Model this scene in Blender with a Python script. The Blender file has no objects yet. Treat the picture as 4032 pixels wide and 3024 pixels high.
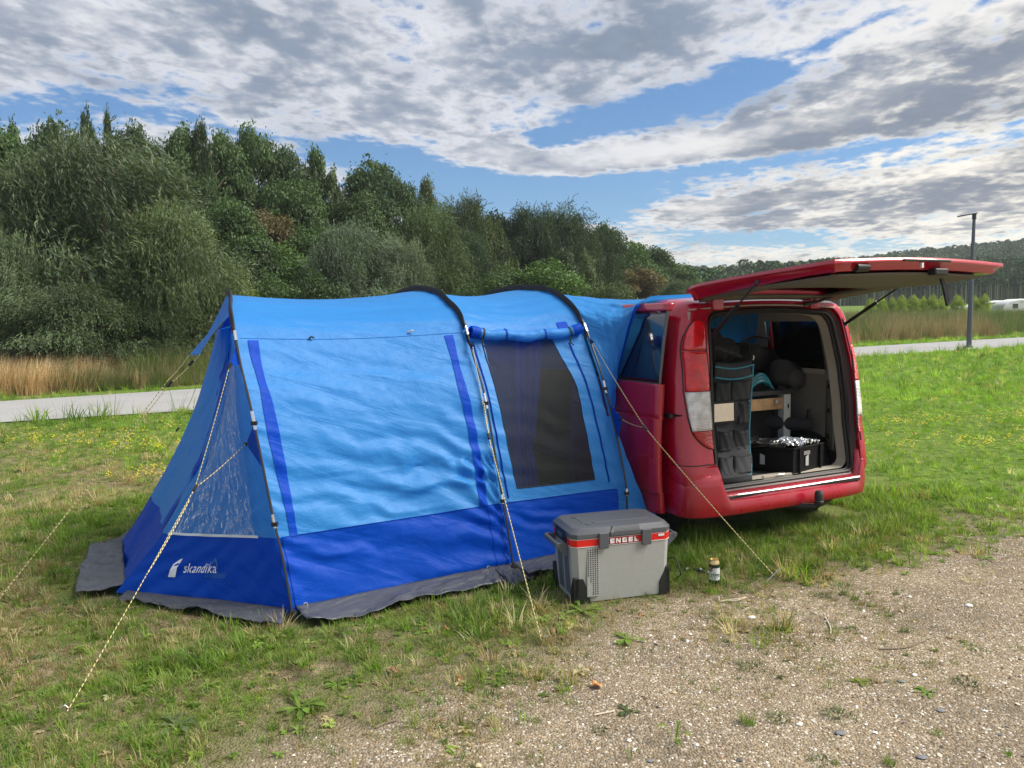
import bpy, math, random
import numpy as np
from mathutils import Vector, Matrix
random.seed(7); rng = np.random.default_rng(7)
scn = bpy.context.scene
col = scn.collection

# ------------------------------------------------------------------ camera
F_PX, CX, CY, CAM_H = 3028.0, 2016.0, 1512.0, 1.67
PITCH = math.atan((CY - 1252.0) / F_PX); ROLL = math.radians(1.0)
_f = Vector((0, math.cos(PITCH), -math.sin(PITCH))); _u = Vector((0, math.sin(PITCH), math.cos(PITCH))); _r = Vector((1, 0, 0))
_r2 = _r * math.cos(ROLL) - _u * math.sin(ROLL); _u2 = _u * math.cos(ROLL) + _r * math.sin(ROLL)
cam_d = bpy.data.cameras.new('camera'); cam = bpy.data.objects.new('camera', cam_d); col.objects.link(cam)
cam_d.sensor_width = 36.0; cam_d.lens = 36.0 * F_PX / 4032.0; cam_d.clip_end = 9000; cam_d.clip_start = 0.05
M = Matrix((_r2, _u2, -_f)).transposed().to_4x4(); M.translation = (0, 0, CAM_H); cam.matrix_world = M
scn.camera = cam

def ray(x, y):
    return _r2 * ((x - CX) / F_PX) + _u2 * (-(y - CY) / F_PX) + _f
def at(x, y, Y):                 # survey helper: point at distance Y seen in direction of photo pixel
    d = ray(x, y); p = Vector((0, 0, CAM_H)) + d * (Y / d.y); return (p.x, p.y, p.z)
def ground_at(x, y, z=0.0):
    d = ray(x, y); p = Vector((0, 0, CAM_H)) + d * ((z - CAM_H) / d.z); return (p.x, p.y, p.z)

# ------------------------------------------------------------------ render look
scn.view_settings.view_transform = 'Standard'; scn.view_settings.look = 'None'
scn.view_settings.gamma = 1.0; scn.view_settings.use_curve_mapping = False
scn.view_settings.exposure = 2.15
scn.cycles.max_bounces = 7; scn.cycles.transparent_max_bounces = 24
scn.cycles.diffuse_bounces = 3; scn.cycles.glossy_bounces = 3; scn.cycles.transmission_bounces = 4
scn.cycles.caustics_reflective = False; scn.cycles.caustics_refractive = False

# ------------------------------------------------------------------ node expression helper
class X:
    def __init__(s, nt, sock): s.nt, s.s = nt, sock
    def _m(s, op, *o, clamp=False):
        n = s.nt.nodes.new('ShaderNodeMath'); n.operation = op; n.use_clamp = clamp
        for i, v in enumerate((s,) + o):
            if isinstance(v, X): s.nt.links.new(v.s, n.inputs[i])
            else: n.inputs[i].default_value = v
        return X(s.nt, n.outputs[0])
    def __add__(s, o): return s._m('ADD', o)
    __radd__ = __add__
    def __sub__(s, o): return s._m('SUBTRACT', o)
    def __rsub__(s, o): return (s * -1.0) + o
    def __mul__(s, o): return s._m('MULTIPLY', o)
    __rmul__ = __mul__
    def __truediv__(s, o): return s._m('DIVIDE', o)
    def max(s, o): return s._m('MAXIMUM', o)
    def min(s, o): return s._m('MINIMUM', o)
    def clamp(s): return s._m('ADD', 0.0, clamp=True)
    def exp(s): return s._m('POWER', 1.0) if False else X_exp(s)
    def pow(s, p): return s._m('POWER', p)
    def abs(s): return s._m('ABSOLUTE')
    def frac(s): return s._m('FRACT')
    def sin(s): return s._m('SINE')
def X_exp(s): return s._m('EXPONENT')
def smooth(x, a, b):
    n = x.nt.nodes.new('ShaderNodeMapRange'); n.interpolation_type = 'SMOOTHSTEP'
    x.nt.links.new(x.s, n.inputs[0]); n.inputs[1].default_value = a; n.inputs[2].default_value = b
    return X(x.nt, n.outputs[0])
def sep(nt, sock):
    n = nt.nodes.new('ShaderNodeSeparateXYZ'); nt.links.new(sock, n.inputs[0]); return [X(nt, o) for o in n.outputs]
def comb(nt, x, y, z=0.0):
    n = nt.nodes.new('ShaderNodeCombineXYZ')
    for i, v in enumerate((x, y, z)):
        if isinstance(v, X): nt.links.new(v.s, n.inputs[i])
        else: n.inputs[i].default_value = v
    return n.outputs[0]
def noise(nt, vec, scale, detail=4, rough=0.5, dist=0.0, out=0):
    n = nt.nodes.new('ShaderNodeTexNoise'); n.inputs['Scale'].default_value = scale
    n.inputs['Detail'].default_value = detail; n.inputs['Roughness'].default_value = rough; n.inputs['Distortion'].default_value = dist
    if vec is not None: nt.links.new(vec, n.inputs['Vector'])
    return X(nt, n.outputs[out])
def mixc(nt, fac, a, b, mode='MIX'):
    n = nt.nodes.new('ShaderNodeMix'); n.data_type = 'RGBA'; n.blend_type = mode
    for i, v in ((0, fac), (6, a), (7, b)):
        if isinstance(v, X): nt.links.new(v.s, n.inputs[i])
        elif isinstance(v, bpy.types.NodeSocket): nt.links.new(v, n.inputs[i])
        elif i == 0: n.inputs[0].default_value = v
        else: n.inputs[i].default_value = (*v, 1) if len(v) == 3 else v
    return n.outputs[2]

# ------------------------------------------------------------------ world: evening sky with broken altocumulus
SUN_EL, SUN_AZ = math.radians(46), math.radians(94)      # azimuth measured from +Y towards +X
world = bpy.data.worlds.new('World'); scn.world = world; world.use_nodes = True
world.cycles.sampling_method = 'MANUAL'; world.cycles.sample_map_resolution = 512
nt = world.node_tree; nt.nodes.clear()
wout = nt.nodes.new('ShaderNodeOutputWorld'); bg = nt.nodes.new('ShaderNodeBackground'); nt.links.new(bg.outputs[0], wout.inputs[0])
bg.inputs['Strength'].default_value = 0.05
sky = nt.nodes.new('ShaderNodeTexSky'); sky.sky_type = 'NISHITA'; sky.sun_disc = False
sky.sun_elevation = SUN_EL; sky.sun_rotation = SUN_AZ; sky.air_density = 1.0; sky.dust_density = 0.6; sky.ozone_density = 2.0
tc = nt.nodes.new('ShaderNodeTexCoord')
dx, dy, dz = sep(nt, tc.outputs['Generated'])
zc = dz.max(0.0) + 0.06
ca, sa = math.cos(math.radians(9)), math.sin(math.radians(9))
along = (dx * sa + dy * ca) / zc
across = (dx * ca - dy * sa) / zc
v_str = comb(nt, across * 1.0, along * 0.33, 0.0)
v_iso = comb(nt, across, along * 0.75, 3.0)
# direction coordinates of the forward half (tangents), used for where the gaps and the heavy banks stand
yy = dy.max(0.05); TX = dx / yy; TZ = dz / yy
def blob(px, py, rx, ry, deg, amp):
    x0, z0 = (px - 2016) / 3028.0, (1252 - py) / 3028.0 + 0.0
    c, s = math.cos(math.radians(deg)), math.sin(math.radians(deg))
    a_ = ((TX - x0) * c + (TZ - z0) * s) / (rx / 3028.0); b_ = ((TZ - z0) * c - (TX - x0) * s) / (ry / 3028.0)
    return X_exp((a_ * a_ + b_ * b_) * -1.0) * amp
nA = noise(nt, v_str, 0.9, 6, 0.55, 0.25)
nB = noise(nt, v_iso, 5.2, 6, 0.56, 0.2)
nC = noise(nt, v_iso, 13.0, 4, 0.55, 0.1)
cov = nA * 0.50 + nB * 0.66 + nC * 0.50 - 0.215
gaps = None
for g in [(2640, 450, 430, 95, 9, .40), (2250, 560, 260, 45, 18, .22), (2880, 360, 160, 60, 20, .30), (480, 400, 430, 95, -4, .34), (1250, 560, 420, 40, -8, .16),
          (2050, 790, 560, 75, -10, .62), (2300, 790, 420, 60, 2, .4), (2700, 700, 500, 42, 5, .34), (3250, 640, 420, 26, 6, .22), (1750, 700, 420, 60, -14, .4), (3050, 962, 480, 42, -3, .34),
          (3850, 30, 130, 60, 25, .25), (3300, 200, 300, 14, 24, .14), (3000, 860, 300, 10, 8, .2), (1500, 640, 200, 30, -10, .2), (60, 430, 200, 25, 0, .2)]:
    b = blob(*g); gaps = b if gaps is None else gaps + b
fill = None
for g in [(300, 120, 900, 200, 0, .14), (2050, 230, 700, 220, 0, .16), (3500, 420, 700, 110, 15, .16), (3600, 760, 620, 60, 8, .22), (3150, 900, 560, 26, 6, .30), (2900, 830, 420, 30, 9, .22), (1000, 430, 600, 120, 0, .06), (2350, 640, 700, 48, 3, .46), (2900, 560, 420, 40, 12, .30), (3250, 560, 500, 50, 12, .2), (2750, 860, 500, 60, 8, .3), (2000, 600, 300, 50, -20, .25), (3700, 930, 500, 22, 3, .15), (2800, 1010, 500, 26, 4, .1), (3500, 120, 700, 120, 15, .1)]:
    b = blob(*g); fill = b if fill is None else fill + b
cov = cov - gaps * 0.80 + fill * 0.75 + 0.03
alpha = smooth(cov, 0.465, 0.665)
dark = None
for g in [(2150, 250, 700, 210, -6, .42), (2500, 120, 500, 160, 10, .30), (300, 90, 900, 150, 0, .22), (3300, 580, 700, 48, 9, .50), (3750, 420, 520, 90, 14, .55), (3500, 800, 700, 46, 7, .55), (3150, 915, 620, 22, 6, .65), (3800, 830, 420, 50, 3, .4),
          (2600, 560, 300, 30, 8, .2), (2850, 480, 420, 30, 12, .1), (3350, 330, 520, 46, 17, .30), (2650, 1010, 300, 14, 3, .3), (3900, 250, 400, 60, 12, .3), (1300, 200, 500, 120, -10, .12)]:
    b = blob(*g); dark = b if dark is None else dark + b
lite = None
for g in [(2300, 620, 420, 60, 0, .40), (2700, 600, 520, 40, 8, .35), (3350, 200, 600, 50, 20, .32), (3900, 90, 420, 60, 10, .5), (3700, 620, 500, 30, 9, .7), (2300, 900, 260, 50, 8, .35), (3500, 1000, 900, 50, 0, .45), (2100, 480, 300, 30, 15, .3), (1200, 450, 700, 60, 0, .14), (2750, 720, 400, 20, 8, .2), (3800, 700, 300, 24, 8, .4)]:
    b = blob(*g); lite = b if lite is None else lite + b
nT = noise(nt, v_str, 1.9, 4, 0.5, 0.3)
nT2 = noise(nt, v_iso, 3.0, 4, 0.5, 0.3)
thick = smooth(cov, 0.53, 0.84) * 0.55 + (nT - 0.5) * 1.5 + (nT2 - 0.5) * 1.5 + (nB - 0.5) * 1.45 + (nC - 0.5) * 0.95 + dark * 0.72 - lite * 1.1 + 0.13
thick = smooth(thick, -0.12, 1.28)
warm = smooth(TX * 0.9 - TZ * 1.4, -0.35, 0.45)
c_lit = mixc(nt, warm, (3.5, 3.6, 3.85), (5.1, 4.8, 4.15))
c_drk = mixc(nt, warm, (1.05, 1.32, 1.78), (.92, 1.07, 1.36))
shade_n = (nC * 0.5 + nB * 0.5 + 0.5).max(0.5)
c_drk = mixc(nt, 1.0, c_drk, comb(nt, shade_n, shade_n, shade_n), 'MULTIPLY')
cloud = mixc(nt, thick, c_lit, c_drk)
# open sky: pull the physical sky towards the deep evening blue of the photograph
skyc = mixc(nt, 1.0, sky.outputs[0], (0.33, 0.475, 0.60), 'MULTIPLY')
low = smooth(TZ, 0.12, 0.0)
final = mixc(nt, alpha, skyc, cloud)
glow = smooth(TZ, .10, .0) * smooth(TX, -.15, .35) * .8
final = mixc(nt, glow, final, (4.6, 4.1, 3.25))
final = mixc(nt, smooth(TZ, .12, .0) * (1.0 - smooth(TX, -.15, .35)) * .4, final, (2.65, 3.0, 3.5))
final = mixc(nt, smooth(dz, -0.02, 0.0), (1.2, 1.3, 0.9), final)
nt.links.new(final, bg.inputs['Color'])

sd = bpy.data.lights.new('sun', 'SUN'); sun = bpy.data.objects.new('sun', sd); col.objects.link(sun)
sd.energy = 1.5; sd.angle = math.radians(36); sd.color = (1.0, 0.93, 0.82)
sdir = Vector((math.sin(SUN_AZ) * math.cos(SUN_EL), math.cos(SUN_AZ) * math.cos(SUN_EL), math.sin(SUN_EL)))
sun.rotation_euler = sdir.to_track_quat('Z', 'Y').to_euler()

# ------------------------------------------------------------------ object helpers
def tag(o, label=None, cat=None, group=None, kind=None):
    if label: o['label'] = label
    if cat: o['category'] = cat
    if group: o['group'] = group
    if kind: o['kind'] = kind
    return o
def empty(name, loc=(0, 0, 0), rz=0.0):
    o = bpy.data.objects.new(name, None); col.objects.link(o); o.location = loc; o.rotation_euler = (0, 0, rz)
    o.empty_display_size = 0.1
    return o
def mesh_from(name, V, Fc, mats=None, smooth=True, uv=None, fcol=None, fmat=None):
    me = bpy.data.meshes.new(name)
    V = np.asarray(V, dtype=np.float32)
    if isinstance(Fc, np.ndarray):
        k = Fc.shape[1]; me.vertices.add(len(V)); me.vertices.foreach_set('co', V.ravel())
        me.loops.add(Fc.size); me.loops.foreach_set('vertex_index', Fc.ravel().astype(np.int32))
        me.polygons.add(len(Fc)); me.polygons.foreach_set('loop_start', np.arange(0, Fc.size, k, dtype=np.int32))
        me.polygons.foreach_set('loop_total', np.full(len(Fc), k, dtype=np.int32))
        me.update(calc_edges=True)
    else:
        me.from_pydata([tuple(map(float, v)) for v in V], [], Fc); me.update()
    if mats:
        for m in (mats if isinstance(mats, (list, tuple)) else [mats]): me.materials.append(m)
    if fmat is not None: me.polygons.foreach_set('material_index', np.asarray(fmat, dtype=np.int32))
    if smooth: me.polygons.foreach_set('use_smooth', np.ones(len(me.polygons), dtype=bool))
    if uv is not None:
        l = me.uv_layers.new(name='UVMap'); idx = np.empty(len(me.loops), dtype=np.int32); me.loops.foreach_get('vertex_index', idx)
        l.data.foreach_set('uv', np.asarray(uv, dtype=np.float32)[idx].ravel())
    if fcol is not None:      # per vertex colour
        a = me.color_attributes.new('col', 'FLOAT_COLOR', 'POINT'); c = np.ones((len(V), 4), dtype=np.float32); c[:, :3] = fcol
        a.data.foreach_set('color', c.ravel())
    return me
def link(name, me, parent=None, loc=None):
    o = bpy.data.objects.new(name, me); col.objects.link(o)
    if parent is not None: o.parent = parent
    if loc is not None: o.location = loc
    return o
class MB:
    """collects boxes, tubes, grids ... and builds ONE mesh object"""
    def __init__(s): s.V = []; s.F = []; s.U = []
    def add(s, V, F, U=None):
        b = len(s.V); s.V += [tuple(v) for v in V]; s.F += [tuple(b + i for i in f) for f in F]
        s.U += [tuple(u) for u in U] if U is not None else [(v[0], v[2]) for v in V]
        return s
    def box(s, lo, hi, rot=None, piv=(0, 0, 0)):
        (x0, y0, z0), (x1, y1, z1) = lo, hi
        V = [Vector(p) for p in [(x0, y0, z0), (x1, y0, z0), (x1, y1, z0), (x0, y1, z0), (x0, y0, z1), (x1, y0, z1), (x1, y1, z1), (x0, y1, z1)]]
        if rot is not None: V = [rot @ (v - Vector(piv)) + Vector(piv) for v in V]
        return s.add(V, [(0, 3, 2, 1), (4, 5, 6, 7), (0, 1, 5, 4), (1, 2, 6, 5), (2, 3, 7, 6), (3, 0, 4, 7)])
    def tube(s, pts, r, n=8, cap=True, flat=None):
        pts = [Vector(p) for p in pts]; V = []; U = []; L = 0.0; prev = None
        for i, p in enumerate(pts):
            t = (pts[min(i + 1, len(pts) - 1)] - pts[max(i - 1, 0)]).normalized()
            if prev is None: x = t.orthogonal().normalized()
            else: x = (prev - t * prev.dot(t)).normalized()
            prev = x; y = t.cross(x); rr = r[i] if isinstance(r, (list, tuple)) else r
            if i: L += (p - pts[i - 1]).length
            for k in range(n):
                a_ = 2 * math.pi * k / n; V.append(p + (x * math.cos(a_) + y * math.sin(a_)) * rr); U.append((k / n, L))
        F = [(i * n + k, i * n + (k + 1) % n, (i + 1) * n + (k + 1) % n, (i + 1) * n + k) for i in range(len(pts) - 1) for k in range(n)]
        if cap: F += [tuple(range(n - 1, -1, -1)), tuple((len(pts) - 1) * n + k for k in range(n))]
        return s.add(V, F, U)
    def grid(s, P, U=None, flip=False, close=False):
        P = np.asarray(P, float); h, w = P.shape[:2]; V = P.reshape(-1, 3)
        F = []
        for i in range(h - 1):
            for j in range(w - 1 + (1 if close else 0)):
                j2 = (j + 1) % w
                f = (i * w + j, i * w + j2, (i + 1) * w + j2, (i + 1) * w + j)
                F.append(f[::-1] if flip else f)
        return s.add(V, F, None if U is None else np.asarray(U).reshape(-1, 2))
    def prism(s, poly, axis_vec, base=None):
        """polygon (3-D points) pushed along axis_vec"""
        n = len(poly); a = [Vector(p) for p in poly]; b = [p + Vector(axis_vec) for p in a]
        return s.add(a + b, [tuple(range(n - 1, -1, -1)), tuple(range(n, 2 * n))] + [(i, (i + 1) % n, n + (i + 1) % n, n + i) for i in range(n)])
    def lathe(s, prof, c=(0, 0, 0), n=24, U=True):
        V = []; UU = []
        for (r, z) in prof:
            for k in range(n + 1):
                a_ = 2 * math.pi * k / n; V.append((c[0] + r * math.cos(a_), c[1] + r * math.sin(a_), c[2] + z)); UU.append((k / n, z))
        F = [(i * (n + 1) + k, i * (n + 1) + k + 1, (i + 1) * (n + 1) + k + 1, (i + 1) * (n + 1) + k) for i in range(len(prof) - 1) for k in range(n)]
        return s.add(V, F, UU)
    def build(s, name, mat, parent=None, smooth=False, bevel=0.0, seg=2, solid=0.0, offset=(0, 0, 0)):
        V = np.array([tuple(v) for v in s.V], float) - np.array(offset)
        me = mesh_from(name, V, s.F, mat, smooth, uv=np.array(s.U))
        o = link(name, me, parent)
        if solid:
            m = o.modifiers.new('solid', 'SOLIDIFY'); m.thickness = solid; m.offset = 0
        if bevel:
            m = o.modifiers.new('bevel', 'BEVEL'); m.width = bevel; m.segments = seg; m.limit_method = 'ANGLE'; m.angle_limit = math.radians(35)
            if not smooth: me.polygons.foreach_set('use_smooth', np.ones(len(me.polygons), dtype=bool))
            m.harden_normals = True
        elif smooth:
            try: me.set_sharp_from_angle(angle=math.radians(40))
            except Exception: pass
        return o
def text_mesh(txt, size, mat_from=None, extrude=0.0, bold=0.0, spacing=1.0):
    c = bpy.data.curves.new('t', 'FONT'); c.body = txt; c.size = size; c.extrude = extrude; c.offset = bold; c.space_character = spacing
    o = bpy.data.objects.new('t', c); col.objects.link(o)
    dg = bpy.context.evaluated_depsgraph_get(); me = bpy.data.meshes.new_from_object(o.evaluated_get(dg))
    col.objects.unlink(o); bpy.data.objects.remove(o)
    me.materials.clear(); return me

# ------------------------------------------------------------------ materials
def mat(name, base=(.5, .5, .5), rough=.5, metal=0.0, coat=0.0, spec=0.5, trans=0.0, alpha=1.0, sheen=0.0, noise_amp=0.0, noise_scale=20, bump=0.0, bump_scale=60, emit=None):
    m = bpy.data.materials.new(name); m.use_nodes = True; nt = m.node_tree; b = nt.nodes['Principled BSDF']
    b.inputs['Base Color'].default_value = (*base, 1); b.inputs['Roughness'].default_value = rough; b.inputs['Metallic'].default_value = metal
    b.inputs['Coat Weight'].default_value = coat; b.inputs['Coat Roughness'].default_value = .08; b.inputs['Specular IOR Level'].default_value = spec
    b.inputs['Transmission Weight'].default_value = trans; b.inputs['Alpha'].default_value = alpha; b.inputs['Sheen Weight'].default_value = sheen
    tcn = nt.nodes.new('ShaderNodeTexCoord')
    if noise_amp:
        f = noise(nt, tcn.outputs['Object'], noise_scale, 5, .6)
        lo = tuple(max(0, c * (1 - noise_amp)) for c in base); hi = tuple(min(1, c * (1 + noise_amp)) for c in base)
        nt.links.new(mixc(nt, smooth(f, .3, .7), lo, hi), b.inputs['Base Color'])
        nt.links.new((f * .25 + rough - .12).s, b.inputs['Roughness'])
    if bump:
        f = noise(nt, tcn.outputs['Object'], bump_scale, 4, .6); bn = nt.nodes.new('ShaderNodeBump')
        bn.inputs['Distance'].default_value = bump; bn.inputs['Strength'].default_value = 1.0; nt.links.new(f.s, bn.inputs['Height']); nt.links.new(bn.outputs[0], b.inputs['Normal'])
    if emit: b.inputs['Emission Color'].default_value = (*emit, 1); b.inputs['Emission Strength'].default_value = 1
    return m
def leaf_mat(name, base, trans=0.35, rough=.55, attr='GEOMETRY', var=.25, aname='col', spec=.3):
    m = bpy.data.materials.new(name); m.use_nodes = True; nt = m.node_tree; b = nt.nodes['Principled BSDF']; out = nt.nodes['Material Output']
    at_ = nt.nodes.new('ShaderNodeAttribute'); at_.attribute_name = aname; at_.attribute_type = attr
    oi = nt.nodes.new('ShaderNodeObjectInfo')
    c = mixc(nt, 1.0, base, at_.outputs['Color'], 'MULTIPLY')
    c = mixc(nt, 1.0, c, oi.outputs['Color'], 'MULTIPLY')
    nt.links.new(c, b.inputs['Base Color']); b.inputs['Roughness'].default_value = rough; b.inputs['Specular IOR Level'].default_value = spec
    t = nt.nodes.new('ShaderNodeBsdfTranslucent'); nt.links.new(mixc(nt, 1.0, c, (1.25, 1.3, .6), 'MULTIPLY'), t.inputs[0])
    mx = nt.nodes.new('ShaderNodeMixShader'); mx.inputs[0].default_value = trans
    nt.links.new(b.outputs[0], mx.inputs[1]); nt.links.new(t.outputs[0], mx.inputs[2]); nt.links.new(mx.outputs[0], out.inputs[0])
    return m

# ------------------------------------------------------------------ scatter by geometry nodes (only for uncountable stuff)
def scatter(name, pts, rot, scl, idx, colr, sources, label=None, cat=None, parent=None):
    me = bpy.data.meshes.new(name); me.vertices.add(len(pts)); me.vertices.foreach_set('co', np.asarray(pts, np.float32).ravel())
    def attr(n, t, arr, key):
        a = me.attributes.new(n, t, 'POINT'); a.data.foreach_set(key, np.ascontiguousarray(arr).ravel())
    attr('rot', 'FLOAT_VECTOR', np.asarray(rot, np.float32), 'vector'); attr('scl', 'FLOAT', np.asarray(scl, np.float32), 'value')
    attr('idx', 'INT', np.asarray(idx, np.int32), 'value')
    c4 = np.ones((len(pts), 4), np.float32); c4[:, :3] = colr; attr('tint', 'FLOAT_COLOR', c4, 'color')
    o = link(name, me, parent)
    g = bpy.data.node_groups.new(name, 'GeometryNodeTree')
    g.interface.new_socket('Geometry', in_out='INPUT', socket_type='NodeSocketGeometry'); g.interface.new_socket('Geometry', in_out='OUTPUT', socket_type='NodeSocketGeometry')
    N, L = g.nodes, g.links
    gi, go = N.new('NodeGroupInput'), N.new('NodeGroupOutput')
    iop = N.new('GeometryNodeInstanceOnPoints'); iop.inputs['Pick Instance'].default_value = True
    L.new(gi.outputs[0], iop.inputs['Points'])
    jn = N.new('GeometryNodeJoinGeometry')
    for sme in reversed(sources):
        so = bpy.data.objects.new(sme.name + '_source', sme)
        oi = N.new('GeometryNodeObjectInfo'); oi.inputs['Object'].default_value = so; oi.inputs['As Instance'].default_value = True
        L.new(oi.outputs['Geometry'], jn.inputs[0])
    L.new(jn.outputs[0], iop.inputs['Instance'])
    def na(n, t):
        a = N.new('GeometryNodeInputNamedAttribute'); a.data_type = t; a.inputs[0].default_value = n; return a.outputs[0]
    L.new(na('idx', 'INT'), iop.inputs['Instance Index']); L.new(na('scl', 'FLOAT'), iop.inputs['Scale'])
    e2r = N.new('FunctionNodeEulerToRotation'); L.new(na('rot', 'FLOAT_VECTOR'), e2r.inputs[0]); L.new(e2r.outputs[0], iop.inputs['Rotation'])
    L.new(iop.outputs[0], go.inputs[0])
    md = o.modifiers.new('scatter', 'NODES'); md.node_group = g
    return tag(o, label, cat, kind='stuff')

# ------------------------------------------------------------------ terrain
def road_near(x): return np.interp(x, [-40, -8.66, -7.58, -6.09, 13.04, 18.86, 22.83, 90], [2.2, 13.3, 13.95, 14.6, 28.63, 31.9, 34.23, 77])
def road_far(x): return np.interp(x, [-40, -11.33, -9.89, -7.96, 16.48, 24.78, 30.16, 90], [-1, 17.11, 18.1, 19.5, 36.4, 41.86, 45.25, 84])
def sstep(t): t = np.clip(t, 0, 1); return t * t * (3 - 2 * t)
def hill_h(x, y):
    x = np.asarray(x, float); y = np.asarray(y, float)
    r = (y - road_far(x)) * .83
    left = sstep((r - 9) / 34) * np.interp(x, [-60, -20, 0, 12, 24], [6.5, 5.5, 3.6, 1.4, 0]) * sstep((200 - y) / 60)
    ratio = x / np.maximum(y, 1)
    far = np.interp(ratio, [-.4, .18, .226, .30, .34, .476, .544, .666, .9], [4, 6, 8.8, 9.2, 9.4, 13.2, 16, 19.2, 24]) * sstep((y - 215) / 150)
    mid = 3.0 * sstep((y - 95) / 75)
    return left + far + mid
def gravel_d(x, y):            # >0 on the grass side, metres
    return (y - np.interp(x, [-3, -.7, .0, .9, 1.7, 2.6, 3.85, 6, 9], [1.35, 2.62, 3.05, 3.95, 4.30, 4.72, 5.55, 7.2, 9.5])) / 1.19

def vnoise(x, y, s, seed=0):   # smooth value noise for numpy
    x = np.asarray(x) / s + seed * 17.3; y = np.asarray(y) / s + seed * 9.1
    xi, yi = np.floor(x), np.floor(y); fx, fy = x - xi, y - yi; fx = fx * fx * (3 - 2 * fx); fy = fy * fy * (3 - 2 * fy)
    def h(a, b): v = np.sin(a * 127.1 + b * 311.7 + seed * 74.7) * 43758.5453; return v - np.floor(v)
    return (h(xi, yi) * (1 - fx) + h(xi + 1, yi) * fx) * (1 - fy) + (h(xi, yi + 1) * (1 - fx) + h(xi + 1, yi + 1) * fx) * fy
def fnoise(x, y, s, seed=0): return (vnoise(x, y, s, seed) * .55 + vnoise(x, y, s / 2.1, seed + 1) * .28 + vnoise(x, y, s / 4.3, seed + 2) * .17)

# --- ground sheet material
def ground_material():
    m = bpy.data.materials.new('soil grass and gravel'); m.use_nodes = True; nt = m.node_tree; b = nt.nodes['Principled BSDF']
    geo = nt.nodes.new('ShaderNodeNewGeometry'); pos = geo.outputs['Position']; px, py, pz = sep(nt, pos)
    nz = noise(nt, pos, .9, 5, .6); nf = noise(nt, pos, 7, 5, .65); nff = noise(nt, pos, 45, 4, .7)
    # distance to the gravel edge, piecewise straight line
    cur = nt.nodes.new('ShaderNodeFloatCurve'); cm = cur.mapping; cu = cm.curves[0]
    xs = [-3, -.7, .0, .9, 1.7, 2.6, 3.85, 6, 9]; ys = [1.35, 2.62, 3.05, 3.95, 4.30, 4.72, 5.55, 7.2, 9.5]
    cu.points[0].location = (0, ys[0] / 10); cu.points[1].location = (1, ys[-1] / 10)
    for x_, y_ in zip(xs[1:-1], ys[1:-1]): cu.points.new((x_ + 3) / 12, y_ / 10)
    for p_ in cu.points: p_.handle_type = 'VECTOR'
    cm.update()
    nt.links.new(((px + 3.0) / 12.0).clamp().s, cur.inputs['Value'])
    d = py - X(nt, cur.outputs[0]) * 10.0 + (nz - .5) * 1.6 + (nf - .5) * .5
    straw = mixc(nt, smooth(nff, .3, .7), (.19, .155, .085), (.38, .31, .19))
    soil = mixc(nt, smooth(nf, .35, .7), (.10, .08, .05), straw)
    moss = mixc(nt, smooth(nff, .3, .7), (.08, .11, .022), (.16, .20, .045))
    nm = noise(nt, pos, 2.3, 5, .6)
    near = mixc(nt, smooth(nm, .38, .60), soil, moss)
    lush = mixc(nt, smooth(nf, .3, .75), (.08, .14, .02), (.17, .25, .05))
    dist = smooth(py + px * .5, 5.5, 10.0)
    grass = mixc(nt, dist, near, lush)
    patch = noise(nt, pos, .35, 4, .6)
    grass = mixc(nt, smooth(patch, .5, .68) * (1.0 - smooth(px, 1, 6)) * .75, grass, (.26, .22, .11))
    # gravel: fine stones of several colours
    vo = nt.nodes.new('ShaderNodeTexVoronoi'); vo.inputs['Scale'].default_value = 95; nt.links.new(pos, vo.inputs['Vector'])
    vr = nt.nodes.new('ShaderNodeValToRGB'); nt.links.new(sep(nt, vo.outputs['Color'])[0].s, vr.inputs[0])
    cr = vr.color_ramp; cr.interpolation = 'CONSTANT'
    cr.elements[0].position = 0; cr.elements[0].color = (.15, .12, .085, 1); cr.elements[1].position = .35; cr.elements[1].color = (.26, .205, .14, 1)
    for p_, c_ in ((.58, (.34, .275, .19, 1)), (.76, (.23, .205, .18, 1)), (.86, (.50, .45, .37, 1)), (.95, (.72, .68, .6, 1))):
        e = cr.elements.new(p_); e.color = c_
    sand = mixc(nt, smooth(noise(nt, pos, 1.3, 4, .6), .35, .65), (.24, .19, .13), (.40, .315, .205))
    grav = mixc(nt, .62, sand, vr.outputs[0])
    soild = mixc(nt, smooth(noise(nt, pos, 3.1, 5, .65), .52, .68) * .6, grav, (.16, .135, .095))
    mid = mixc(nt, smooth(d, .1, .75), soild, mixc(nt, smooth(nff, .35, .65), (.12, .10, .06), (.22, .19, .11)))
    full = mixc(nt, smooth(d, .35, 1.1), mid, grass)
    nt.links.new(full, b.inputs['Base Color']); b.inputs['Roughness'].default_value = .95; b.inputs['Specular IOR Level'].default_value = .15
    bn = nt.nodes.new('ShaderNodeBump'); bn.inputs['Distance'].default_value = .012; bn.inputs['Strength'].default_value = .9
    hh = nff * .6 + nf * 1.2 + X(nt, vo.outputs['Distance']) * -.8
    nt.links.new(hh.s, bn.inputs['Height']); nt.links.new(bn.outputs[0], b.inputs['Normal'])
    return m
M_ground = ground_material()
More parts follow.
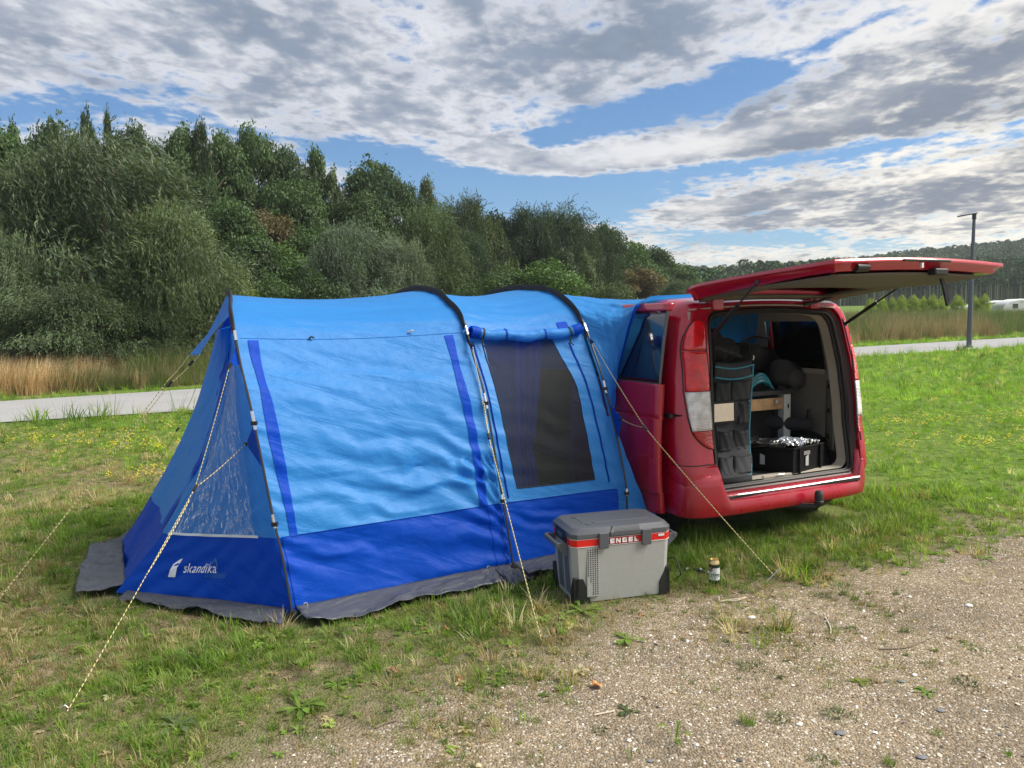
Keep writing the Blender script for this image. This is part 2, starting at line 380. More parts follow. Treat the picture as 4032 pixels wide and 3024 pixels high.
# one sheet: fine near the camera, coarse to the horizon, carrying the hills
gx = np.concatenate([[-3000, -1500, -800, -400], np.arange(-240, -30, 14.0), np.arange(-30, 30, 1.5), np.arange(30, 300, 12.0), [330, 420, 600, 1000, 1800, 3000]])
gy = np.concatenate([[-300, -60, -20], np.arange(-6, 50, 1.5), np.arange(50, 420, 9.0), [450, 600, 900, 1500, 3000, 6000]])
GX, GY = np.meshgrid(gx, gy); GZ = hill_h(GX, GY)
GZ = GZ * np.where(GY > 600, np.clip((1500 - GY) / 900, 0, 1), 1)
g = MB(); g.grid(np.stack([GX, GY, GZ], -1)); gr = g.build('ground', M_ground, smooth=True); tag(gr, kind='structure')

def road_material():
    m = bpy.data.materials.new('worn pale asphalt'); m.use_nodes = True; nt = m.node_tree; b = nt.nodes['Principled BSDF']
    geo = nt.nodes.new('ShaderNodeNewGeometry'); pos = geo.outputs['Position']
    n1 = noise(nt, pos, 60, 4, .7); n2 = noise(nt, pos, .8, 5, .6); n3 = noise(nt, pos, 6, 6, .7)
    c = mixc(nt, smooth(n1, .3, .7), (.27, .27, .275), (.36, .36, .36)); c = mixc(nt, smooth(n2, .4, .7) * .45, c, (.25, .245, .24)); c = mixc(nt, smooth(n3, .6, .7) * .4, c, (.21, .205, .195))
    nt.links.new(c, b.inputs['Base Color']); b.inputs['Roughness'].default_value = .9
    return m
xs = np.linspace(-40, 90, 90); rn, rf = road_near(xs), road_far(xs)
# crosswise rows from near edge to far edge (slightly crowned)
P = np.stack([np.stack([xs + (-.56 * 4.5) * 0, rn + (rf - rn) * t, np.full_like(xs, .02 + .05 * math.sin(math.pi * t))], -1) for t in np.linspace(0, 1, 7)])
g = MB(); g.grid(P); tag(g.build('road', road_material(), smooth=True), kind='structure')

# ------------------------------------------------------------------ grass
M_blade = leaf_mat('grass blades', (1, 1, 1), trans=.45, rough=.5, attr='INSTANCER', aname='tint')
M_gv = leaf_mat('grass blades with own tint', (1, 1, 1), trans=.4)
def tuft(name, n, h, spread, lean, w, seed, seg=3, mat_=None, curl=1.0, wind=0.0):
    r = np.random.default_rng(seed); V = []; Fq = []
    for k in range(n):
        a_ = r.uniform(0, 2 * math.pi); rad = spread * math.sqrt(r.uniform()); b = np.array([math.cos(a_) * rad, math.sin(a_) * rad, -.004])
        az = a_ + r.normal(0, .8); hh = h * r.uniform(.45, 1.1); ln = lean * r.uniform(.2, 1.3)
        d = np.array([math.cos(az), math.sin(az), 0]); d = d + np.array([wind, 0, 0]); sd_ = np.array([-math.sin(az), math.cos(az), 0]); base = len(V)
        rot = r.uniform(-1, 1); sd_ = sd_ * math.cos(rot) + d * math.sin(rot) * .6
        for j in range(seg + 1):
            t = j / seg; c = b + d * (ln * hh * t ** 1.8) + np.array([0, 0, hh * (t - curl * .28 * ln * t * t)]); ww = w * (1 - t ** 1.6) * r.uniform(.85, 1.1) + .0003
            if j < seg: V += [c - sd_ * ww / 2, c + sd_ * ww / 2]
            else: V += [c]
        for j in range(seg - 1): Fq.append((base + 2 * j, base + 2 * j + 1, base + 2 * j + 3, base + 2 * j + 2))
        Fq.append((base + 2 * seg - 2, base + 2 * seg - 1, base + 2 * seg))
    return mesh_from(name, V, Fq, mat_ or M_blade, smooth=True)
def weed_leaf(name, n, L, w, seed, up=.35, mat_=None, jag=False):       # rosette of broad leaves
    r = np.random.default_rng(seed); V = []; Fq = []
    for k in range(n):
        az = 2 * math.pi * k / n + r.normal(0, .35); l = L * r.uniform(.6, 1.1); rise = up * r.uniform(.5, 1.4); d = np.array([math.cos(az), math.sin(az), 0]); s_ = np.array([-math.sin(az), math.cos(az), 0]); base = len(V)
        prof = [.12, .55, .95, .8, .05] if not jag else [.15, .5, .45, .9, .05]
        for j in range(5):
            t = j / 4; c = d * l * t + np.array([0, 0, .005 + l * rise * (t - .75 * t * t) * 1.5]); ww = w * prof[j] * .5
            V += [c - s_ * ww + np.array([0, 0, ww * .25]), c, c + s_ * ww + np.array([0, 0, ww * .25])]
        for j in range(4):
            for q_ in range(2): Fq.append((base + 3 * j + q_, base + 3 * j + q_ + 1, base + 3 * j + q_ + 4, base + 3 * j + q_ + 3))
    return mesh_from(name, V, Fq, mat_ or M_blade, smooth=True)
GRASS_SRC = [tuft('tuft', 16, .10, .05, .5, .0068, 1), tuft('tuft', 16, .085, .06, 1.1, .0065, 2), tuft('tuft', 14, .16, .05, .7, .008, 3),
             tuft('tuft', 20, .05, .06, 1.2, .0055, 4), tuft('tuft', 9, .24, .05, .5, .0045, 5), weed_leaf('tuft', 6, .065, .028, 6), weed_leaf('tuft', 8, .05, .02, 7, .6)]
def col_mix(n, cols, wts, amp=.18):
    c = np.array(cols)[rng.choice(len(cols), n, p=np.array(wts) / sum(wts))]; return np.clip(c * (1 + rng.normal(0, amp, (n, 1))) + rng.normal(0, .006, (n, 3)), .01, 1)
GREEN = [(.12, .21, .03), (.18, .28, .045), (.23, .29, .08), (.085, .155, .028)]; STRAW = [(.38, .32, .18), (.30, .23, .13), (.46, .40, .26)]
# tent / van / cooler footprints, kept free of tall grass
def inside(poly, x, y):
    c = np.zeros(len(x), bool); n_ = len(poly)
    for i in range(n_):
        (x0, y0), (x1, y1) = poly[i], poly[(i + 1) % n_]
        cond = ((y0 > y) != (y1 > y)) & (x < (x1 - x0) * (y - y0) / (y1 - y0 + 1e-12) + x0); c ^= cond
    return c
TENT_FOOT = [(-1.15, 4.02), (.85, 5.20), (1.25, 5.6), (-.6, 8.2), (-2.9, 6.9), (-3.22, 5.66), (-2.78, 4.56), (-2.35, 4.52)]
VAN_FOOT = [(1.35, 5.72), (2.2, 6.0), (2.95, 6.25), (.9, 10.4), (-.9, 9.5)]
def grass_zone(n, xr, yr, dens, src_w, sc, colfn, keep=None):
    x = rng.uniform(*xr, n); y = rng.uniform(*yr, n); p = dens(x, y); k = rng.uniform(size=n) < p; x, y = x[k], y[k]
    vis = (np.abs(x) < y * .72 + .6) & ~inside(TENT_FOOT, x, y) & ~inside(VAN_FOOT, x, y) & ~((y > road_near(x) - .1) & (y < road_far(x) + .1)); x, y = x[vis], y[vis]
    m = len(x); idx = rng.choice(len(src_w), m, p=np.array(src_w) / sum(src_w))
    s_ = sc(x, y) * rng.uniform(.5, 1.4, m) * (.72 + .38 * (vnoise(x, y, .22, 33) > .66)); rot = np.stack([rng.normal(0, .12, m), rng.normal(0, .12, m), rng.uniform(0, 6.28, m)], -1)
    return np.stack([x, y, np.zeros(m)], -1), rot, s_, idx, colfn(x, y)
def grass_col(x, y):
    m = len(x); f = fnoise(x, y, 1.1, 3); f2 = fnoise(x, y, .45, 9); dry = np.clip((f - .50) * 4 + (f2 - .5) * 2.2, 0, 1)
    lushness = np.clip((y + .5 * x - 6) / 4, 0, 1); left = np.clip((-x + .5) / 3, 0, 1)
    pd = np.clip(.10 + .52 * dry * (1 - .8 * lushness) - .20 * lushness * (1 - left * .7), .03, .9)
    g_ = col_mix(m, GREEN, [3, 3, 1, 2]); s_ = col_mix(m, STRAW, [2, 2, 1]); c = np.where((rng.uniform(size=m) < pd)[:, None], s_, g_)
    c *= 1.18 * (1 + .30 * lushness * (1 - .5 * left))[:, None] * (.85 + .4 * fnoise(x, y, 3, 5))[:, None]
    return c
def merge(*zs): return [np.concatenate([z[i] for z in zs]) for i in range(5)]
near = grass_zone(52000, (-4.5, 4.5), (2.0, 7.2), lambda x, y: np.clip(gravel_d(x, y) + .05 + (fnoise(x, y, .8, 1) - .5) * 1.5 + (fnoise(x, y, .25, 2) - .5) * .6, .0, 1) * (.30 + .9 * fnoise(x, y, .5, 4)),
                  [5, 7, 1.6, 8, .15, 1.5, 1.8], lambda x, y: .36 + .58 * fnoise(x, y, .6, 8) + .25 * np.clip((y - 4) / 4, 0, 1), grass_col)
lo = grass_zone(26000, (-4, 5), (1.8, 6.5), lambda x, y: np.clip(gravel_d(x, y) + .75 + (fnoise(x, y, .7, 11) - .5) * 2.4, .015, 1) * .6, [1, 4, 0, 9, 0, .5, .7], lambda x, y: np.full(len(x), .48),
                lambda x, y: np.where((rng.uniform(size=len(x)) < .50)[:, None], col_mix(len(x), STRAW + [(.16, .15, .06)], [3, 4, 1, 3]), col_mix(len(x), [(.16, .22, .04), (.20, .25, .05), (.11, .15, .04)], [2, 2, 1])))
midz = grass_zone(60000, (-11, 14), (6.4, 17.5), lambda x, y: np.clip(1.25 - y * .03, .3, 1) * (.45 + .7 * fnoise(x, y, 1.5, 6)), [5, 6, 2, 4, .2, 1.2, 1.0], lambda x, y: .42 + .030 * y + .45 * (fnoise(x, y, 1.8, 12) - .5), grass_col)
farz = grass_zone(42000, (-14, 30), (14, 42), lambda x, y: np.full(len(x), .8) * (y < road_near(x)), [5, 5, 3, 2, .3, .4, .4], lambda x, y: 1.15 + .02 * y, grass_col)
verge = grass_zone(60000, (-18, 48), (10, 62), lambda x, y: ((y > road_far(x)) & (y < road_far(x) + 3.2)).astype(float), [5, 5, 3, 2, .3, .4, .4], lambda x, y: 1.2 + .02 * y, grass_col)
edge = grass_zone(16000, (-13, 25), (10, 36), lambda x, y: ((y < road_near(x)) & (y > road_near(x) - 1.0)) * (.35 + fnoise(x, y, 2.5, 7) * .6), [1, 0, 5, 0, 3, 0, 0], lambda x, y: 1.5 + .8 * fnoise(x, y, 2, 3) + .5 * np.clip((-x - 5) / 4, 0, 1), grass_col)
shade = grass_zone(2600, (.9, 3.2), (4.5, 6.3), lambda x, y: np.clip(gravel_d(x, y) * 1.3 - .25, 0, 1), [2, 1, 6, 0, 4, .4, .2], lambda x, y: np.full(len(x), .62), lambda x, y: col_mix(len(x), GREEN, [4, 2, 2, 3]))
scatter('grass', *merge(near, lo, midz, farz, verge, edge, shade), GRASS_SRC, 'green and straw coloured meadow grass around the tent and the van', 'grass')
# yellow flowers
M_yel = leaf_mat('yellow petals', (1, 1, 1), trans=.3, attr='INSTANCER', aname='tint')
def flower(seed):
    r = np.random.default_rng(seed); V = []; Fq = []
    for k in range(7):
        c = np.array([r.normal(0, .03), r.normal(0, .03), r.uniform(.10, .2)]); b = len(V)
        for q_ in range(4):
            a_ = q_ * math.pi / 2 + r.uniform(0, 1); V.append(c + np.array([math.cos(a_) * .011, math.sin(a_) * .011, r.normal(0, .004)]))
        Fq.append((b, b + 1, b + 2, b + 3))
    return mesh_from('bloom', V, Fq, M_yel, smooth=False)
fl = []
for (fx, fy, sx, sy, n_) in [(-5.6, 10.4, .9, .25, 30), (-4.7, 9.8, .8, .3, 50), (-4.4, 11.2, 1.6, .5, 26), (-3.6, 7.9, .3, .08, 36), (-6.6, 10.6, .4, .15, 22), (-4.2, 9.3, .9, .5, 14),
                             (5.4, 8.9, .9, .12, 36), (6.6, 9.1, 1.3, .25, 50), (6.9, 10.9, 2.0, .35, 64), (5.4, 10.6, .7, .2, 30), (8.0, 10.6, .6, .5, 18), (6.2, 9.6, 2.2, .8, 26)]:
    fl.append(np.stack([rng.normal(fx, sx, n_), rng.normal(fy, sy, n_), np.zeros(n_)], -1))
fl = np.concatenate(fl); m_ = len(fl)
scatter('yellow_flowers', fl, np.stack([np.zeros(m_), np.zeros(m_), rng.uniform(0, 6, m_)], -1), rng.uniform(.7, 1.2, m_), rng.integers(0, 2, m_), col_mix(m_, [(.85, .68, .03), (.75, .6, .08)], [1, 1], .1), [flower(1), flower(2)], 'small yellow meadow flowers in drifts through the grass', 'flowers')

# gravel stones
M_peb = leaf_mat('pebble stone', (1, 1, 1), trans=0.0, rough=.8, attr='INSTANCER', aname='tint')
def pebble(seed):
    r = np.random.default_rng(seed); ic = [(0, 0, 1), (.9, 0, .1), (.3, .85, 0), (-.75, .5, .1), (-.7, -.55, 0), (.3, -.85, .1), (0, 0, -.6)]
    V = np.array(ic) * np.array([1, .8, .5]) + r.normal(0, .12, (7, 3)); Fq = [(0, i, i % 5 + 1) for i in range(1, 6)] + [(6, i % 5 + 1, i) for i in range(1, 6)]
    return mesh_from('pebble', V, Fq, M_peb, smooth=False)
x = rng.uniform(-2.5, 6.5, 125000); y = rng.uniform(1.7, 7.5, 125000); gd = gravel_d(x, y)
k = (rng.uniform(size=len(x)) < np.clip(.55 - gd * 1.0 + (fnoise(x, y, .6, 21) - .5) * 1.2, 0.0, 1) * (.30 + 1.0 * fnoise(x, y, .35, 22))) & (np.abs(x) < y * .72 + .3) & (gd < 1.0); x, y = x[k], y[k]; m_ = len(x)
ps = np.exp(rng.normal(math.log(.0036), .52, m_)); ps = np.minimum(ps, .016)
pc = col_mix(m_, [(.62, .56, .45), (.85, .82, .76), (.40, .31, .20), (.26, .20, .14), (.13, .13, .14), (.5, .34, .22)], [4, 3, 5, 3, 1.6, .8], .12)
scatter('gravel', np.stack([x, y, ps * .15], -1), rng.uniform(-.4, .4, (m_, 3)) + np.stack([np.zeros(m_), np.zeros(m_), rng.uniform(0, 6, m_)], -1), ps, rng.integers(0, 4, m_), pc, [pebble(i) for i in range(4)], 'fine pale gravel of the car park in the right foreground', 'gravel')

# ------------------------------------------------------------------ trees
M_leaf = leaf_mat('tree leaves', (1, 1, 1), trans=.30, rough=.55, attr='GEOMETRY', aname='col')
M_bark = mat('bark', (.10, .085, .065), .9, noise_amp=.4, noise_scale=6)
M_palebark = mat('pale bark', (.42, .40, .36), .9, noise_amp=.3, noise_scale=3)
def crown(name, kind, seed, n_leaf):
    """crown of loose leaves in a unit space: half width 1, height 0..2"""
    r = np.random.default_rng(seed); B = []
    if kind == 'broad':
        prof = lambda z: np.interp(z, [0, .25, .8, 1.3, 1.75, 2.0], [.55, .92, 1.0, .85, .48, .12]); M_, br = 95, .25
    elif kind == 'poplar':
        prof = lambda z: np.interp(z, [0, .3, .9, 1.5, 2.0], [.6, .95, .9, .55, .1]); M_, br = 80, .22
    elif kind == 'willow':
        prof = lambda z: np.interp(z, [0, .2, .7, 1.2, 1.6, 1.9, 2.0], [.85, 1.0, 1.0, .86, .6, .3, .12]); M_, br = 120, .20
    else:
        prof = lambda z: np.interp(z, [0, .5, 1.2, 2.0], [.95, 1.0, .75, .15]); M_, br = 60, .28
    ph = r.uniform(0, 6.28, 6)
    for k in range(M_):
        z = r.uniform(0.02, 1.95) if kind != 'poplar' else r.uniform(0, 2.0); a_ = r.uniform(0, 6.28)
        lob = 1 + .16 * math.sin(3 * a_ + ph[0] + 2 * z) + .12 * math.sin(5 * a_ + ph[1] - 3 * z) + r.normal(0, .07)
        rad = prof(z) * lob * (1 - .16 * abs(r.normal())); b = br * r.uniform(.6, 1.35)
        B.append((rad * math.cos(a_), rad * math.sin(a_), z, b, r.normal(0, 1)))
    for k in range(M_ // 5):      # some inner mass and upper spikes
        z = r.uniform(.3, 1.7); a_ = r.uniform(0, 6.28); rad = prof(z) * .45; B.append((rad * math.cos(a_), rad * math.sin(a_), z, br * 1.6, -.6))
    for k in range(14):
        a_ = r.uniform(0, 6.28); z = r.uniform(1.55, 2.12); rad = prof(min(z, 2)) * .8; B.append((rad * math.cos(a_), rad * math.sin(a_), z + .05, .07, .5)); 
    B = np.array(B); wt = B[:, 3] ** 2; wt /= wt.sum()
    V = []; C = []
    if kind != 'willow':
        k = r.choice(len(B), n_leaf, p=wt); d = r.normal(size=(n_leaf, 3)); d[:, 2] = np.abs(d[:, 2]) * 1.0 - .25 * (r.uniform(size=n_leaf) < .5); d /= np.linalg.norm(d, axis=1)[:, None]
        rr = B[k, 3] * np.clip(r.uniform(.35, 1.12, n_leaf) ** .6, 0, 1.2); tw = r.normal(0, .05, (n_leaf, 3)) * (r.uniform(size=(n_leaf, 1)) < .25)
        P = B[k, :3] + d * rr[:, None] * np.array([1, 1, .85]) + tw
        nrm = d + r.normal(0, .55, (n_leaf, 3)); nrm /= np.linalg.norm(nrm, axis=1)[:, None]
        t1 = np.cross(nrm, r.normal(size=(n_leaf, 3))); t1 /= np.linalg.norm(t1, axis=1)[:, None]; t2 = np.cross(nrm, t1)
        s_ = (.028 if kind != 'poplar' else .033) * r.uniform(.6, 1.45, n_leaf)
        Q = np.stack([P - t1 * s_[:, None], P - t2 * (s_ * .62)[:, None], P + t1 * s_[:, None], P + t2 * (s_ * .62)[:, None]], 1)
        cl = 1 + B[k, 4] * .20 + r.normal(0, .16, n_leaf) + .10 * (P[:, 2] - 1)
    else:
        ns = n_leaf // 7; k = r.choice(len(B), ns, p=wt); d = r.normal(size=(ns, 3)); d[:, 2] = np.abs(d[:, 2]); d /= np.linalg.norm(d, axis=1)[:, None]
        S0 = B[k, :3] + d * (B[k, 3] * r.uniform(.5, 1.25, ns))[:, None]; out = S0[:, :2] / (np.linalg.norm(S0[:, :2], axis=1)[:, None] + .05)
        dirv = np.concatenate([out * .5 + np.array([.42, -.05]) + r.normal(0, .22, (ns, 2)), -(.62 + r.uniform(0, .7, (ns, 1)))], 1)
        up0 = r.uniform(size=ns) < .28; dirv[up0, 2] = r.uniform(.0, .6, up0.sum()); dirv /= np.linalg.norm(dirv, axis=1)[:, None]
        Ls = r.uniform(.10, .24, ns); Qs = []; cls = []
        for j in range(7):
            t = j / 6; sag = np.stack([np.zeros(ns), np.zeros(ns), -.35 * Ls * t * t], -1)
            P = S0 + dirv * (Ls * t)[:, None] + sag + r.normal(0, .009, (ns, 3)); ld = dirv + r.normal(0, .38, (ns, 3)) + np.array([.15, 0, -.1]); ld /= np.linalg.norm(ld, axis=1)[:, None]
            sd_ = np.cross(ld, r.normal(size=(ns, 3))); sd_ /= np.linalg.norm(sd_, axis=1)[:, None]; l_ = .030 * r.uniform(.6, 1.4, ns); w_ = .0062
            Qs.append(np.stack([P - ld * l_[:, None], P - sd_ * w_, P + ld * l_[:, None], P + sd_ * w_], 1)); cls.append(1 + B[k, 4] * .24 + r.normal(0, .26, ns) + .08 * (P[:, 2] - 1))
        Q = np.concatenate(Qs); cl = np.concatenate(cls)
    N_ = len(Q); V = Q.reshape(-1, 3); Fq = np.arange(N_ * 4).reshape(-1, 4)
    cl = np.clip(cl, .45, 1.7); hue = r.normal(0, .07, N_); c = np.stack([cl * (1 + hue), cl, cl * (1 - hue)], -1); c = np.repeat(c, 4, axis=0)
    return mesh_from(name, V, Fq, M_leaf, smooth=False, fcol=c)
def trunk_mesh(seed, mat_=None, limbs=6, h=1.0, r0=.035):
    r = random.Random(seed); g = MB()
    pts = [(r.uniform(-.02, .02) * k, r.uniform(-.02, .02) * k, h * k / 5) for k in range(6)]; g.tube(pts, [r0 * (1 - .15 * k) for k in range(6)], 7)
    for k in range(limbs):
        z = r.uniform(.25, .85) * h; a_ = r.uniform(0, 6.28); b = (0, 0, z); l_ = r.uniform(.10, .2)
        g.tube([b, (math.cos(a_) * l_ * .5, math.sin(a_) * l_ * .5, z + l_ * .35), (math.cos(a_) * l_, math.sin(a_) * l_, z + l_ * .95)], [r0 * .45, r0 * .28, r0 * .08], 5)
    V = np.array([tuple(v) for v in g.V]); return mesh_from('trunk', V, g.F, mat_ or M_bark, smooth=True)
CR = {'willow': [crown('willow_crown', 'willow', 11, 64000), crown('willow_crown', 'willow', 12, 50000)],
      'broad': [crown('leafy_crown', 'broad', 21, 26000), crown('leafy_crown', 'broad', 22, 26000), crown('leafy_crown', 'broad', 23, 24000)],
      'poplar': [crown('poplar_crown', 'poplar', 31, 13000), crown('poplar_crown', 'poplar', 32, 13000)],
      'bush': [crown('bush_crown', 'bush', 41, 11000), crown('bush_crown', 'bush', 42, 11000)]}
TR = [trunk_mesh(s) for s in (1, 2, 3)]
def hgt(x, y): return float(hill_h(np.array(x), np.array(y)))
tree_labels = {}
def tree(px, top, Y, wpx, kind, tint, label, name='tree', var=0, cat='tree', low=.06, rz=None, group='trees along the edge of the wood', trunk=True, bare=False):
    x = (px - CX) / F_PX * Y; base = hgt(x, Y); hor = 1252 - (px - 2016) * math.tan(ROLL) ; ztop = CAM_H + (hor - top) / F_PX * Y
    H = ztop - base; hw = wpx / F_PX * Y / 2
    o = empty(name, (x, Y, base)); tag(o, label, cat, group)
    c = link('crown', CR[kind][var % len(CR[kind])], o); cz = H * low; c.location = (0, 0, cz); c.scale = (hw, hw, (H - cz) / 2.05)
    c.rotation_euler = (0, 0, rz if rz is not None else (px * 1.7) % 6.28); c.color = (tint[0] * (.78 if kind == 'willow' else .88), tint[1] * (.92 if kind == 'willow' else .95), tint[2] * (.95 if kind == 'willow' else 1.0), 1)
    if trunk:
        t = link('trunk', TR[(px // 10) % 3], o); t.scale = (H * .9, H * .9, H * .9)
    return o
OL = (.112, .135, .070); OG = (.095, .125, .048); DG = (.048, .082, .028); MG = (.068, .115, .034); PG = (.155, .185, .120); YG = (.17, .19, .035); BR_ = (.125, .098, .038); LG = (.085, .15, .035); BG = (.055, .085, .042)
T = tree; W_ = 'willow_tree'
T(430, 560, 27, 860, 'willow', OL, 'largest olive green willow on the left, its top left of the pointed poplar', W_, 0, low=.0, rz=.3, group='willows at the roadside')
T(700, 830, 25, 560, 'willow', (.13, .155, .068), 'olive willow bulging to the right of the largest willow, above the dry grass', W_, 1, low=-.02, rz=2.0, group='willows at the roadside')
T(20, 930, 23, 420, 'willow', (.125, .15, .075), 'low willow cut off by the left edge of the photo', W_, 1, low=-.02, rz=4.0, group='willows at the roadside')
T(240, 1120, 22.5, 620, 'willow', (.11, .135, .065), 'low dark willow right behind the golden dry grass', W_, 0, low=-.05, rz=5.0, group='willows at the roadside')
T(60, 560, 34, 460, 'broad', MG, 'broad dark tree at the far left behind the willows', var=0, rz=0)
T(30, 480, 40, 150, 'poplar', DG, 'slim dark poplar at the very left edge, tallest there', 'poplar_tree', 0)
T(115, 545, 42, 120, 'poplar', DG, 'second slim poplar from the left edge', 'poplar_tree', 1)
T(280, 500, 40, 300, 'broad', DG, 'dark tree peeping over the top of the largest willow', var=1)
T(405, 485, 39, 130, 'poplar', DG, 'tallest pointed poplar just right of the largest willow top', 'poplar_tree', 0)
T(345, 600, 38, 120, 'poplar', MG, 'short poplar on the left side of the tallest pointed poplar', 'poplar_tree', 1)
T(482, 512, 39, 80, 'poplar', DG, 'narrowest pointed poplar, right of the tallest one', 'poplar_tree', 1)
T(560, 525, 42, 230, 'broad', DG, 'thin crowned tree right of the narrowest poplar, sky showing through', var=2)
T(650, 600, 43, 220, 'broad', BG, 'dark round tree on the ridge left of the poplar pair', var=0)
T(760, 548, 44, 240, 'broad', MG, 'left crown of the ragged pair in the middle of the ridge', 'tree', 0)
T(840, 548, 44, 150, 'poplar', DG, 'right poplar of the ragged group in the middle of the ridge', 'poplar_tree', 1)
T(920, 566, 45, 230, 'broad', MG, 'small crown between the ragged pair and the airy round crown', 'tree', 0)
T(1045, 535, 47, 260, 'broad', MG, 'airy round crown standing highest over the middle of the ridge', var=2, rz=1.0)
T(960, 640, 45, 260, 'poplar', MG, 'mid green poplar below and left of the airy round crown', 'poplar_tree', 1)
T(1160, 620, 48, 250, 'broad', DG, 'dark tree right of the airy round crown', 'tree', 0)
T(1270, 640, 50, 190, 'poplar', MG, 'light poplar with a gap of dark shade on its right', 'poplar_tree', 1)
T(1340, 700, 50, 150, 'poplar', (.085, .12, .04), 'narrow pale poplar in front of the ridge, beside the dark gap', 'poplar_tree', 0)
T(1200, 720, 46, 300, 'broad', MG, 'full green crown on the slope above the brownish tree', var=1)
T(1490, 655, 52, 340, 'broad', DG, 'large dark domed tree where the ridge begins to fall', var=1)
T(1600, 720, 54, 220, 'broad', DG, 'dark tree on the right shoulder of the domed tree', var=2)
T(1700, 745, 56, 160, 'poplar', OG, 'thin pale poplar where the ridge drops to the right', 'poplar_tree', 1)
T(1440, 790, 49, 300, 'broad', (.06, .1, .03), 'green tree below the domed tree', var=0)
T(800, 740, 38, 320, 'broad', DG, 'dark green tree right of the big willow, halfway up the slope', var=2)
T(950, 820, 36, 330, 'broad', MG, 'mid green tree above the bright bushes on the slope', var=0)
T(620, 700, 36, 260, 'broad', OG, 'olive tree partly behind the largest willow', var=1)
T(1090, 850, 42, 300, 'broad', BR_, 'brownish tree with autumn leaves in the middle of the wood', var=2)
T(1270, 900, 42, 340, 'broad', MG, 'green tree right of the brownish tree', var=1)
T(1000, 960, 35, 340, 'broad', DG, 'dark tree in the hollow below the brownish tree', var=0)
T(820, 1010, 33, 380, 'broad', OG, 'olive green tree between big willow and bright bushes', var=1, low=0)
T(1130, 980, 36, 360, 'bush', LG, 'bright green bushy tree in the middle of the slope', 'bushy_tree', 0)
T(1300, 1020, 38, 320, 'bush', MG, 'green bushy tree left behind the grey willow', 'bushy_tree', 1)
T(920, 1070, 27.5, 260, 'bush', YG, 'yellow green bush above the tent front peak', 'bush', 0, 'bush', group='bushes under the wood')
T(1080, 1090, 29, 330, 'bush', MG, 'mid green bush above the middle of the tent', 'bush', 1, 'bush', group='bushes under the wood')
T(800, 1110, 26, 360, 'willow', (.11, .14, .055), 'olive bush with hanging twigs left of the tent front peak', 'bush', 1, 'bush', low=0, group='bushes under the wood')
T(640, 1190, 24, 420, 'willow', (.095, .12, .05), 'dark bush behind the guy ropes left of the tent', 'bush', 0, 'bush', low=-.05, group='bushes under the wood')
T(1400, 890, 34, 420, 'willow', PG, 'grey leaved round willow behind the tent roof', W_, 0, low=0, rz=1.0, group='grey willows behind the tent')
T(1590, 960, 35, 300, 'willow', (.165, .18, .11), 'grey brown willow leaning right beside the round grey willow', W_, 1, low=0, rz=3.3, group='grey willows behind the tent')
T(1250, 1080, 30, 330, 'bush', DG, 'dark bush at the foot of the grey willow', 'bush', 1, 'bush', group='bushes under the wood')
T(1700, 835, 41, 330, 'willow', OG, 'olive willow with a rounded top right of the grey willow', W_, 1, rz=.8, low=0)
T(1830, 790, 47, 340, 'willow', (.10, .12, .048), 'tall brownish willow at the end of the ridge', W_, 0, rz=4.4, low=0)
T(1860, 940, 43, 230, 'willow', BG, 'blue green willow under the tall brownish willow', W_, 1, rz=2.4, low=0)
T(1970, 865, 52, 250, 'broad', (.030, .052, .022), 'darkest tree, standing left of the big round willow group', var=0)
T(2110, 822, 51, 300, 'willow', (.060, .085, .038), 'dark round willow with the highest top behind the second hoop', W_, 0, rz=1.5, low=0)
T(2235, 835, 52, 290, 'willow', (.056, .08, .034), 'dark willow right of the highest round top', W_, 1, rz=5.1, low=0)
T(2330, 905, 55, 260, 'willow', (.05, .075, .032), 'dark willow on the right shoulder of the round willow group', W_, 0, rz=3.1, low=0)
T(2400, 895, 60, 200, 'broad', DG, 'dark tree with feathery twigs against the sky', var=2, rz=.7)
T(2480, 960, 62, 300, 'broad', MG, 'green tree left of the van tailgate', var=1)
T(2590, 990, 66, 220, 'broad', DG, 'dark tree sloping down towards the tailgate', var=0)
T(2660, 1035, 68, 230, 'broad', MG, 'last green tree of the wood beside the tailgate', var=2)
T(2520, 1060, 58, 260, 'broad', BR_, 'brownish bushy tree behind the tent tunnel', var=1)
T(2150, 1040, 40, 420, 'bush', LG, 'bright green bush behind the second hoop', 'bush', 0, 'bush', group='bushes under the wood')
T(1980, 1060, 40, 300, 'bush', MG, 'green bush left of the second hoop top', 'bush', 1, 'bush', group='bushes under the wood')
T(2310, 1010, 46, 170, 'poplar', OG, 'left one of two grey green conifer shaped trees behind the tunnel', 'conifer_tree', 0)
T(2230, 1010, 45, 190, 'poplar', BG, 'right one of two grey green conifer shaped trees behind the tunnel', 'conifer_tree', 1)
T(2440, 1120, 45, 220, 'bush', OG, 'pale bush over the tent tunnel', 'bush', 1, 'bush', group='bushes under the wood')
T(2680, 1110, 55, 220, 'willow', (.11, .14, .07), 'pale green bush left of the tailgate hinge', 'bush', 0, 'bush', low=0, group='bushes under the wood')
T(2850, 1130, 75, 300, 'bush', MG, 'distant bush behind the raised tailgate', 'bush', 0, 'bush', group='bushes under the wood')
T(1560, 1150, 30, 260, 'bush', OG, 'low olive bush between the first and second hoop', 'bush', 0, 'bush', group='bushes under the wood')
T(1850, 1130, 36, 260, 'bush', DG, 'dark bush just behind the first hoop top', 'bush', 1, 'bush', group='bushes under the wood')

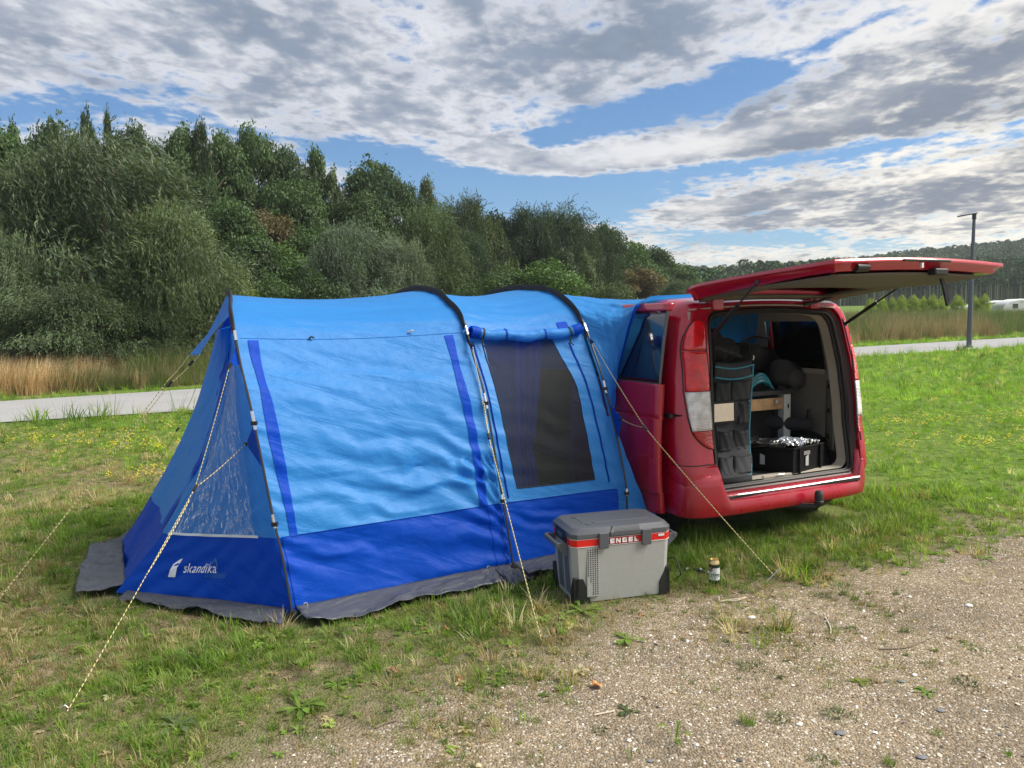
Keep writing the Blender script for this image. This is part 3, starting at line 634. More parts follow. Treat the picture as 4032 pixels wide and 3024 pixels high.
# row of young trees beyond the reeds on the right
yl = ['first', 'second', 'third', 'fourth', 'fifth', 'sixth', 'seventh', 'eighth', 'ninth', 'tenth', 'eleventh']
for i, (px, top, w) in enumerate([(3430, 1195, 50), (3475, 1188, 52), (3515, 1190, 42), (3552, 1184, 56), (3597, 1182, 60), (3634, 1186, 44), (3668, 1180, 52), (3705, 1188, 50), (3770, 1182, 56), (3835, 1184, 40), (3872, 1178, 54)]):
    T(px, top - 14, 66, w * 1.3, 'bush', (.30, .37, .05), yl[i] + ' yellow green young tree from the left in the row beyond the reeds', 'young_tree', i, 'young tree', group='row of young trees beyond the reeds', low=.0, trunk=False)

# far wood on the right: hundreds of pale trunks and a closed canopy -> stuff
def far_tree(seed, bare, w=.28, n_=260, mat_b=None):
    r = np.random.default_rng(seed); V = []; Fq = []; C = []
    def quad(c, t1, t2, colr): b = len(V); V.extend([c - t1, c - t2, c + t1, c + t2]); Fq.append((b, b + 1, b + 2, b + 3)); C.extend([colr] * 4)
    for k in range(n_):
        z = r.uniform(bare, 1.0); f = (z - bare) / (1 - bare); rad = w * math.sin(math.pi * min(1, .12 + .86 * f)) ** .7 * r.uniform(.4, 1.1); a_ = r.uniform(0, 6.28)
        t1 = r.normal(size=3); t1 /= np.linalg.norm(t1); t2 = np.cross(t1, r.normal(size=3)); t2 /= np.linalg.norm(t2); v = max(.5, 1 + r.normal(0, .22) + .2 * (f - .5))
        quad(np.array([rad * math.cos(a_), rad * math.sin(a_), z]), t1 * .034, t2 * .026, (v, v, v))
    tr = (3.6, 2.6, 3.4)
    for s_ in range(4):
        a0, a1 = s_ * math.pi / 2, (s_ + 1) * math.pi / 2; rr = .009; b = len(V)
        V.extend([np.array([math.cos(a0) * rr, math.sin(a0) * rr, 0]), np.array([math.cos(a1) * rr, math.sin(a1) * rr, 0]), np.array([math.cos(a1) * rr, math.sin(a1) * rr, bare + .3]), np.array([math.cos(a0) * rr, math.sin(a0) * rr, bare + .3])])
        Fq.append((b, b + 1, b + 2, b + 3)); C.extend([tr] * 4)
    return mesh_from('far_tree', V, np.array(Fq), M_farleaf, smooth=False, fcol=np.array(C))
M_farleaf = bpy.data.materials.new('far wood leaves and trunks'); M_farleaf.use_nodes = True; nt = M_farleaf.node_tree
a1 = nt.nodes.new('ShaderNodeAttribute'); a1.attribute_name = 'col'; a2 = nt.nodes.new('ShaderNodeAttribute'); a2.attribute_name = 'tint'; a2.attribute_type = 'INSTANCER'
nt.links.new(mixc(nt, 1.0, a1.outputs['Color'], a2.outputs['Color'], 'MULTIPLY'), nt.nodes['Principled BSDF'].inputs['Base Color']); nt.nodes['Principled BSDF'].inputs['Roughness'].default_value = .9; nt.nodes['Principled BSDF'].inputs['Specular IOR Level'].default_value = .1
pts = []; scs = []; ids = []
def far_rows(n, y0, y1, r0, r1, hmin, hmax, ids_):
    y = rng.uniform(y0, y1, n); rt = rng.uniform(r0, r1, n); x = rt * y
    pts.append(np.stack([x, y, hill_h(x, y)], -1)); scs.append(rng.uniform(hmin, hmax, n)); ids.append(rng.choice(ids_, n))
far_rows(420, 168, 186, .30, .80, 8, 10.5, [0, 1]); far_rows(420, 186, 220, .12, .80, 8, 11, [0, 1]); far_rows(700, 110, 165, .16, .27, 5, 8, [2, 3])
far_rows(7500, 220, 420, .12, .85, 5, 12, [2, 3, 3]); far_rows(2200, 355, 392, .12, .85, 4, 12, [2, 3])
pts = np.concatenate(pts); m_ = len(pts)
scatter('far_wood', pts, np.stack([np.zeros(m_), np.zeros(m_), rng.uniform(0, 6, m_)], -1), np.concatenate(scs), np.concatenate(ids), col_mix(m_, [(.085, .135, .06), (.07, .115, .055), (.10, .145, .065)], [3, 3, 2], .15),
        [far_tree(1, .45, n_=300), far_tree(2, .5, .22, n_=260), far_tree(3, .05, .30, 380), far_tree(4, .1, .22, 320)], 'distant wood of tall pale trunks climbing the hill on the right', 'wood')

# reeds and dry grass
M_reed = leaf_mat('reed blades', (1, 1, 1), trans=.3, attr='INSTANCER', aname='tint')
RS = [tuft('reed_clump', 26, 1.0, .28, .22, .016, 51, 4, M_reed), tuft('reed_clump', 26, .9, .3, .45, .018, 52, 4, M_reed), tuft('reed_clump', 40, 1.0, .25, .35, .012, 53, 3, M_reed, 1.0, .25)]
def zone(n, xr, yr, cond):
    x = rng.uniform(*xr, n); y = rng.uniform(*yr, n); k = cond(x, y); return x[k], y[k]
x, y = zone(38000, (7, 62), (32, 74), lambda x, y: (y > road_far(x) + 2.6) & (x / y > .20) & (x / y < .78) & (rng.uniform(size=len(x)) < np.clip(1.5 - (y - road_far(x)) / 18, .25, 1)))
m_ = len(x); c1 = fnoise(x, y, 5, 31); dd = np.clip((y - road_far(x) - 2.5) / 5, 0, 1)
cc = np.where((rng.uniform(size=m_) < np.clip((c1 - .30) * 3.2, .1, .85) * (1 - .5 * dd))[:, None], col_mix(m_, [(.34, .26, .16), (.26, .19, .12), (.42, .34, .22)], [3, 3, 1]), col_mix(m_, [(.10, .16, .05), (.15, .20, .07)], [3, 2]))
scatter('reeds', np.stack([x, y, np.zeros(m_)], -1), np.stack([rng.normal(0, .1, m_), rng.normal(0, .1, m_), rng.uniform(0, 6, m_)], -1), (1.10 + .55 * dd) * rng.uniform(.6, 1.2, m_), rng.choice([0, 1, 2], m_, p=[.4, .3, .3]), cc, RS, 'tall brown and green reeds beyond the road on the right', 'reeds')
x, y = zone(9000, (-19, -9.2), (11, 26), lambda x, y: (y > road_far(x) + 1.6) & (y < road_far(x) + 5.6 + .6 * fnoise(x, y, 2, 3)) & (rng.uniform(size=len(x)) < .9))
m_ = len(x); k_ = np.clip((x + 11.6) / 1.2, 0, 1)
cc = np.where((rng.uniform(size=m_) < .15 + .8 * k_)[:, None], col_mix(m_, [(.14, .16, .05), (.10, .13, .04), (.26, .2, .12)], [2, 2, 1]), col_mix(m_, [(.60, .42, .24), (.50, .36, .20), (.62, .47, .30)], [3, 3, 2]))
scatter('dry_grass', np.stack([x, y, np.zeros(m_)], -1), np.stack([rng.normal(0, .1, m_), rng.normal(.1, .12, m_), rng.uniform(-.6, .6, m_)], -1), rng.uniform(.55, 1.05, m_) * (1.0 - .35 * k_), rng.choice([2, 1], m_, p=[.8, .2]), cc, RS, 'tall golden dry grass beside the road on the left', 'dry grass')
x, y = zone(9000, (-10.6, 4), (18, 32), lambda x, y: (y > road_far(x) + 1.5) & (y < road_far(x) + 6))
m_ = len(x)
scatter('roadside_herbs', np.stack([x, y, np.zeros(m_)], -1), np.stack([rng.normal(0, .2, m_), rng.normal(.1, .2, m_), rng.uniform(0, 6, m_)], -1), rng.uniform(.5, 1.0, m_) * np.clip((y - road_far(x)) / 3, .3, 1.2), rng.choice([2, 1], m_), col_mix(m_, [(.10, .14, .04), (.14, .18, .05), (.28, .21, .13)], [3, 3, 1]), RS, 'tangled green herbs between road and wood left of the tent', 'herbs')

# ------------------------------------------------------------------ TENT (drive-away awning)
def cloth_mat(name, base, dark=.85, trans=.46, rough=.5, bump=.010, spec=.4):
    m = bpy.data.materials.new(name); m.use_nodes = True; nt = m.node_tree; b = nt.nodes['Principled BSDF']; out = nt.nodes['Material Output']
    uv = nt.nodes.new('ShaderNodeTexCoord').outputs['UV']; u, v, _ = sep(nt, uv)
    c_, s_ = math.cos(.38), math.sin(.38)
    d1 = comb(nt, (u * c_ - v * s_) * .7, (u * s_ + v * c_) * 3.6, 0.0)      # folds falling to the right
    d2 = comb(nt, (u * c_ + v * s_) * .8 + 5.0, (v * c_ - u * s_) * 4.5, 2.0)
    n1 = noise(nt, d1, 2.0, 3, .45, .6); n2 = noise(nt, d2, 2.6, 5, .6, .8); n3 = noise(nt, uv, 22, 5, .6, .6); n4 = noise(nt, uv, 3.2, 3, .5)
    cr = (n2 - .5).abs() * 2.0; cr2 = (noise(nt, comb(nt, u * 2.2, v * 2.6, 7.0), 2.4, 2, .5, 1.2) - .5).abs() * 2.0
    crease = (1.0 - smooth(cr, 0, .10)) * .35 + (1.0 - smooth(cr2, 0, .05)) * .30
    h = n1 * .85 + n3 * .035 + crease * .07 + n4 * .5
    bn = nt.nodes.new('ShaderNodeBump'); bn.inputs['Strength'].default_value = 1.0; bn.inputs['Distance'].default_value = bump * 2.2; nt.links.new(h.s, bn.inputs['Height'])
    weave = noise(nt, uv, 160, 2, .6)
    cc = mixc(nt, smooth(weave, .3, .7), tuple(x * dark for x in base), base)
    nt.links.new(cc, b.inputs['Base Color']); b.inputs['Roughness'].default_value = rough; b.inputs['Specular IOR Level'].default_value = spec; nt.links.new(bn.outputs[0], b.inputs['Normal'])
    b.inputs['Sheen Weight'].default_value = .0
    t = nt.nodes.new('ShaderNodeBsdfTranslucent'); nt.links.new(cc, t.inputs[0]); nt.links.new(bn.outputs[0], t.inputs[1])
    mx = nt.nodes.new('ShaderNodeMixShader'); mx.inputs[0].default_value = trans; nt.links.new(b.outputs[0], mx.inputs[1]); nt.links.new(t.outputs[0], mx.inputs[2]); nt.links.new(mx.outputs[0], out.inputs[0])
    return m
M_lb = cloth_mat('light blue polyester', (.048, .345, .88)); M_db = cloth_mat('royal blue polyester', (.002, .095, .66), rough=.5, spec=.18); M_grey = cloth_mat('grey groundsheet cloth', (.075, .082, .098), rough=.38, trans=.0, bump=.02)
M_black = mat('black plastic', (.012, .012, .013), .45); M_sleeve = mat('black sleeve fabric', (.014, .016, .02), .8, bump=.002, bump_scale=300); M_steel = mat('bright steel', (.75, .75, .76), .25, 1.0)
M_pole = mat('dark painted pole', (.025, .027, .03), .35)
def screen_mat(name, colr, cover, rough=.6, glare_streaks=0.0, gloss=0.0):
    m = bpy.data.materials.new(name); m.use_nodes = True; nt = m.node_tree; b = nt.nodes['Principled BSDF']; out = nt.nodes['Material Output']
    b.inputs['Base Color'].default_value = (*colr, 1); b.inputs['Roughness'].default_value = rough
    tr = nt.nodes.new('ShaderNodeBsdfTransparent'); mx = nt.nodes.new('ShaderNodeMixShader'); mx.inputs[0].default_value = cover
    sh = b.outputs[0]
    if glare_streaks:
        uv = nt.nodes.new('ShaderNodeTexCoord').outputs['UV']; u, v, _ = sep(nt, uv)
        n1 = noise(nt, comb(nt, u * 8.0, v * 2.2, 0.0), 1.5, 5, .6, 1.5); n2 = noise(nt, comb(nt, u * 3.0 + v, v * 1.5, 4.0), 5.0, 4, .7, 2.0)
        low = 1.0 - smooth(v, .22, .34)
        sm = (1.0 - smooth((n1 - .5).abs(), 0.004, .022)) * smooth(n2, .48, .58) * .9 + (1.0 - smooth((n2 - .52).abs(), 0.004, .020)) * smooth(n1, .5, .58) * .7  # pale streaks mixed into the film, reflections painted as colour
        fac = (sm + low * smooth(n2, .45, .6) * .35 + cover).clamp(); nt.links.new(fac.s, mx.inputs[0])
    nt.links.new(tr.outputs[0], mx.inputs[1]); nt.links.new(sh, mx.inputs[2]); last = mx.outputs[0]
    if gloss:
        gl = nt.nodes.new('ShaderNodeBsdfGlossy'); gl.inputs['Roughness'].default_value = .08; fr = nt.nodes.new('ShaderNodeFresnel'); fr.inputs[0].default_value = 1.45
        m2 = nt.nodes.new('ShaderNodeMixShader'); nt.links.new((X(nt, fr.outputs[0]) * gloss).clamp().s, m2.inputs[0]); nt.links.new(last, m2.inputs[1]); nt.links.new(gl.outputs[0], m2.inputs[2]); last = m2.outputs[0]
    nt.links.new(last, out.inputs[0]); return m
M_mesh = screen_mat('black insect mesh', (.006, .009, .012), .64, .8); M_clear = screen_mat('clear pvc window', (.75, .88, 1.0), .03, .3, glare_streaks=1, gloss=.3)

th = math.radians(30); A_ = np.array([math.cos(th), math.sin(th), 0]); N_ = np.array([-A_[1], A_[0], 0]); Z_ = np.array([0, 0, 1.]); TW = 3.0
TF = [np.array([-1.261, 4.2, 0]) + A_ * u for u in (0, 1.43, 2.38)]
h1 = [(0, 0, 0), (.08, .3, -.02), (.17, .57, -.05), (.36, 1.14, -.1), (.52, 1.41, -.12), (.70, 1.67, -.12), (.9, 1.76, -.09), (1.1, 1.83, -.05), (1.5, 1.87, 0)]
h2 = [(0, 0, 0), (.08, .3, 0), (.17, .57, 0), (.36, 1.14, 0), (.52, 1.41, 0), (.67, 1.67, 0), (.87, 1.78, 0), (1.08, 1.86, 0), (1.5, 1.90, 0)]
h3 = [(0, 0, 0), (.02, .3, 0), (.06, .57, 0), (.27, 1.14, 0), (.41, 1.41, 0), (.58, 1.67, 0), (.8, 1.81, 0), (1.05, 1.88, 0), (1.5, 1.91, 0)]
far1 = {7: .12, 6: .18, 5: .24, 4: .26, 3: .28, 2: .3, 1: .3, 0: .3}
def full(h, k): 
    L = list(h)
    for i in range(len(h) - 2, -1, -1):
        w, z, o = h[i]; L.append((TW - w, z, (far1[i] if k == 0 else 0)))
    return np.array(L)
HP = [full(h, k) for k, h in enumerate((h1, h2, h3))]
def catm(pts, t):
    t = np.asarray(t, float); n_ = len(pts) - 1; x = np.clip(t, 0, 1) * n_; i = np.minimum(x.astype(int), n_ - 1); f = (x - i)[..., None]
    p0, p1, p2, p3 = pts[np.maximum(i - 1, 0)], pts[i], pts[i + 1], pts[np.minimum(i + 2, n_)]
    return .5 * ((2 * p1) + (-p0 + p2) * f + (2 * p0 - 5 * p1 + 4 * p2 - p3) * f ** 2 + (-p0 + 3 * p1 - 3 * p2 + p3) * f ** 3)
def hoop(k, v):
    c = catm(HP[k], v); return TF[k] + c[..., 0:1] * N_ + c[..., 1:2] * Z_ + c[..., 2:3] * A_
def S0(u, v):
    u = np.asarray(u, float); v = np.asarray(v, float); A, B, C = hoop(0, v), hoop(1, v), hoop(2, v)
    f1 = np.clip(u / 1.43, -2, 1)[..., None]; f2 = np.clip((u - 1.43) / .95, 0, 3)[..., None]
    return np.where((u <= 1.43)[..., None], A * (1 - f1) + B * f1, B * (1 - f2) + C * f2)
def wrinkle(u, v, s):     # displacement outwards in metres: u along the tent, s height-like along the profile
    loc = np.where(u < 1.43, u / 1.43, (u - 1.43) / .95); sag = -.045 * np.sin(math.pi * np.clip(loc, 0, 1)) * np.clip(1.2 - np.abs(v - .5) * 1.0, .5, 1.2)
    wz = fnoise(u * 1.0, s * 1.0, .5, 41); wall = np.clip((.30 - v) / .05, 0, 1) * np.clip(v / .02, 0, 1)
    ph = (s + .36 * u) / .17 + wz * 2.2; f = np.sin(2 * math.pi * ph) * (fnoise(u * .6 + 3, s * 3, .35, 43) ** 2) * 2.0
    amp = np.interp(s, [.0, .25, .7, 1.1, 1.5], [.006, .010, .013, .006, .004]) * np.where(u < 1.43, 1, .45)
    fan = np.sin((s - .1) / (1.5 - u + .15) * 16 + wz * 3) * .006 * np.clip((s < .8) * 1.0, 0, 1) * (u < 1.43)
    roof = np.clip((v - .28) / .03, 0, 1) * (np.sin(2 * math.pi * ((v * 26) + u * .9 + wz * 1.5)) * .0035 * np.clip(np.sin(math.pi * np.clip(loc, 0, 1)) + .3, 0, 1))
    small = (fnoise(u, s, .16, 45) - .5) * .006
    return sag + wall * (f * amp * 1.2 + fan * 1.5) + roof + small * (.4 + wall)
def profile_s(v): return np.interp(v, np.linspace(0, 1, 17), np.concatenate([[0], np.cumsum(np.linalg.norm(np.diff(HP[1][:, :2], axis=0), axis=1))]))
def S(u, v, lift=0.0, disp=True):
    e = 1e-3; du = S0(u + e, v) - S0(u - e, v); dv = S0(u, np.clip(v + e, 0, 1)) - S0(u, np.clip(v - e, 0, 1)); nn = np.cross(du, dv); nn /= np.linalg.norm(nn, axis=-1)[..., None] + 1e-9
    d = wrinkle(u, v, profile_s(v)) if disp else 0 * u
    return S0(u, v) + nn * (d + lift)[..., None] if disp else S0(u, v) + nn * lift
TO = TF[0]
tent = empty('tent', TO); tag(tent, 'blue tunnel tent in two blues attached to the side of the red van', 'tent')
def patch(name, mat_, u0, u1, v0, v1, nu=60, nv=60, lift=0.0):
    """u0,u1 functions of v or numbers"""
    vv = np.linspace(v0, v1, nv)[:, None]; ff = np.linspace(0, 1, nu)[None, :]
    a = (u0(vv) if callable(u0) else u0 + 0 * vv); b = (u1(vv) if callable(u1) else u1 + 0 * vv); U_ = a + (b - a) * ff; V_ = vv + 0 * ff
    P = S(U_, V_, lift); g = MB(); g.grid(P, np.stack([U_, profile_s(V_)], -1)); return g.build(name, mat_, tent, smooth=True, offset=TO)
patch('roof_panel', M_lb, 0, 1.43, .286, .714, 130, 130); patch('roof_panel', M_lb, 1.43, 2.38, .286, .714, 90, 110)
patch('side_wall', M_lb, 0, 1.43, .10, .286, 190, 140)
patch('lower_wall', M_db, 0, 1.43, .012, .10, 170, 50)
patch('window_surround', M_lb, 1.43, lambda v: np.interp(v, [.1, .118, .2, .278, .3], [1.57, 1.57, 1.545, 1.56, 1.60]), .10, .286, 20, 120); patch('window_surround', M_lb, lambda v: np.interp(v, [.1, .118, .19, .27, .3], [2.17, 2.17, 2.19, 2.12, 2.10]), 2.36, .10, .286, 30, 120)
patch('window_surround', M_lb, 1.57, 2.17, .10, .118, 60, 12)
patch('mesh_window', M_mesh, lambda v: np.interp(v, [.1, .118, .2, .278, .3], [1.57, 1.57, 1.545, 1.56, 1.60]), lambda v: np.interp(v, [.1, .118, .19, .27, .3], [2.17, 2.17, 2.19, 2.12, 2.10]), .118, .286, 40, 60, -.004)
patch('lower_wall', M_db, 1.43, 2.34, .012, .10, 90, 40)
patch('corner_flap', M_lb, 2.335, lambda v: np.interp(v, [0, .062, .12, .17], [2.64, 2.56, 2.47, 2.39]), .012, .165, 20, 60, .003)
patch('far_wall', M_lb, 0, 2.38, .714, .90, 90, 50); patch('far_wall', M_db, 0, 2.38, .90, .988, 60, 14)
for uu in (.075, 1.285): patch('zip_strip', M_db, lambda v, uu=uu: uu + .012 * np.sin(v * 60 + uu * 9) * .5 + 0 * v, lambda v, uu=uu: uu + .052 + .006 * np.sin(v * 45 + uu), .10, .284, 8, 110, .005)
for uu in (.03, 1.33): patch('seam_flap', M_db, uu, uu + .05, .012, .10, 6, 30, .005)
def curve_on(us, vs, lift, n=60):
    t = np.linspace(0, 1, n); u = np.interp(t, np.linspace(0, 1, len(us)), us); v = np.interp(t, np.linspace(0, 1, len(vs)), vs); return S(u, v, lift)
for us, vs in (([1.475, 1.475, 1.49], [.272, .19, .107]), ([2.235, 2.27, 2.275], [.268, .18, .112])):
    g = MB(); g.tube(curve_on(us, vs, .004), .0055, 6); g.build('zip', M_db, tent, smooth=True, offset=TO)
for us, vs in (([1.545, 1.545, 1.57], [.272, .19, .118]), ([1.57, 2.17], [.118, .118])):
    g = MB(); g.tube(curve_on(us, vs, .002), .004, 6); g.build('window_piping', M_sleeve, tent, smooth=True, offset=TO)
# rolled up window cover with straps
t = np.linspace(0, 1, 40); u = 1.455 + (2.335 - 1.455) * t; v = np.full(40, .2855) - .004 * np.sin(t * math.pi); P = S(u, v, .045); P[:, 2] += -.012 * np.sin(t * 3 * math.pi) ** 2 - .006
rad = [.038 + .0025 * math.sin(k * .7) + .0015 * math.sin(k * 1.6) for k in range(40)]
g = MB(); g.tube(P[3:37], rad[3:37], 14); g.build('rolled_cover', M_lb, tent, smooth=True, offset=TO)
for sl in (slice(0, 4), slice(36, 40)):
    g = MB(); g.tube(P[sl], [r_ * 1.04 for r_ in rad[sl]], 14, cap=False); g.tube(P[sl] + np.array([0, 0, .0]), [r_ * .72 for r_ in rad[sl]], 14, cap=False); g.build('rolled_cover_end', M_db, tent, smooth=True, offset=TO)
for k in (4, 12, 26, 35):
    g = MB(); d = P[k + 1] - P[k]; g.tube([P[k] - d * .25, P[k] + d * .25], [rad[k] * 1.10] * 2, 14); g.build('strap', M_sleeve if k in (4, 35) else M_db, tent, smooth=True, offset=TO)
    if k in (4, 35):
        g = MB(); g.tube([P[k] + Vector((0, -.03, -.03)), P[k] + Vector((.005, -.035, -.08)), P[k] + Vector((.03, -.035, -.10))], .005, 5); g.build('strap_end', M_sleeve, tent, offset=TO)
# dark blue patch behind roll right end
patch('reinforcement_patch', M_db, 2.19, 2.27, .282, .305, 8, 8, .006)
for a_, b_ in ((.03, 1.41), (1.46, 2.34)):
    g = MB(); g.tube(curve_on([a_, b_], [.287, .287], .0005), .0022, 5); g.build('roof_seam', M_lb, tent, smooth=True, offset=TO)
for a_, b_ in ((.03, 1.41), (1.46, 2.32)):
    g = MB(); g.tube(curve_on([a_, b_], [.1005, .1005], .002), .0028, 5); g.build('hem_seam', M_db, tent, smooth=True, offset=TO)
# toggles
for (uu, vv) in ((.42, .287), (1.05, .292)):
    p = S(np.array([uu]), np.array([vv]), .008)[0]; q = S(np.array([uu + .03]), np.array([vv]), .02)[0]
    g = MB(); g.tube([p, (p + q) / 2 + [0, 0, .01], q], .006, 6); g.build('toggle', M_steel if uu > 1 else M_black, tent, offset=TO)
# eyelets
for (px, py) in ((1203, 2388), (1932, 2248)):
    u_ = {1203: .085, 1932: 1.27}[px]; c = S(np.array([u_]), np.array([.018]), .006)[0]; a_ = np.linspace(0, 2 * math.pi, 17); nrm = -N_
    ring = [c + A_ * math.cos(k) * .011 + Z_ * math.sin(k) * .011 for k in a_]; g = MB(); g.tube(ring, .0038, 6, cap=False); g.build('eyelet', M_steel, tent, smooth=True, offset=TO)
# hoops: bare pole low down, sleeve over the roof, bright ferrules and clips
def hoop_off(k, v, off):
    v = np.asarray(v, float); c = catm(HP[k], v); d = catm(HP[k], np.clip(v + .01, 0, 1)) - catm(HP[k], np.clip(v - .01, 0, 1)); n2 = np.stack([-d[..., 1], d[..., 0]], -1); n2 /= np.linalg.norm(n2, axis=-1)[..., None]
    w = c[..., 0] + n2[..., 0] * off; z = c[..., 1] + n2[..., 1] * off; return TF[k] + w[..., None] * N_ + z[..., None] * Z_ + c[..., 2:3] * A_
for k in range(3):
    for (a0, a1) in ((0, .30), (.70, 1)):
        g = MB(); g.tube(hoop_off(k, np.linspace(a0, a1, 30), .032), .0075, 8); g.build('pole', M_pole, tent, smooth=True, offset=TO)
    vv = np.linspace(.292, .708, 70); bulge = np.clip(np.sin(math.pi * (vv - .292) / .416) * 6, 0, 1)
    P0, P1 = hoop_off(k, vv, .004), hoop_off(k, vv, 1.0); d = P1 - P0; d /= np.linalg.norm(d, axis=-1)[:, None]; hh = (.014 + .027 * bulge)[:, None]
    sec = [P0 - A_ * .012, P0 - A_ * .010 + d * hh * .7, P0 + d * hh, P0 + A_ * .010 + d * hh * .7, P0 + A_ * .012]
    g = MB(); g.grid(np.stack(sec, 0), flip=False); g.build('pole_sleeve', M_sleeve, tent, smooth=True, offset=TO)
    for vj in ((.288, .183, .12) if k == 0 else (.288, .184, .107) if k == 1 else (.288, .19, .095)):
        pp = hoop_off(k, np.linspace(vj - .008, vj + .005, 4), .032); g = MB(); g.tube(pp, .0098, 8); g.build('ferrule', M_steel, tent, smooth=True, offset=TO)
        if vj < .28:
            c = pp[1]; g = MB(); g.box(c + np.array([-.017, -.014, -.012]), c + np.array([.017, .014, .012])); g.build('pole_clip', M_black, tent, bevel=.003, offset=TO)
    f = hoop_off(k, np.array(0.0), .03); g = MB(); g.lathe([(.0, .06), (.018, .055), (.024, .03), (.022, .0), (0, 0)], f, 10); g.build('pole_foot', M_black, tent, smooth=True, offset=TO)
    # black webbing at the sleeve end
    p = hoop_off(k, np.array([.288, .275]), .015); g = MB(); g.tube([p[0] + A_ * .0, p[1] - Z_ * .05 + A_ * .01], .009, 5); g.build('webbing', M_sleeve, tent, offset=TO)

# front bay: curved edges E (near) and E2 (far) of the door
E1 = np.array([(-2.46, 4.61, .03), (-2.34, 4.68, .19), (-2.21, 4.74, .36), (-2.08, 4.83, .60), (-2.00, 4.88, .76), (-1.92, 5.03, 1.12), (-1.88, 5.12, 1.37), (-1.87, 5.23, 1.66)])
E2 = np.array([(-2.95, 5.59, .03), (-2.83, 5.63, .20), (-2.72, 5.67, .39), (-2.55, 5.74, .71), (-2.42, 5.80, 1.01), (-2.35, 5.84, 1.23), (-2.30, 5.88, 1.42), (-2.25, 5.91, 1.62)])
def Ec(E, j): return catm(E, np.asarray(j))
def HV(j): return hoop(0, np.interp(j, [0, .285, .7, 1], [.012, .10, .25, .40]))
def FS(i, j, lift=0.0, disp=True):     # near front side panel, i: 0 at door edge .. 1 at hoop leg
    i = np.asarray(i, float); j = np.asarray(j, float)
    def base(i, j): return Ec(E1, j) * (1 - i)[..., None] + HV(j) * i[..., None]
    P = base(i, j); e = .004; nn = np.cross(base(i + e, j) - base(i - e, j), base(i, np.clip(j + e, 0, 1)) - base(i, np.clip(j - e, 0, 1))); nn /= np.linalg.norm(nn, axis=-1)[..., None] + 1e-9
    s = P[..., 2]; u = i * 1.2; wz = fnoise(u + 3, s, .4, 51)
    d = -.035 * np.sin(math.pi * i) * np.clip(1 - j, .1, 1) + (np.sin(2 * math.pi * ((s * 1.0 - u * .62) / .15 + wz * 2)) * .009 * np.clip(1.25 - i, .25, 1) * np.clip(1.2 - s, .2, 1) + (fnoise(u, s, .1, 53) - .5) * .010) * np.clip(i * 12, 0, 1) * np.clip((1 - i) * 14, 0, 1)
    return P + nn * (lift + (d if disp else 0))[..., None] if disp else P + nn * lift
def fpatch(name, mat_, i0, i1, j0, j1, ni, nj, lift=0.0):
    jj = np.linspace(j0, j1, nj)[:, None]; ff = np.linspace(0, 1, ni)[None, :]; a = i0(jj) if callable(i0) else i0 + 0 * jj; b = i1(jj) if callable(i1) else i1 + 0 * jj
    I = a + (b - a) * ff; J = jj + 0 * ff; P = FS(I, J, lift); g = MB(); g.grid(P, np.stack([I * 1.2, P[..., 2]], -1)); return g.build(name, mat_, tent, smooth=True, offset=TO)
JB = 2 / 7
fpatch('lower_wall', M_db, 0, 1, 0, JB, 110, 50)
wl = lambda j: np.interp(j, [JB, .5, .86, .9], [.05, .075, .16, .45]); wr_ = lambda j: np.interp(j, [JB, .5, .75, .86, .9], [.80, .76, .74, .70, .45])
fpatch('front_side_panel', M_lb, 0, wl, JB, .90, 12, 90); fpatch('front_side_panel', M_lb, wr_, 1, JB, .90, 30, 90); fpatch('front_side_panel', M_db, 0, 1, .90, 1, 20, 20)
fpatch('window_blind', M_lb, .03, .86, JB, .90, 40, 60, -.014); fpatch('clear_window', M_clear, wl, wr_, JB, .90, 60, 80, -.003); fpatch('window_hem', M_lb if False else mat('white window tape', (.62, .68, .74), .5), .05, .84, JB - .004, JB + .006, 60, 4, .004)
# door panel between E1 and E2
def FD(i, j, lift=0.0):
    i = np.asarray(i, float); j = np.asarray(j, float); P = Ec(E1, j) * (1 - i)[..., None] + Ec(E2, j) * i[..., None]; nn = np.array([-.85, -.45, .3]); s = P[..., 2]
    d = (np.sin(2 * math.pi * (i * 2.2 - s * 1.1 + fnoise(i, s, .5, 61) * 1.5)) * .014 + (fnoise(i, s, .1, 63) - .5) * .010 - .03 * np.sin(math.pi * i)) * np.sin(math.pi * np.clip(i, 0, 1)) ** .5
    return P + nn * (d + lift)[..., None]
def dpatch(name, mat_, i0, i1, j0, j1, ni, nj, lift=0.0):
    I, J = np.meshgrid(np.linspace(0, 1, ni), np.linspace(j0, j1, nj)); a = i0(J) if callable(i0) else i0; b = i1(J) if callable(i1) else i1; I = a + (b - a) * I
    P = FD(I, J, lift); g = MB(); g.grid(P, np.stack([I, P[..., 2]], -1)); return g.build(name, mat_, tent, smooth=True, offset=TO)
dpatch('door_panel', M_lb, 0, 1, JB, 1, 50, 90); dpatch('lower_wall', M_db, 0, 1, 0, JB, 50, 30)
dpatch('zip_strip', M_db, lambda j: .10 + .03 * np.sin(j * 21), lambda j: .17 + .035 * np.sin(j * 17 + 1) + .12 * np.clip(j - .85, 0, 1), JB, 1, 8, 90, .012)
dpatch('zip_strip', M_db, .30, .36, .72, 1, 6, 30, .012)
# far front side panel
jj = np.linspace(0, 1, 30)[:, None]; ii = np.linspace(0, 1, 24)[None, :, None]; HF = hoop(0, np.interp(jj[:, 0], [0, 1], [.99, .62]))[:, None, :]
g = MB(); g.grid(Ec(E2, jj[:, 0])[:, None, :] * (1 - ii) + HF * ii); g.build('front_side_panel', M_lb, tent, smooth=True, offset=TO)
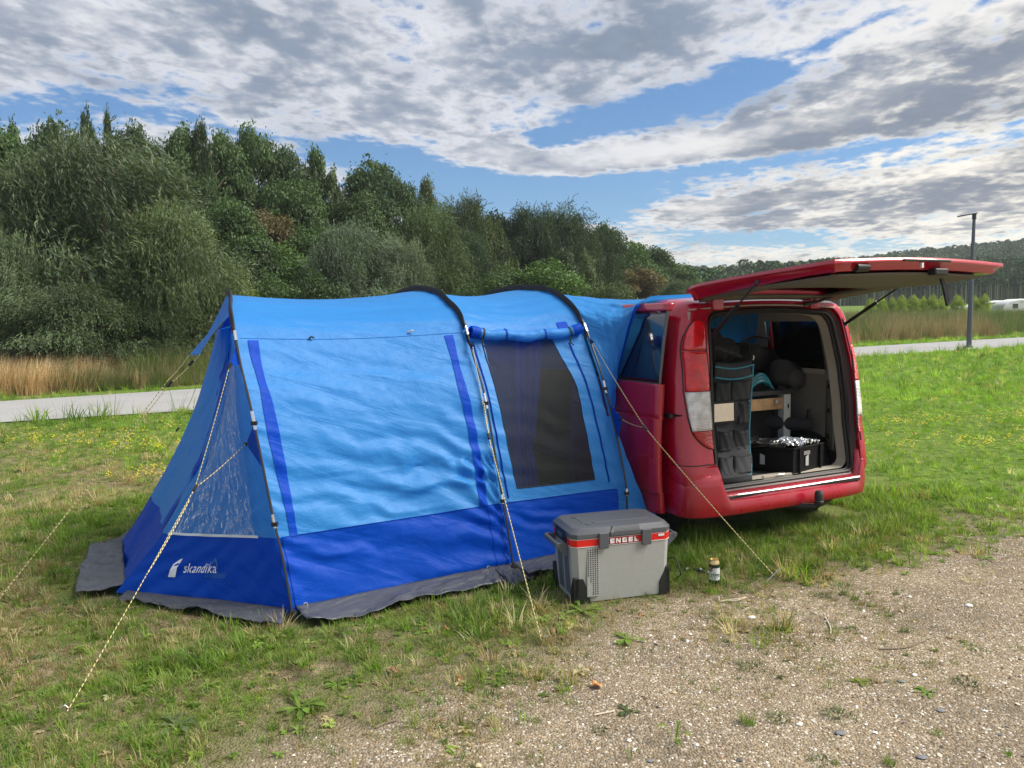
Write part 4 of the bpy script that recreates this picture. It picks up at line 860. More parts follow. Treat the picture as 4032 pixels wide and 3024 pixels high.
# filler between door top and the hoop, under the canopy
vv = np.linspace(.40, .62, 20); tp = hoop(0, vv) - Z_ * .005; bt = np.linspace(0, 1, 20)[:, None]; bt = E1[-1] * (1 - bt) + E2[-1] * bt; q_ = np.linspace(0, 1, 8)[:, None, None]
g = MB(); g.grid(bt[None] * (1 - q_) + tp[None] * q_); g.build('front_gable', M_db, tent, smooth=True, offset=TO)
# canopy
tipN, tipF = np.array(at(787, 1396, 4.93)), np.array(at(745, 1398, 5.62))
vv = np.linspace(.335, .60, 40)[None, :, None]; q_ = np.linspace(0, 1, 40)[:, None, None]; top = hoop_off(0, vv[0, :, 0], .006)[None]; k_ = ((vv - .335) / .265); low = tipN[None, None] * (1 - k_) + tipF[None, None] * k_
P = top * (1 - q_) + low * q_; edge = np.abs(k_ - .5) * 2; P = P + (np.array([.0, 0, -1]) * (.05 * np.sin(math.pi * q_) * (1 - edge) - .02 * np.sin(math.pi * q_) * edge)) + np.array([0, 0, 1]) * (np.sin(k_ * 22 + q_ * 3) * .004 * q_)
g = MB(); g.grid(P, np.stack([k_[..., 0] + 0 * q_[..., 0], q_[..., 0] * .8 + 0 * k_[..., 0]], -1)); g.build('canopy', M_lb, tent, smooth=True, offset=TO)

# skirt
def skirt(name, top, out, seed, wave=.025, n=60, zlift=.02):
    """top: list of 3-D points, out: matching outward offsets"""
    t = np.linspace(0, 1, n); k = np.linspace(0, 1, len(top)); T_ = np.stack([np.interp(t, k, np.array(top)[:, c]) for c in range(3)], -1); O_ = np.stack([np.interp(t, k, np.array(out)[:, c]) for c in range(3)], -1)
    q_ = np.linspace(0, 1, 14)[:, None]; P = T_[None] + O_[None] * (q_ + .18 * (vnoise(t * 5, 0 * t, 1, seed)[None] - .5) * q_)[..., None]
    z = T_[None, :, 2] * (1 - q_) ** 1.3 + zlift + (np.sin(t * 15 + seed)[None] * .3 + vnoise(t * 7, 0 * t, 1, seed + 3)[None] * .8) * wave * q_ ** 1.5 + (fnoise(t[None] * 3 + 0 * q_, q_ + 0 * t[None], .16, seed) - .5) * .05 * (q_ + .15)
    P[..., 2] = z; g = MB(); g.grid(P, np.stack([t[None] * 1.4 + 0 * q_, q_ * .3 + 0 * t[None]], -1)); return g.build(name, M_grey, tent, smooth=True, offset=TO, solid=.003)
b = lambda u: S(np.array([float(u)]), np.array([.014]))[0]
skirt('skirt', [b(.03), b(.4), b(.8), b(1.18), b(1.31)], [-N_ * .20 + A_ * .02, -N_ * .24, -N_ * .23, -N_ * .22, -N_ * .20], 2, .05)
skirt('skirt', [b(1.30), b(1.40), b(1.5)], [-N_ * .30, -N_ * .24, -N_ * .20], 5, .03, 20); skirt('skirt', [b(1.45), b(1.8), b(2.2), b(2.5)], [-N_ * .22, -N_ * .22, -N_ * .2, -N_ * .2], 7, .04)
fb = lambda i: FS(np.array([float(i)]), np.array([0.0]))[0]
skirt('skirt', [fb(.06), fb(.3), fb(.6), fb(.97)], [(-.02, -.07, 0), (.02, -.13, 0), (.03, -.19, 0), (.04, -.20, 0)], 11, .045); 
skirt('skirt', [E1[0] + [.05, .03, .0], (E1[0] + E2[0]) / 2 + [.05, 0, 0], E2[0] + [.04, 0, 0]], [(-.24, -.10, 0), (-.28, -.06, 0), (-.24, .02, 0)], 13, .02, 40, .045)
skirt('skirt', [E2[0], E2[0] * .6 + hoop(0, np.array(.99)) * .4, hoop(0, np.array(.99))], [(-.18, .12, 0), (-.18, .15, 0), (-.18, .2, 0)], 17, .03, 30)
# interior: curtain gathered at the van side
cx = np.linspace(0, 1, 40)[None, :]; cz = np.linspace(0, 1, 40)[:, None]; a0, a1 = np.array(at(2040, 1900, 6.1)), np.array(at(2165, 1900, 6.0)); wd = .45 + .55 * np.abs(cz - .30) ** .6
P = a0[None, None] + (a1 - a0)[None, None] * (cx * wd)[..., None]; P = P + np.zeros_like(P); P[..., 2] = .2 + cz * 1.5; P[..., 1] += np.sin(cx * 26 + cz * 2) * .03
g = MB(); g.grid(P, np.stack([cx + 0 * cz, cz + 0 * cx], -1)); g.build('inner_curtain', M_lb, tent, smooth=True, offset=TO)

q_ = np.linspace(0, 1, 40)[None, :]; cz = np.linspace(0, 1, 24)[:, None]; a0, a1 = np.array([.14 - .13 * 0, 7.45, 0]), TF[2] + N_ * 2.86; P = a0 + (a1 - a0) * q_[..., None] + Z_ * (cz * 1.7)[..., None] + (A_ * .03) * np.sin(q_ * 30 + cz * 2)[..., None]
g = MB(); g.grid(P, np.stack([q_ * 1.3 + 0 * cz, cz * 1.7 + 0 * q_], -1)); g.build('tunnel_wall', M_lb, tent, smooth=True, offset=TO)
# lettering on the front side panel (the square code is left out, its plain white sticker stays)
def find_ij(px, py):
    I, J = np.meshgrid(np.linspace(0, 1, 161), np.linspace(0, .4, 161)); P = FS(I, J, 0, False) - np.array([0, 0, CAM_H]); r2, u2, f_ = np.array(_r2), np.array(_u2), np.array(_f); c = P @ f_
    e = (CX + F_PX * (P @ r2) / c - px) ** 2 + (CY - F_PX * (P @ u2) / c - py) ** 2; k = np.unravel_index(e.argmin(), e.shape); return I[k], J[k]
def print_on_panel(name, me, i0, j0, scale, mat_, slope=0.0):
    V = np.empty(len(me.vertices) * 3, np.float32); me.vertices.foreach_get('co', V); V = V.reshape(-1, 3); I = i0 + V[:, 0] * scale / 1.25; J = j0 + (V[:, 1] + V[:, 0] * slope) * scale / 1.35
    P = FS(I, J, .0075) - TO; me.vertices.foreach_set('co', P.astype(np.float32).ravel()); me.update(); me.materials.append(mat_); return link(name, me, tent)
M_wprint = mat('white print', (.75, .8, .85), .5); M_tprint = mat('teal print', (.02, .16, .38), .5)
i0, j0 = find_ij(706, 2252); print_on_panel('lettering', text_mesh('skandika', 1.0, spacing=1.1), i0, j0, .074, M_wprint, .02)
i1, j1 = find_ij(795, 2266); print_on_panel('lettering', text_mesh('outdoor', 1.0, spacing=1.15), i1, j1 - .006, .046, M_tprint)
i2, j2 = find_ij(650, 2268); me = mesh_from('sticker', [(0, 0, 0), (.95, .02, 0), (.82, .8, 0), (.88, 1.75, 0), (.55, 1.6, 0), (.12, 1.15, 0), (.02, .6, 0)], [(0, 1, 2, 3, 4, 5, 6)], None, smooth=False); print_on_panel('sticker', me, i2, j2, .062, mat('plain white sticker', (.7, .75, .8), .5))
g = MB(); mt = [(0, .0), (.25, .62), (.45, .52), (.75, .95), (1.05, .75), (1.35, .0), (1.25, .0), (1.0, .62), (.75, .80), (.45, .38), (.28, .46), (.1, 0)]
me = mesh_from('mountain_logo', [(x_, y_, 0) for x_, y_ in mt] , [(0, 1, 10, 11), (1, 2, 9, 10), (2, 3, 8, 9), (3, 4, 7, 8), (4, 5, 6, 7)], None, smooth=False); i3, j3 = find_ij(804, 2248); print_on_panel('mountain_logo', me, i3, j3 + .01, .062, M_tprint)

# tunnel to the van: from the last hoop to the piping along the van side, then over the roof
VO = Vector((1.171, 5.313, 0)); V_YAW = math.atan2(.431, .902)
Vs, Vq = np.array([math.cos(V_YAW), math.sin(V_YAW), 0]), np.array([-math.sin(V_YAW), math.cos(V_YAW), 0])
def vw(s, q, z): return np.array(VO) + Vs * s + Vq * q + Z_ * z
Tpts = np.array([vw(-.09, .74, 1.00), vw(-.10, .68, 1.16), vw(-.10, .58, 1.38), vw(-.09, .50, 1.58), vw(-.06, .45, 1.735), vw(.08, .46, 1.815), vw(.5, .55, 1.83), vw(1.0, .65, 1.83), vw(1.5, .8, 1.82), vw(1.85, .9, 1.72), vw(1.95, 1.0, 1.2)])
tv = np.array([.165, .19, .22, .255, .29, .33, .42, .5, .6, .7, .8]); vv = np.linspace(.165, .80, 130); T_ = np.stack([np.interp(vv, tv, Tpts[:, c]) for c in range(3)], -1); H_ = hoop(2, vv)
q_ = np.linspace(0, 1, 60)[:, None, None]; P = H_[None] * (1 - q_) + T_[None] * q_; qq = q_[..., 0]; va = vv[None]
sag = np.sin(math.pi * qq) * (.05 + .05 * np.clip((.32 - np.abs(va - .33)), 0, 1)); cr = (np.sin(va * 70 + qq * 5 + fnoise(va * 8, qq * 2, .5, 71) * 7) * .010 + (fnoise(va * 6, qq, .18, 72) - .5) * .05) * np.sin(math.pi * np.clip(qq, 0, 1)) ** .7
P[..., 2] -= sag * np.clip((va - .22) / .1, 0, 1); P[..., 0] += (sag * .6 + cr) * np.clip((.34 - va) / .08, 0, 1); P[..., 1] += -(cr) * .8; P[..., 2] += cr * .5
g = MB(); g.grid(P, np.stack([qq + 0 * va, va * 5 + 0 * qq], -1)); g.build('tunnel', M_lb, tent, smooth=True, offset=TO)
g = MB(); g.tube([tuple(p) for p in T_[vv < .30]], .010, 6); g.build('tunnel_piping', M_db, tent, smooth=True, offset=TO)

# guy ropes
def rope_mat():
    m = bpy.data.materials.new('yellow and black guy rope'); m.use_nodes = True; nt = m.node_tree; b = nt.nodes['Principled BSDF']
    u, v, _ = sep(nt, nt.nodes.new('ShaderNodeTexCoord').outputs['UV']); f = (v * 42.0 + u).frac()
    nt.links.new(mixc(nt, smooth((f - .5).abs(), .17, .24), (.05, .05, .035), (.66, .58, .26)), b.inputs['Base Color']); b.inputs['Roughness'].default_value = .7; return m
M_rope = rope_mat()
def rope(pts, r=.0022, name='guy_rope'):
    P = []
    for a, b in zip(pts[:-1], pts[1:]):
        n_ = max(2, int((Vector(b) - Vector(a)).length / .05))
        for k in range(n_): t = k / n_; p = np.array(a) * (1 - t) + np.array(b) * t; p[2] -= .010 * math.sin(math.pi * t); P.append(p)
    P.append(np.array(pts[-1])); g = MB(); g.tube(P, r, 6); return g.build(name, M_rope, tent, smooth=True, offset=TO)
def runner(p, d=(0, 0, 1)):
    d = Vector(d).normalized(); p = Vector(p); g = MB(); g.tube([p - d * .022, p + d * .022], .009, 6); g.build('line_runner', M_black, tent, offset=TO)
def tab(k, v, tip):
    a = hoop_off(k, np.array([v - .012, v + .014]), .028); tip = np.array(tip); g = MB(); g.add([a[0], a[1], tip, a[0] + [.004, 0, 0], a[1] + [.004, 0, 0], tip + [.004, 0, 0]], [(0, 1, 2), (5, 4, 3), (0, 2, 5, 3), (2, 1, 4, 5), (1, 0, 3, 4)]); g.build('rope_tab', M_db, tent, offset=TO)
    g = MB(); d = (tip - a.mean(0)); d /= np.linalg.norm(d); g.tube([tip - d * .02, tip + d * .025], [.012, .005], 6); g.build('rope_loop', M_black, tent, offset=TO)
def stake_at(px, py): return np.array(ground_at(px, py))
t1 = hoop_off(0, np.array(.262), .06) + A_ * -.06 + Z_ * -.08; t2 = np.array(at(968, 1747, 4.50)); J1 = np.array(at(768, 1921, 4.18)); SL = stake_at(265, 2830) + Z_ * .03
tab(0, .262, t1); tab(0, .165, t2); rope([t1, J1]); rope([t2, J1]); rope([J1, SL]); runner(J1, J1 - SL)
rope([J1 * .93 + SL * .07 + [.008, 0, 0], J1 * .55 + SL * .45 + [.006, 0, 0]], .003)
SF = stake_at(-70, 2450) + Z_ * .02; JF = np.array(at(668, 1512, 4.75)); rope([tipN, JF, SF]); rope([tipF, JF + np.array([-.02, .02, .02]), SF + np.array([.0, .03, 0])]); runner(JF, JF - SF); runner(tipN * .7 + JF * .3, JF - SF)
t3 = hoop_off(1, np.array(.262), .06); S4 = stake_at(2133, 2540) + Z_ * .02; J4 = np.array(at(1934, 1765, 4.55)); tab(1, .266, t3); rope([t3, J4]); rope([J4 + [.004, 0, 0], S4], .0030); runner(J4 * .9 + t3 * .1, J4 - t3)
rope([J4 * .6 + t3 * .4 + [.006, 0, 0], J4], .0030)
t5 = hoop_off(2, np.array(.262), .05); t6 = hoop_off(2, np.array(.160), .13); S5 = stake_at(3048, 2285) + Z_ * .03; J5 = np.array(at(2540, 1684, 5.0)); tab(2, .266, t5); tab(2, .16, t6); rope([t5, J5]); rope([t6, J5]); rope([J5, S5], .0030); runner(J5, J5 - S5)
tf = hoop_off(0, np.array(.74), .10); rope([tf, np.array(at(766, 1530, 7.2))]); rope([np.array(at(770, 1530, 7.6)), np.array(ground_at(728, 1630))], .003)
rope([np.array(at(705, 1680, 7.3)), np.array(ground_at(560, 1935))], .003); runner(at(700, 1690, 7.25), (1, 0, 1))
def peg(p, d, label):
    o = empty('tent_peg', tuple(p)); tag(o, label, 'tent peg', 'tent pegs in the ground'); d = np.array(d, float); d /= np.linalg.norm(d); g = MB(); g.tube([-d * .07, d * .035, d * .04 + np.array([.018, 0, .006]), d * .03 + np.array([.024, 0, 0])], .0035, 6); g.build('shaft', M_steel, o, smooth=True)
peg(SL, (-.4, -.5, 1), 'tent peg in the grass at the lower left end of a guy rope'); peg(S4, (.4, -.5, 1), 'tent peg at the foot of the guy rope left of the cool box'); peg(S5 + Z_ * .01, (.9, .1, .8), 'tent peg by the gravel right of the beer can')

# ------------------------------------------------------------------ VAN  (local frame: x across from left, y forward, z up)
van = empty('van', tuple(VO), V_YAW); tag(van, 'red van parked on the grass with its tailgate raised and sliding door open', 'van')
def van_at(px, py, q):       # survey helper: (s, z) where the line of sight meets the crosswise plane y = q of the van
    d = np.array(ray(px, py)); o = np.array([0, 0, CAM_H]); t = (q + np.array(VO) @ Vq) / (d @ Vq); P = o + d * t; return float((P - np.array(VO)) @ Vs), float(P[2])
def paint():
    m = bpy.data.materials.new('red car paint'); m.use_nodes = True; nt = m.node_tree; b = nt.nodes['Principled BSDF']; oc = nt.nodes.new('ShaderNodeTexCoord').outputs['Object']; x, y, z = sep(nt, oc)
    dirt = smooth(z, .75, .25) * smooth(noise(nt, oc, 5, 5, .6), .35, .7) * .35
    nt.links.new(mixc(nt, dirt, (.42, .003, .024), (.18, .04, .04)), b.inputs['Base Color']); nt.links.new((dirt * .9 + .26).s, b.inputs['Roughness']); b.inputs['Metallic'].default_value = .15
    b.inputs['Coat Weight'].default_value = .85; b.inputs['Coat Roughness'].default_value = .06
    return m
M_red = paint(); M_dark = mat('underbody black', (.01, .01, .011), .8); M_rubber = mat('rubber seal', (.012, .012, .013), .55); M_beige = mat('beige trim', (.38, .35, .29), .7, noise_amp=.06, noise_scale=8)
M_grey_trim = mat('grey brown lower trim', (.24, .225, .19), .75, noise_amp=.08, noise_scale=10); M_carpet = mat('dark grey carpet', (.035, .036, .04), .95, noise_amp=.7, noise_scale=160)
M_glass = screen_mat('tinted window glass', (.006, .008, .008), .62, .1, gloss=1.6); M_glass_dark = screen_mat('dark privacy glass', (.004, .005, .006), .88, .08, gloss=1.6)
M_chrome = mat('bright sill strip', (.72, .72, .72), .3, .6)
VW = 1.85
def ins(z): return np.interp(z, [0, .9, 1.2, 1.5, 1.65, 1.8], [0, 0, .02, .06, .085, .11])
def tum(s, z): return VW / 2 + (s - VW / 2) * (1 - ins(z) / (VW / 2))
def qr(z): return np.interp(z, [0, .50, .66, .80, .95, 1.3, 1.6, 1.8], [-.06, -.06, -.035, -.008, 0, .04, .10, .155])
def loop(s0, s1, z0, z1, r, qf, nc=7, ns=12, rb=None, arch=0.0):
    """closed rounded loop, counter-clockwise seen from behind, starting at bottom left"""
    rb = r if rb is None else rb; P = []
    def arc(cx, cz, rr, a0, a1):
        for k in range(nc): a_ = math.radians(a0 + (a1 - a0) * k / (nc - 1)); P.append((cx + rr * math.cos(a_), cz + rr * math.sin(a_)))
    def seg(p, q_):
        for k in range(1, ns): t = k / ns; P.append((p[0] * (1 - t) + q_[0] * t, p[1] * (1 - t) + q_[1] * t))
    arc(s0 + rb, z0 + rb, rb, 180, 270); seg((s0 + rb, z0), (s1 - rb, z0)); arc(s1 - rb, z0 + rb, rb, 270, 360); seg((s1, z0 + rb), (s1, z1 - r)); arc(s1 - r, z1 - r, r, 0, 90)
    for k in range(1, ns): t = k / ns; P.append((s1 - r + (s0 - s1 + 2 * r) * t, z1 + arch * math.sin(math.pi * t)))
    arc(s0 + r, z1 - r, r, 90, 180); seg((s0, z1 - r), (s0, z0 + rb))
    P = np.array(P); s = tum(P[:, 0], P[:, 1]); return np.stack([s, qf(P[:, 1]) if callable(qf) else np.full(len(P), qf), P[:, 1]], -1)
def grid_mask(g, P, keep, flip=False):
    h, w = P.shape[:2]; F = []
    for i in range(h - 1):
        for j in range(w):
            j2 = (j + 1) % w; c = (P[i, j] + P[i, j2] + P[i + 1, j] + P[i + 1, j2]) / 4
            if keep(c): f = (i * w + j, i * w + j2, (i + 1) * w + j2, (i + 1) * w + j); F.append(f[::-1] if flip else f)
    g.add(P.reshape(-1, 3), F)
# outer body from the opening edge round the corner and forward
rings = [loop(.275, 1.718, .395, 1.700, .10, lambda z: qr(z) + .03, rb=.05, arch=.03), loop(.262, 1.728, .385, 1.712, .10, lambda z: qr(z) + .004, rb=.05, arch=.03), loop(.13, 1.768, .37, 1.742, .12, lambda z: qr(z), arch=.025), loop(.07, 1.803, .36, 1.752, .13, lambda z: qr(z) + .018, arch=.02),
         loop(.03, 1.828, .35, 1.765, .15, lambda z: qr(z) + .055, arch=.02), loop(.008, 1.843, .345, 1.775, .16, lambda z: qr(z) + .11, arch=.02), loop(0, VW, .34, 1.785, .17, lambda z: qr(z) + .2, arch=.02)]
for q_ in (.45, .7, .98, 1.2, 1.36, 1.65, 1.95, 2.15, 2.38, 2.7, 3.1, 3.45): rings.append(loop(0, VW, .34, 1.79 if q_ < 3 else 1.77, .17, q_, arch=.025))
rings.append(loop(.02, VW - .02, .34, 1.72, .2, 3.75)); rings.append(loop(.06, VW - .06, .34, 1.15, .2, 4.25)); rings.append(loop(.15, VW - .15, .36, .95, .2, 4.7))
def keep(c):
    s, q_, z = c
    if s < .3 and 1.36 < q_ < 2.38 and z > .42: return False            # left doorway
    if s > 1.6 and z > 1.14 and z < 1.66 and (.30 < q_ < .98 or 1.2 < q_ < 1.95 or 2.15 < q_ < 3.1): return False
    if s < .25 and z > 1.14 and z < 1.66 and (.45 < q_ < 1.2 or 2.38 < q_ < 3.1): return False
    if q_ > 3.45 and z > 1.12 and q_ < 4.3: return False
    return True
g = MB(); grid_mask(g, np.array(rings), keep, flip=True); g.build('body', M_red, van, smooth=True, solid=.004)
# jamb and double rubber seal of the tailgate opening
j0_ = loop(.275, 1.718, .395, 1.700, .10, lambda z: qr(z) + .03, rb=.05, arch=.03); j1_ = loop(.33, 1.665, .43, 1.665, .10, lambda z: qr(z) + .075, rb=.06, arch=.03)
g = MB(); g.grid(np.stack([j0_, j1_]), close=True, flip=True); g.build('door_jamb', M_rubber if False else mat('dark painted jamb', (.05, .004, .008), .4), van, smooth=True)
for d_, r_ in ((.055, .013), (.085, .011)):
    L_ = loop(.275 + d_ * .75, 1.718 - d_ * .75, .395 + d_ * .35, 1.700 - d_ * .5, .09, lambda z: qr(z) + .02 + d_ * .6, rb=.05, arch=.028); g = MB(); g.tube(np.vstack([L_, L_[:1]]), r_, 6, cap=False); g.build('seal', M_rubber, van, smooth=True)
g = MB(); g.box((.36, -.01, .395), (1.64, .15, .425)); g.box((.80, .035, .40), (1.10, .06, .452)); g.build('sill_trim', M_beige, van, bevel=.006)
g = MB(); g.tube([(.93, .035, .435), (.93, .02, .455), (.99, .02, .455), (.99, .035, .435)], .004, 5); g.build('latch_striker', M_steel, van)
g = MB(); g.box((.10, .14, .40), (1.72, 3.4, .435)); g.build('load_floor', M_carpet, van)
# tail lights
def lens_mat(name, c, rough=.12, e=.0, rib=True):
    m = bpy.data.materials.new(name); m.use_nodes = True; nt = m.node_tree; b = nt.nodes['Principled BSDF']; oc = nt.nodes.new('ShaderNodeTexCoord').outputs['Object']; x, y, z = sep(nt, oc)
    v = noise(nt, oc, 14, 3, .5); nt.links.new(mixc(nt, smooth(v, .35, .65), tuple(k * .68 for k in c), c), b.inputs['Base Color']); b.inputs['Roughness'].default_value = rough; b.inputs['Coat Weight'].default_value = 1.0; b.inputs['Coat Roughness'].default_value = .03
    if rib:
        w = (z * 560.0).sin(); bn = nt.nodes.new('ShaderNodeBump'); bn.inputs['Distance'].default_value = .0016; nt.links.new(w.s, bn.inputs['Height']); nt.links.new(bn.outputs[0], b.inputs['Normal'])
    return m
M_lred = lens_mat('red lens', (.9, .010, .018)); M_lred2 = lens_mat('smooth red lens', (.8, .006, .014), rib=False); M_lclr = lens_mat('clear ribbed lens', (.92, .90, .88)); M_ldk = lens_mat('dark red lens', (.55, .004, .010))
def corner_q(s, z, right):
    s_ = (VW - s) if right else s; xs_ = [-.01, .008, .03, .07, .13, .3]; qs_ = [.2, .11, .055, .018, 0, 0]; i_ = ins(z); return np.interp(s_ - i_ * (1 - s_ / .925), xs_, qs_) + qr(z)
def lamp(right):
    zs = [.72, .75, .80, .85, .95, 1.13, 1.42, 1.50, 1.56, 1.60, 1.63]; Ls = [.245, .185, .125, .10, .078, .070, .085, .105, .135, .165, .205]; Rs = [.262, .264, .266, .266, .266, .266, .268, .275, .28, .28, .265]
    if right: Ls = [l_ - .055 if l_ < .2 else l_ - .02 for l_ in Ls]; Rs = [min(r_, .132) for r_ in Rs]; Ls = [min(l_, .085) for l_ in Ls]; Ls = [l_ * .4 if k > 1 else l_ for k, l_ in enumerate(Ls)]
    o = None
    for k, (z0, z1, mt_) in enumerate([(.72, .85, M_ldk), (.853, 1.128, M_lclr), (1.132, 1.412, M_lred), (1.422, 1.63, M_lred2)]):
        zz = np.linspace(z0, z1, 14)[:, None]; f = np.linspace(0, 1, 14)[None]; a = np.interp(zz, zs, Ls); b = np.interp(zz, zs, Rs); s = a + (b - a) * f; s = VW - s if right else s
        bul = .014 * np.sin(math.pi * f) ** .5 * np.sin(math.pi * np.clip((zz - .70) / .94, 0, 1)) ** .3; q_ = corner_q(s, zz + 0 * s, right) - .008 - bul; P = np.stack([s, q_, zz + 0 * s], -1)
        g = MB(); g.grid(P, flip=right)
        if o is None: o = g.build('tail_light', mt_, van, smooth=True, solid=.006)
        else: g.build('lens', mt_, o, smooth=True, solid=.006)
    # dark gasket line round it
    ed = [(np.interp(z, zs, Ls) - .006, z) for z in np.linspace(.72, 1.63, 30)] + [(np.interp(z, zs, Rs) + .004, z) for z in np.linspace(1.63, .72, 30)]; s_ = np.array([VW - e[0] if right else e[0] for e in ed]); z_ = np.array([e[1] for e in ed]); P = np.stack([s_, corner_q(s_, z_, right) - .004, z_], -1)
    g = MB(); g.tube(np.vstack([P, P[:1]]), .005, 5, cap=False); g.build('lamp_gasket', M_rubber, o, smooth=True)
lamp(False); lamp(True)
# black strip along the right pillar next to the lamp
g = MB(); zz = np.linspace(.66, 1.62, 20)[:, None]; f = np.linspace(0, 1, 5)[None]; s = 1.712 + (1.742 - 1.712) * f; P = np.stack([tum(s, zz), qr(zz) + .03 - .036 * f + 0 * zz, zz + 0 * s], -1); g.grid(P); g.build('pillar_strip', M_rubber, van, smooth=True)
# bumper
ph_ = [(-.012, .95), (-.014, .55), (-.012, .25), (.006, .06), (.06, -.035), (.16, -.080), (.36, -.11), (.55, -.118), (.925, -.125), (1.30, -.118), (1.50, -.11), (1.69, -.080), (1.79, -.035), (1.845, .06), (1.864, .25), (1.866, .55), (1.864, .95)]
pt = catm(np.array(ph_), np.linspace(0, 1, 110)); tg = np.gradient(pt, axis=0); tg /= np.linalg.norm(tg, axis=1)[:, None]; no = np.stack([tg[:, 1], -tg[:, 0]], -1) * 1.0
mid = np.clip(np.minimum((pt[:, 0] - .27) / .09, (1.74 - pt[:, 0]) / .07), 0, 1) * (pt[:, 1] < 0); ztop = .60 - (.60 - .375) * sstep(mid)
rows = []
for (f, off) in ((-.10, -.13), (-.03, -.035), (0, -.008), (.12, 0), (.35, .003), (.60, -.002), (.75, -.010), (.80, -.028), (.9, -.034), (.97, -.04), (1.0, -.055), (1.02, -.12)):
    z = .245 + (ztop - .245) * f + (.03 * np.clip(pt[:, 1] / .5, 0, 1)); P2 = pt - no * (-off) if False else pt + no * off; rows.append(np.stack([P2[:, 0], P2[:, 1], z], -1))
P = np.array(rows)
if np.dot(no[55], [0, -1]) < 0: P = np.array([np.stack([pt[:, 0] - no[:, 0] * 0, pt[:, 1], r_[:, 2]], -1) for r_ in rows])
g = MB(); g.grid(P, flip=True); g.build('bumper', M_red, van, smooth=True, solid=.005)
g = MB(); g.box((.30, -.09, .352), (1.68, .05, .372)); g.build('bumper_step', mat('black ribbed step pad', (.02, .02, .022), .6, bump=.003, bump_scale=90), van, bevel=.004)
xs_ = np.linspace(.43, 1.67, 20); g = MB(); g.tube([(x_, np.interp(x_, [.43, .925, 1.6], [-.095, -.106, -.088]), .380) for x_ in xs_], .0065, 6); g.build('sill_strip', M_chrome, van, smooth=True)
for s0, s1 in ((.13, .29), (1.74, 1.82)):
    g = MB(); zz = np.linspace(.485, .535, 4)[:, None]; f = np.linspace(0, 1, 8)[None]; s = s0 + (s1 - s0) * f; y_ = np.interp(s, [.06, .16, .36, 1.5, 1.69, 1.79, 1.83], [-.04, -.085, -.105, -.105, -.082, -.038, .0]) - .006; P = np.stack([s + 0 * zz, y_ + .035 + 0 * zz, zz + 0 * s], -1); g.grid(P); g.build('reflector', M_lred2, van, smooth=True, solid=.006)
# underbody, wheels, tow hitch, mud flap
g = MB(); g.box((.34, .12, .27), (1.50, 4.2, .345)); g.build('underbody', M_dark, van)
for (s0, q0) in ((.16, .50), (1.69, .50), (.13, 3.95), (1.72, 3.95)):
    prof = [(.20, -.10), (.30, -.105), (.325, -.09), (.335, -.05), (.335, .05), (.325, .09), (.30, .105), (.20, .10)]; g = MB(); g.lathe(prof, (0, 0, 0), 32); V = [(p[2], p[0], p[1]) for p in g.V]; g.V = [(v[0] + s0, v[1] + q0, v[2] + .335) for v in V]; w = g.build('wheel', M_rubber, van, smooth=True)
    g = MB(); g.lathe([(.0, -.06), (.06, -.07), (.19, -.04), (.205, -.09), (.21, .09), (.0, .05)], (0, 0, 0), 24); g.V = [(p[2] * (1 if s0 < .9 else -1) + s0, p[0] + q0, p[1] + .335) for p in g.V]; g.build('rim', M_steel, w, smooth=True)
g = MB(); g.tube([(.85, .05, .235), (1.02, -.10, .225), (1.085, -.20, .235), (1.10, -.215, .27)], [.028, .028, .026, .024], 10); t_ = g.build('tow_hitch', M_black, van, smooth=True)
g = MB(); g.lathe([(.0, .085), (.022, .083), (.030, .07), (.033, .05), (.030, .01), (.034, .005), (.030, -.012), (0, -.012)], (1.10, -.215, .275), 16); g.build('ball_cap', mat('rubber ball cap', (.03, .03, .032), .6), t_, smooth=True)
g = MB(); g.prism([(1.30, .06, .275), (1.60, -.09, .245), (1.40, .08, .165)], (0, .02, -.006)); g.build('mud_flap', M_dark, van)
g = MB(); g.box((1.35, .25, .22), (1.72, .50, .35)); g.build('silencer', M_dark, van, bevel=.02)
for right in (False, True):
    for z_ in ((.612, .50) if right else (.612,)):
        s_ = np.linspace(.0 if z_ > .6 else .02, .27 if not right else .12, 16); s2 = VW - s_ if right else s_; qv = corner_q(s2, np.full(16, z_), right) - .006; g = MB(); g.tube(np.stack([s2, qv, np.full(16, z_)], -1), .0035, 5); g.build('panel_seam', M_rubber, van, smooth=True)
for y_ in (1.30,): g = MB(); g.tube([(-.004, y_, z) for z in np.linspace(.4, 1.1, 6)], .004, 5); g.build('panel_seam', M_rubber, van, smooth=True)
# sliding door (open, hanging outside the left flank)
def door_s(z): return -.105 + ins(z) * .95 + .018 * np.clip((.5 - z) / .25, 0, 1) + np.where((z > .93) & (z < .965), .006, 0) + np.where(z < .93, .0, .008) + np.where(z < .42, .010, 0)
zz = np.array([.262, .27, .30, .36, .412, .422, .6, .8, .925, .935, .965, .975, 1.08, 1.17, 1.185]); qs = np.concatenate([[.135, .140, .155], np.linspace(.2, 1.25, 14), [1.30, 1.315, 1.32]])
edge_in = np.concatenate([[.03, .010, .0], np.zeros(14), [.0, .010, .03]]); P = np.stack([np.stack([door_s(z) + edge_in + 0 * qs, qs, np.full(len(qs), z)], -1) for z in zz]); g = MB(); g.grid(P, flip=True); sdoor = g.build('sliding_door', M_red, van, smooth=True, solid=.03); sdoor.modifiers['solid'].offset = 1
zz = np.linspace(1.70, 1.752, 5); P = np.stack([np.stack([door_s(z) + .0 + edge_in + (z - 1.70) * .3 + 0 * qs, qs, np.full(len(qs), z)], -1) for z in zz]); g = MB(); g.grid(P, flip=True); g.build('door_frame', M_red, sdoor, smooth=True, solid=.03)
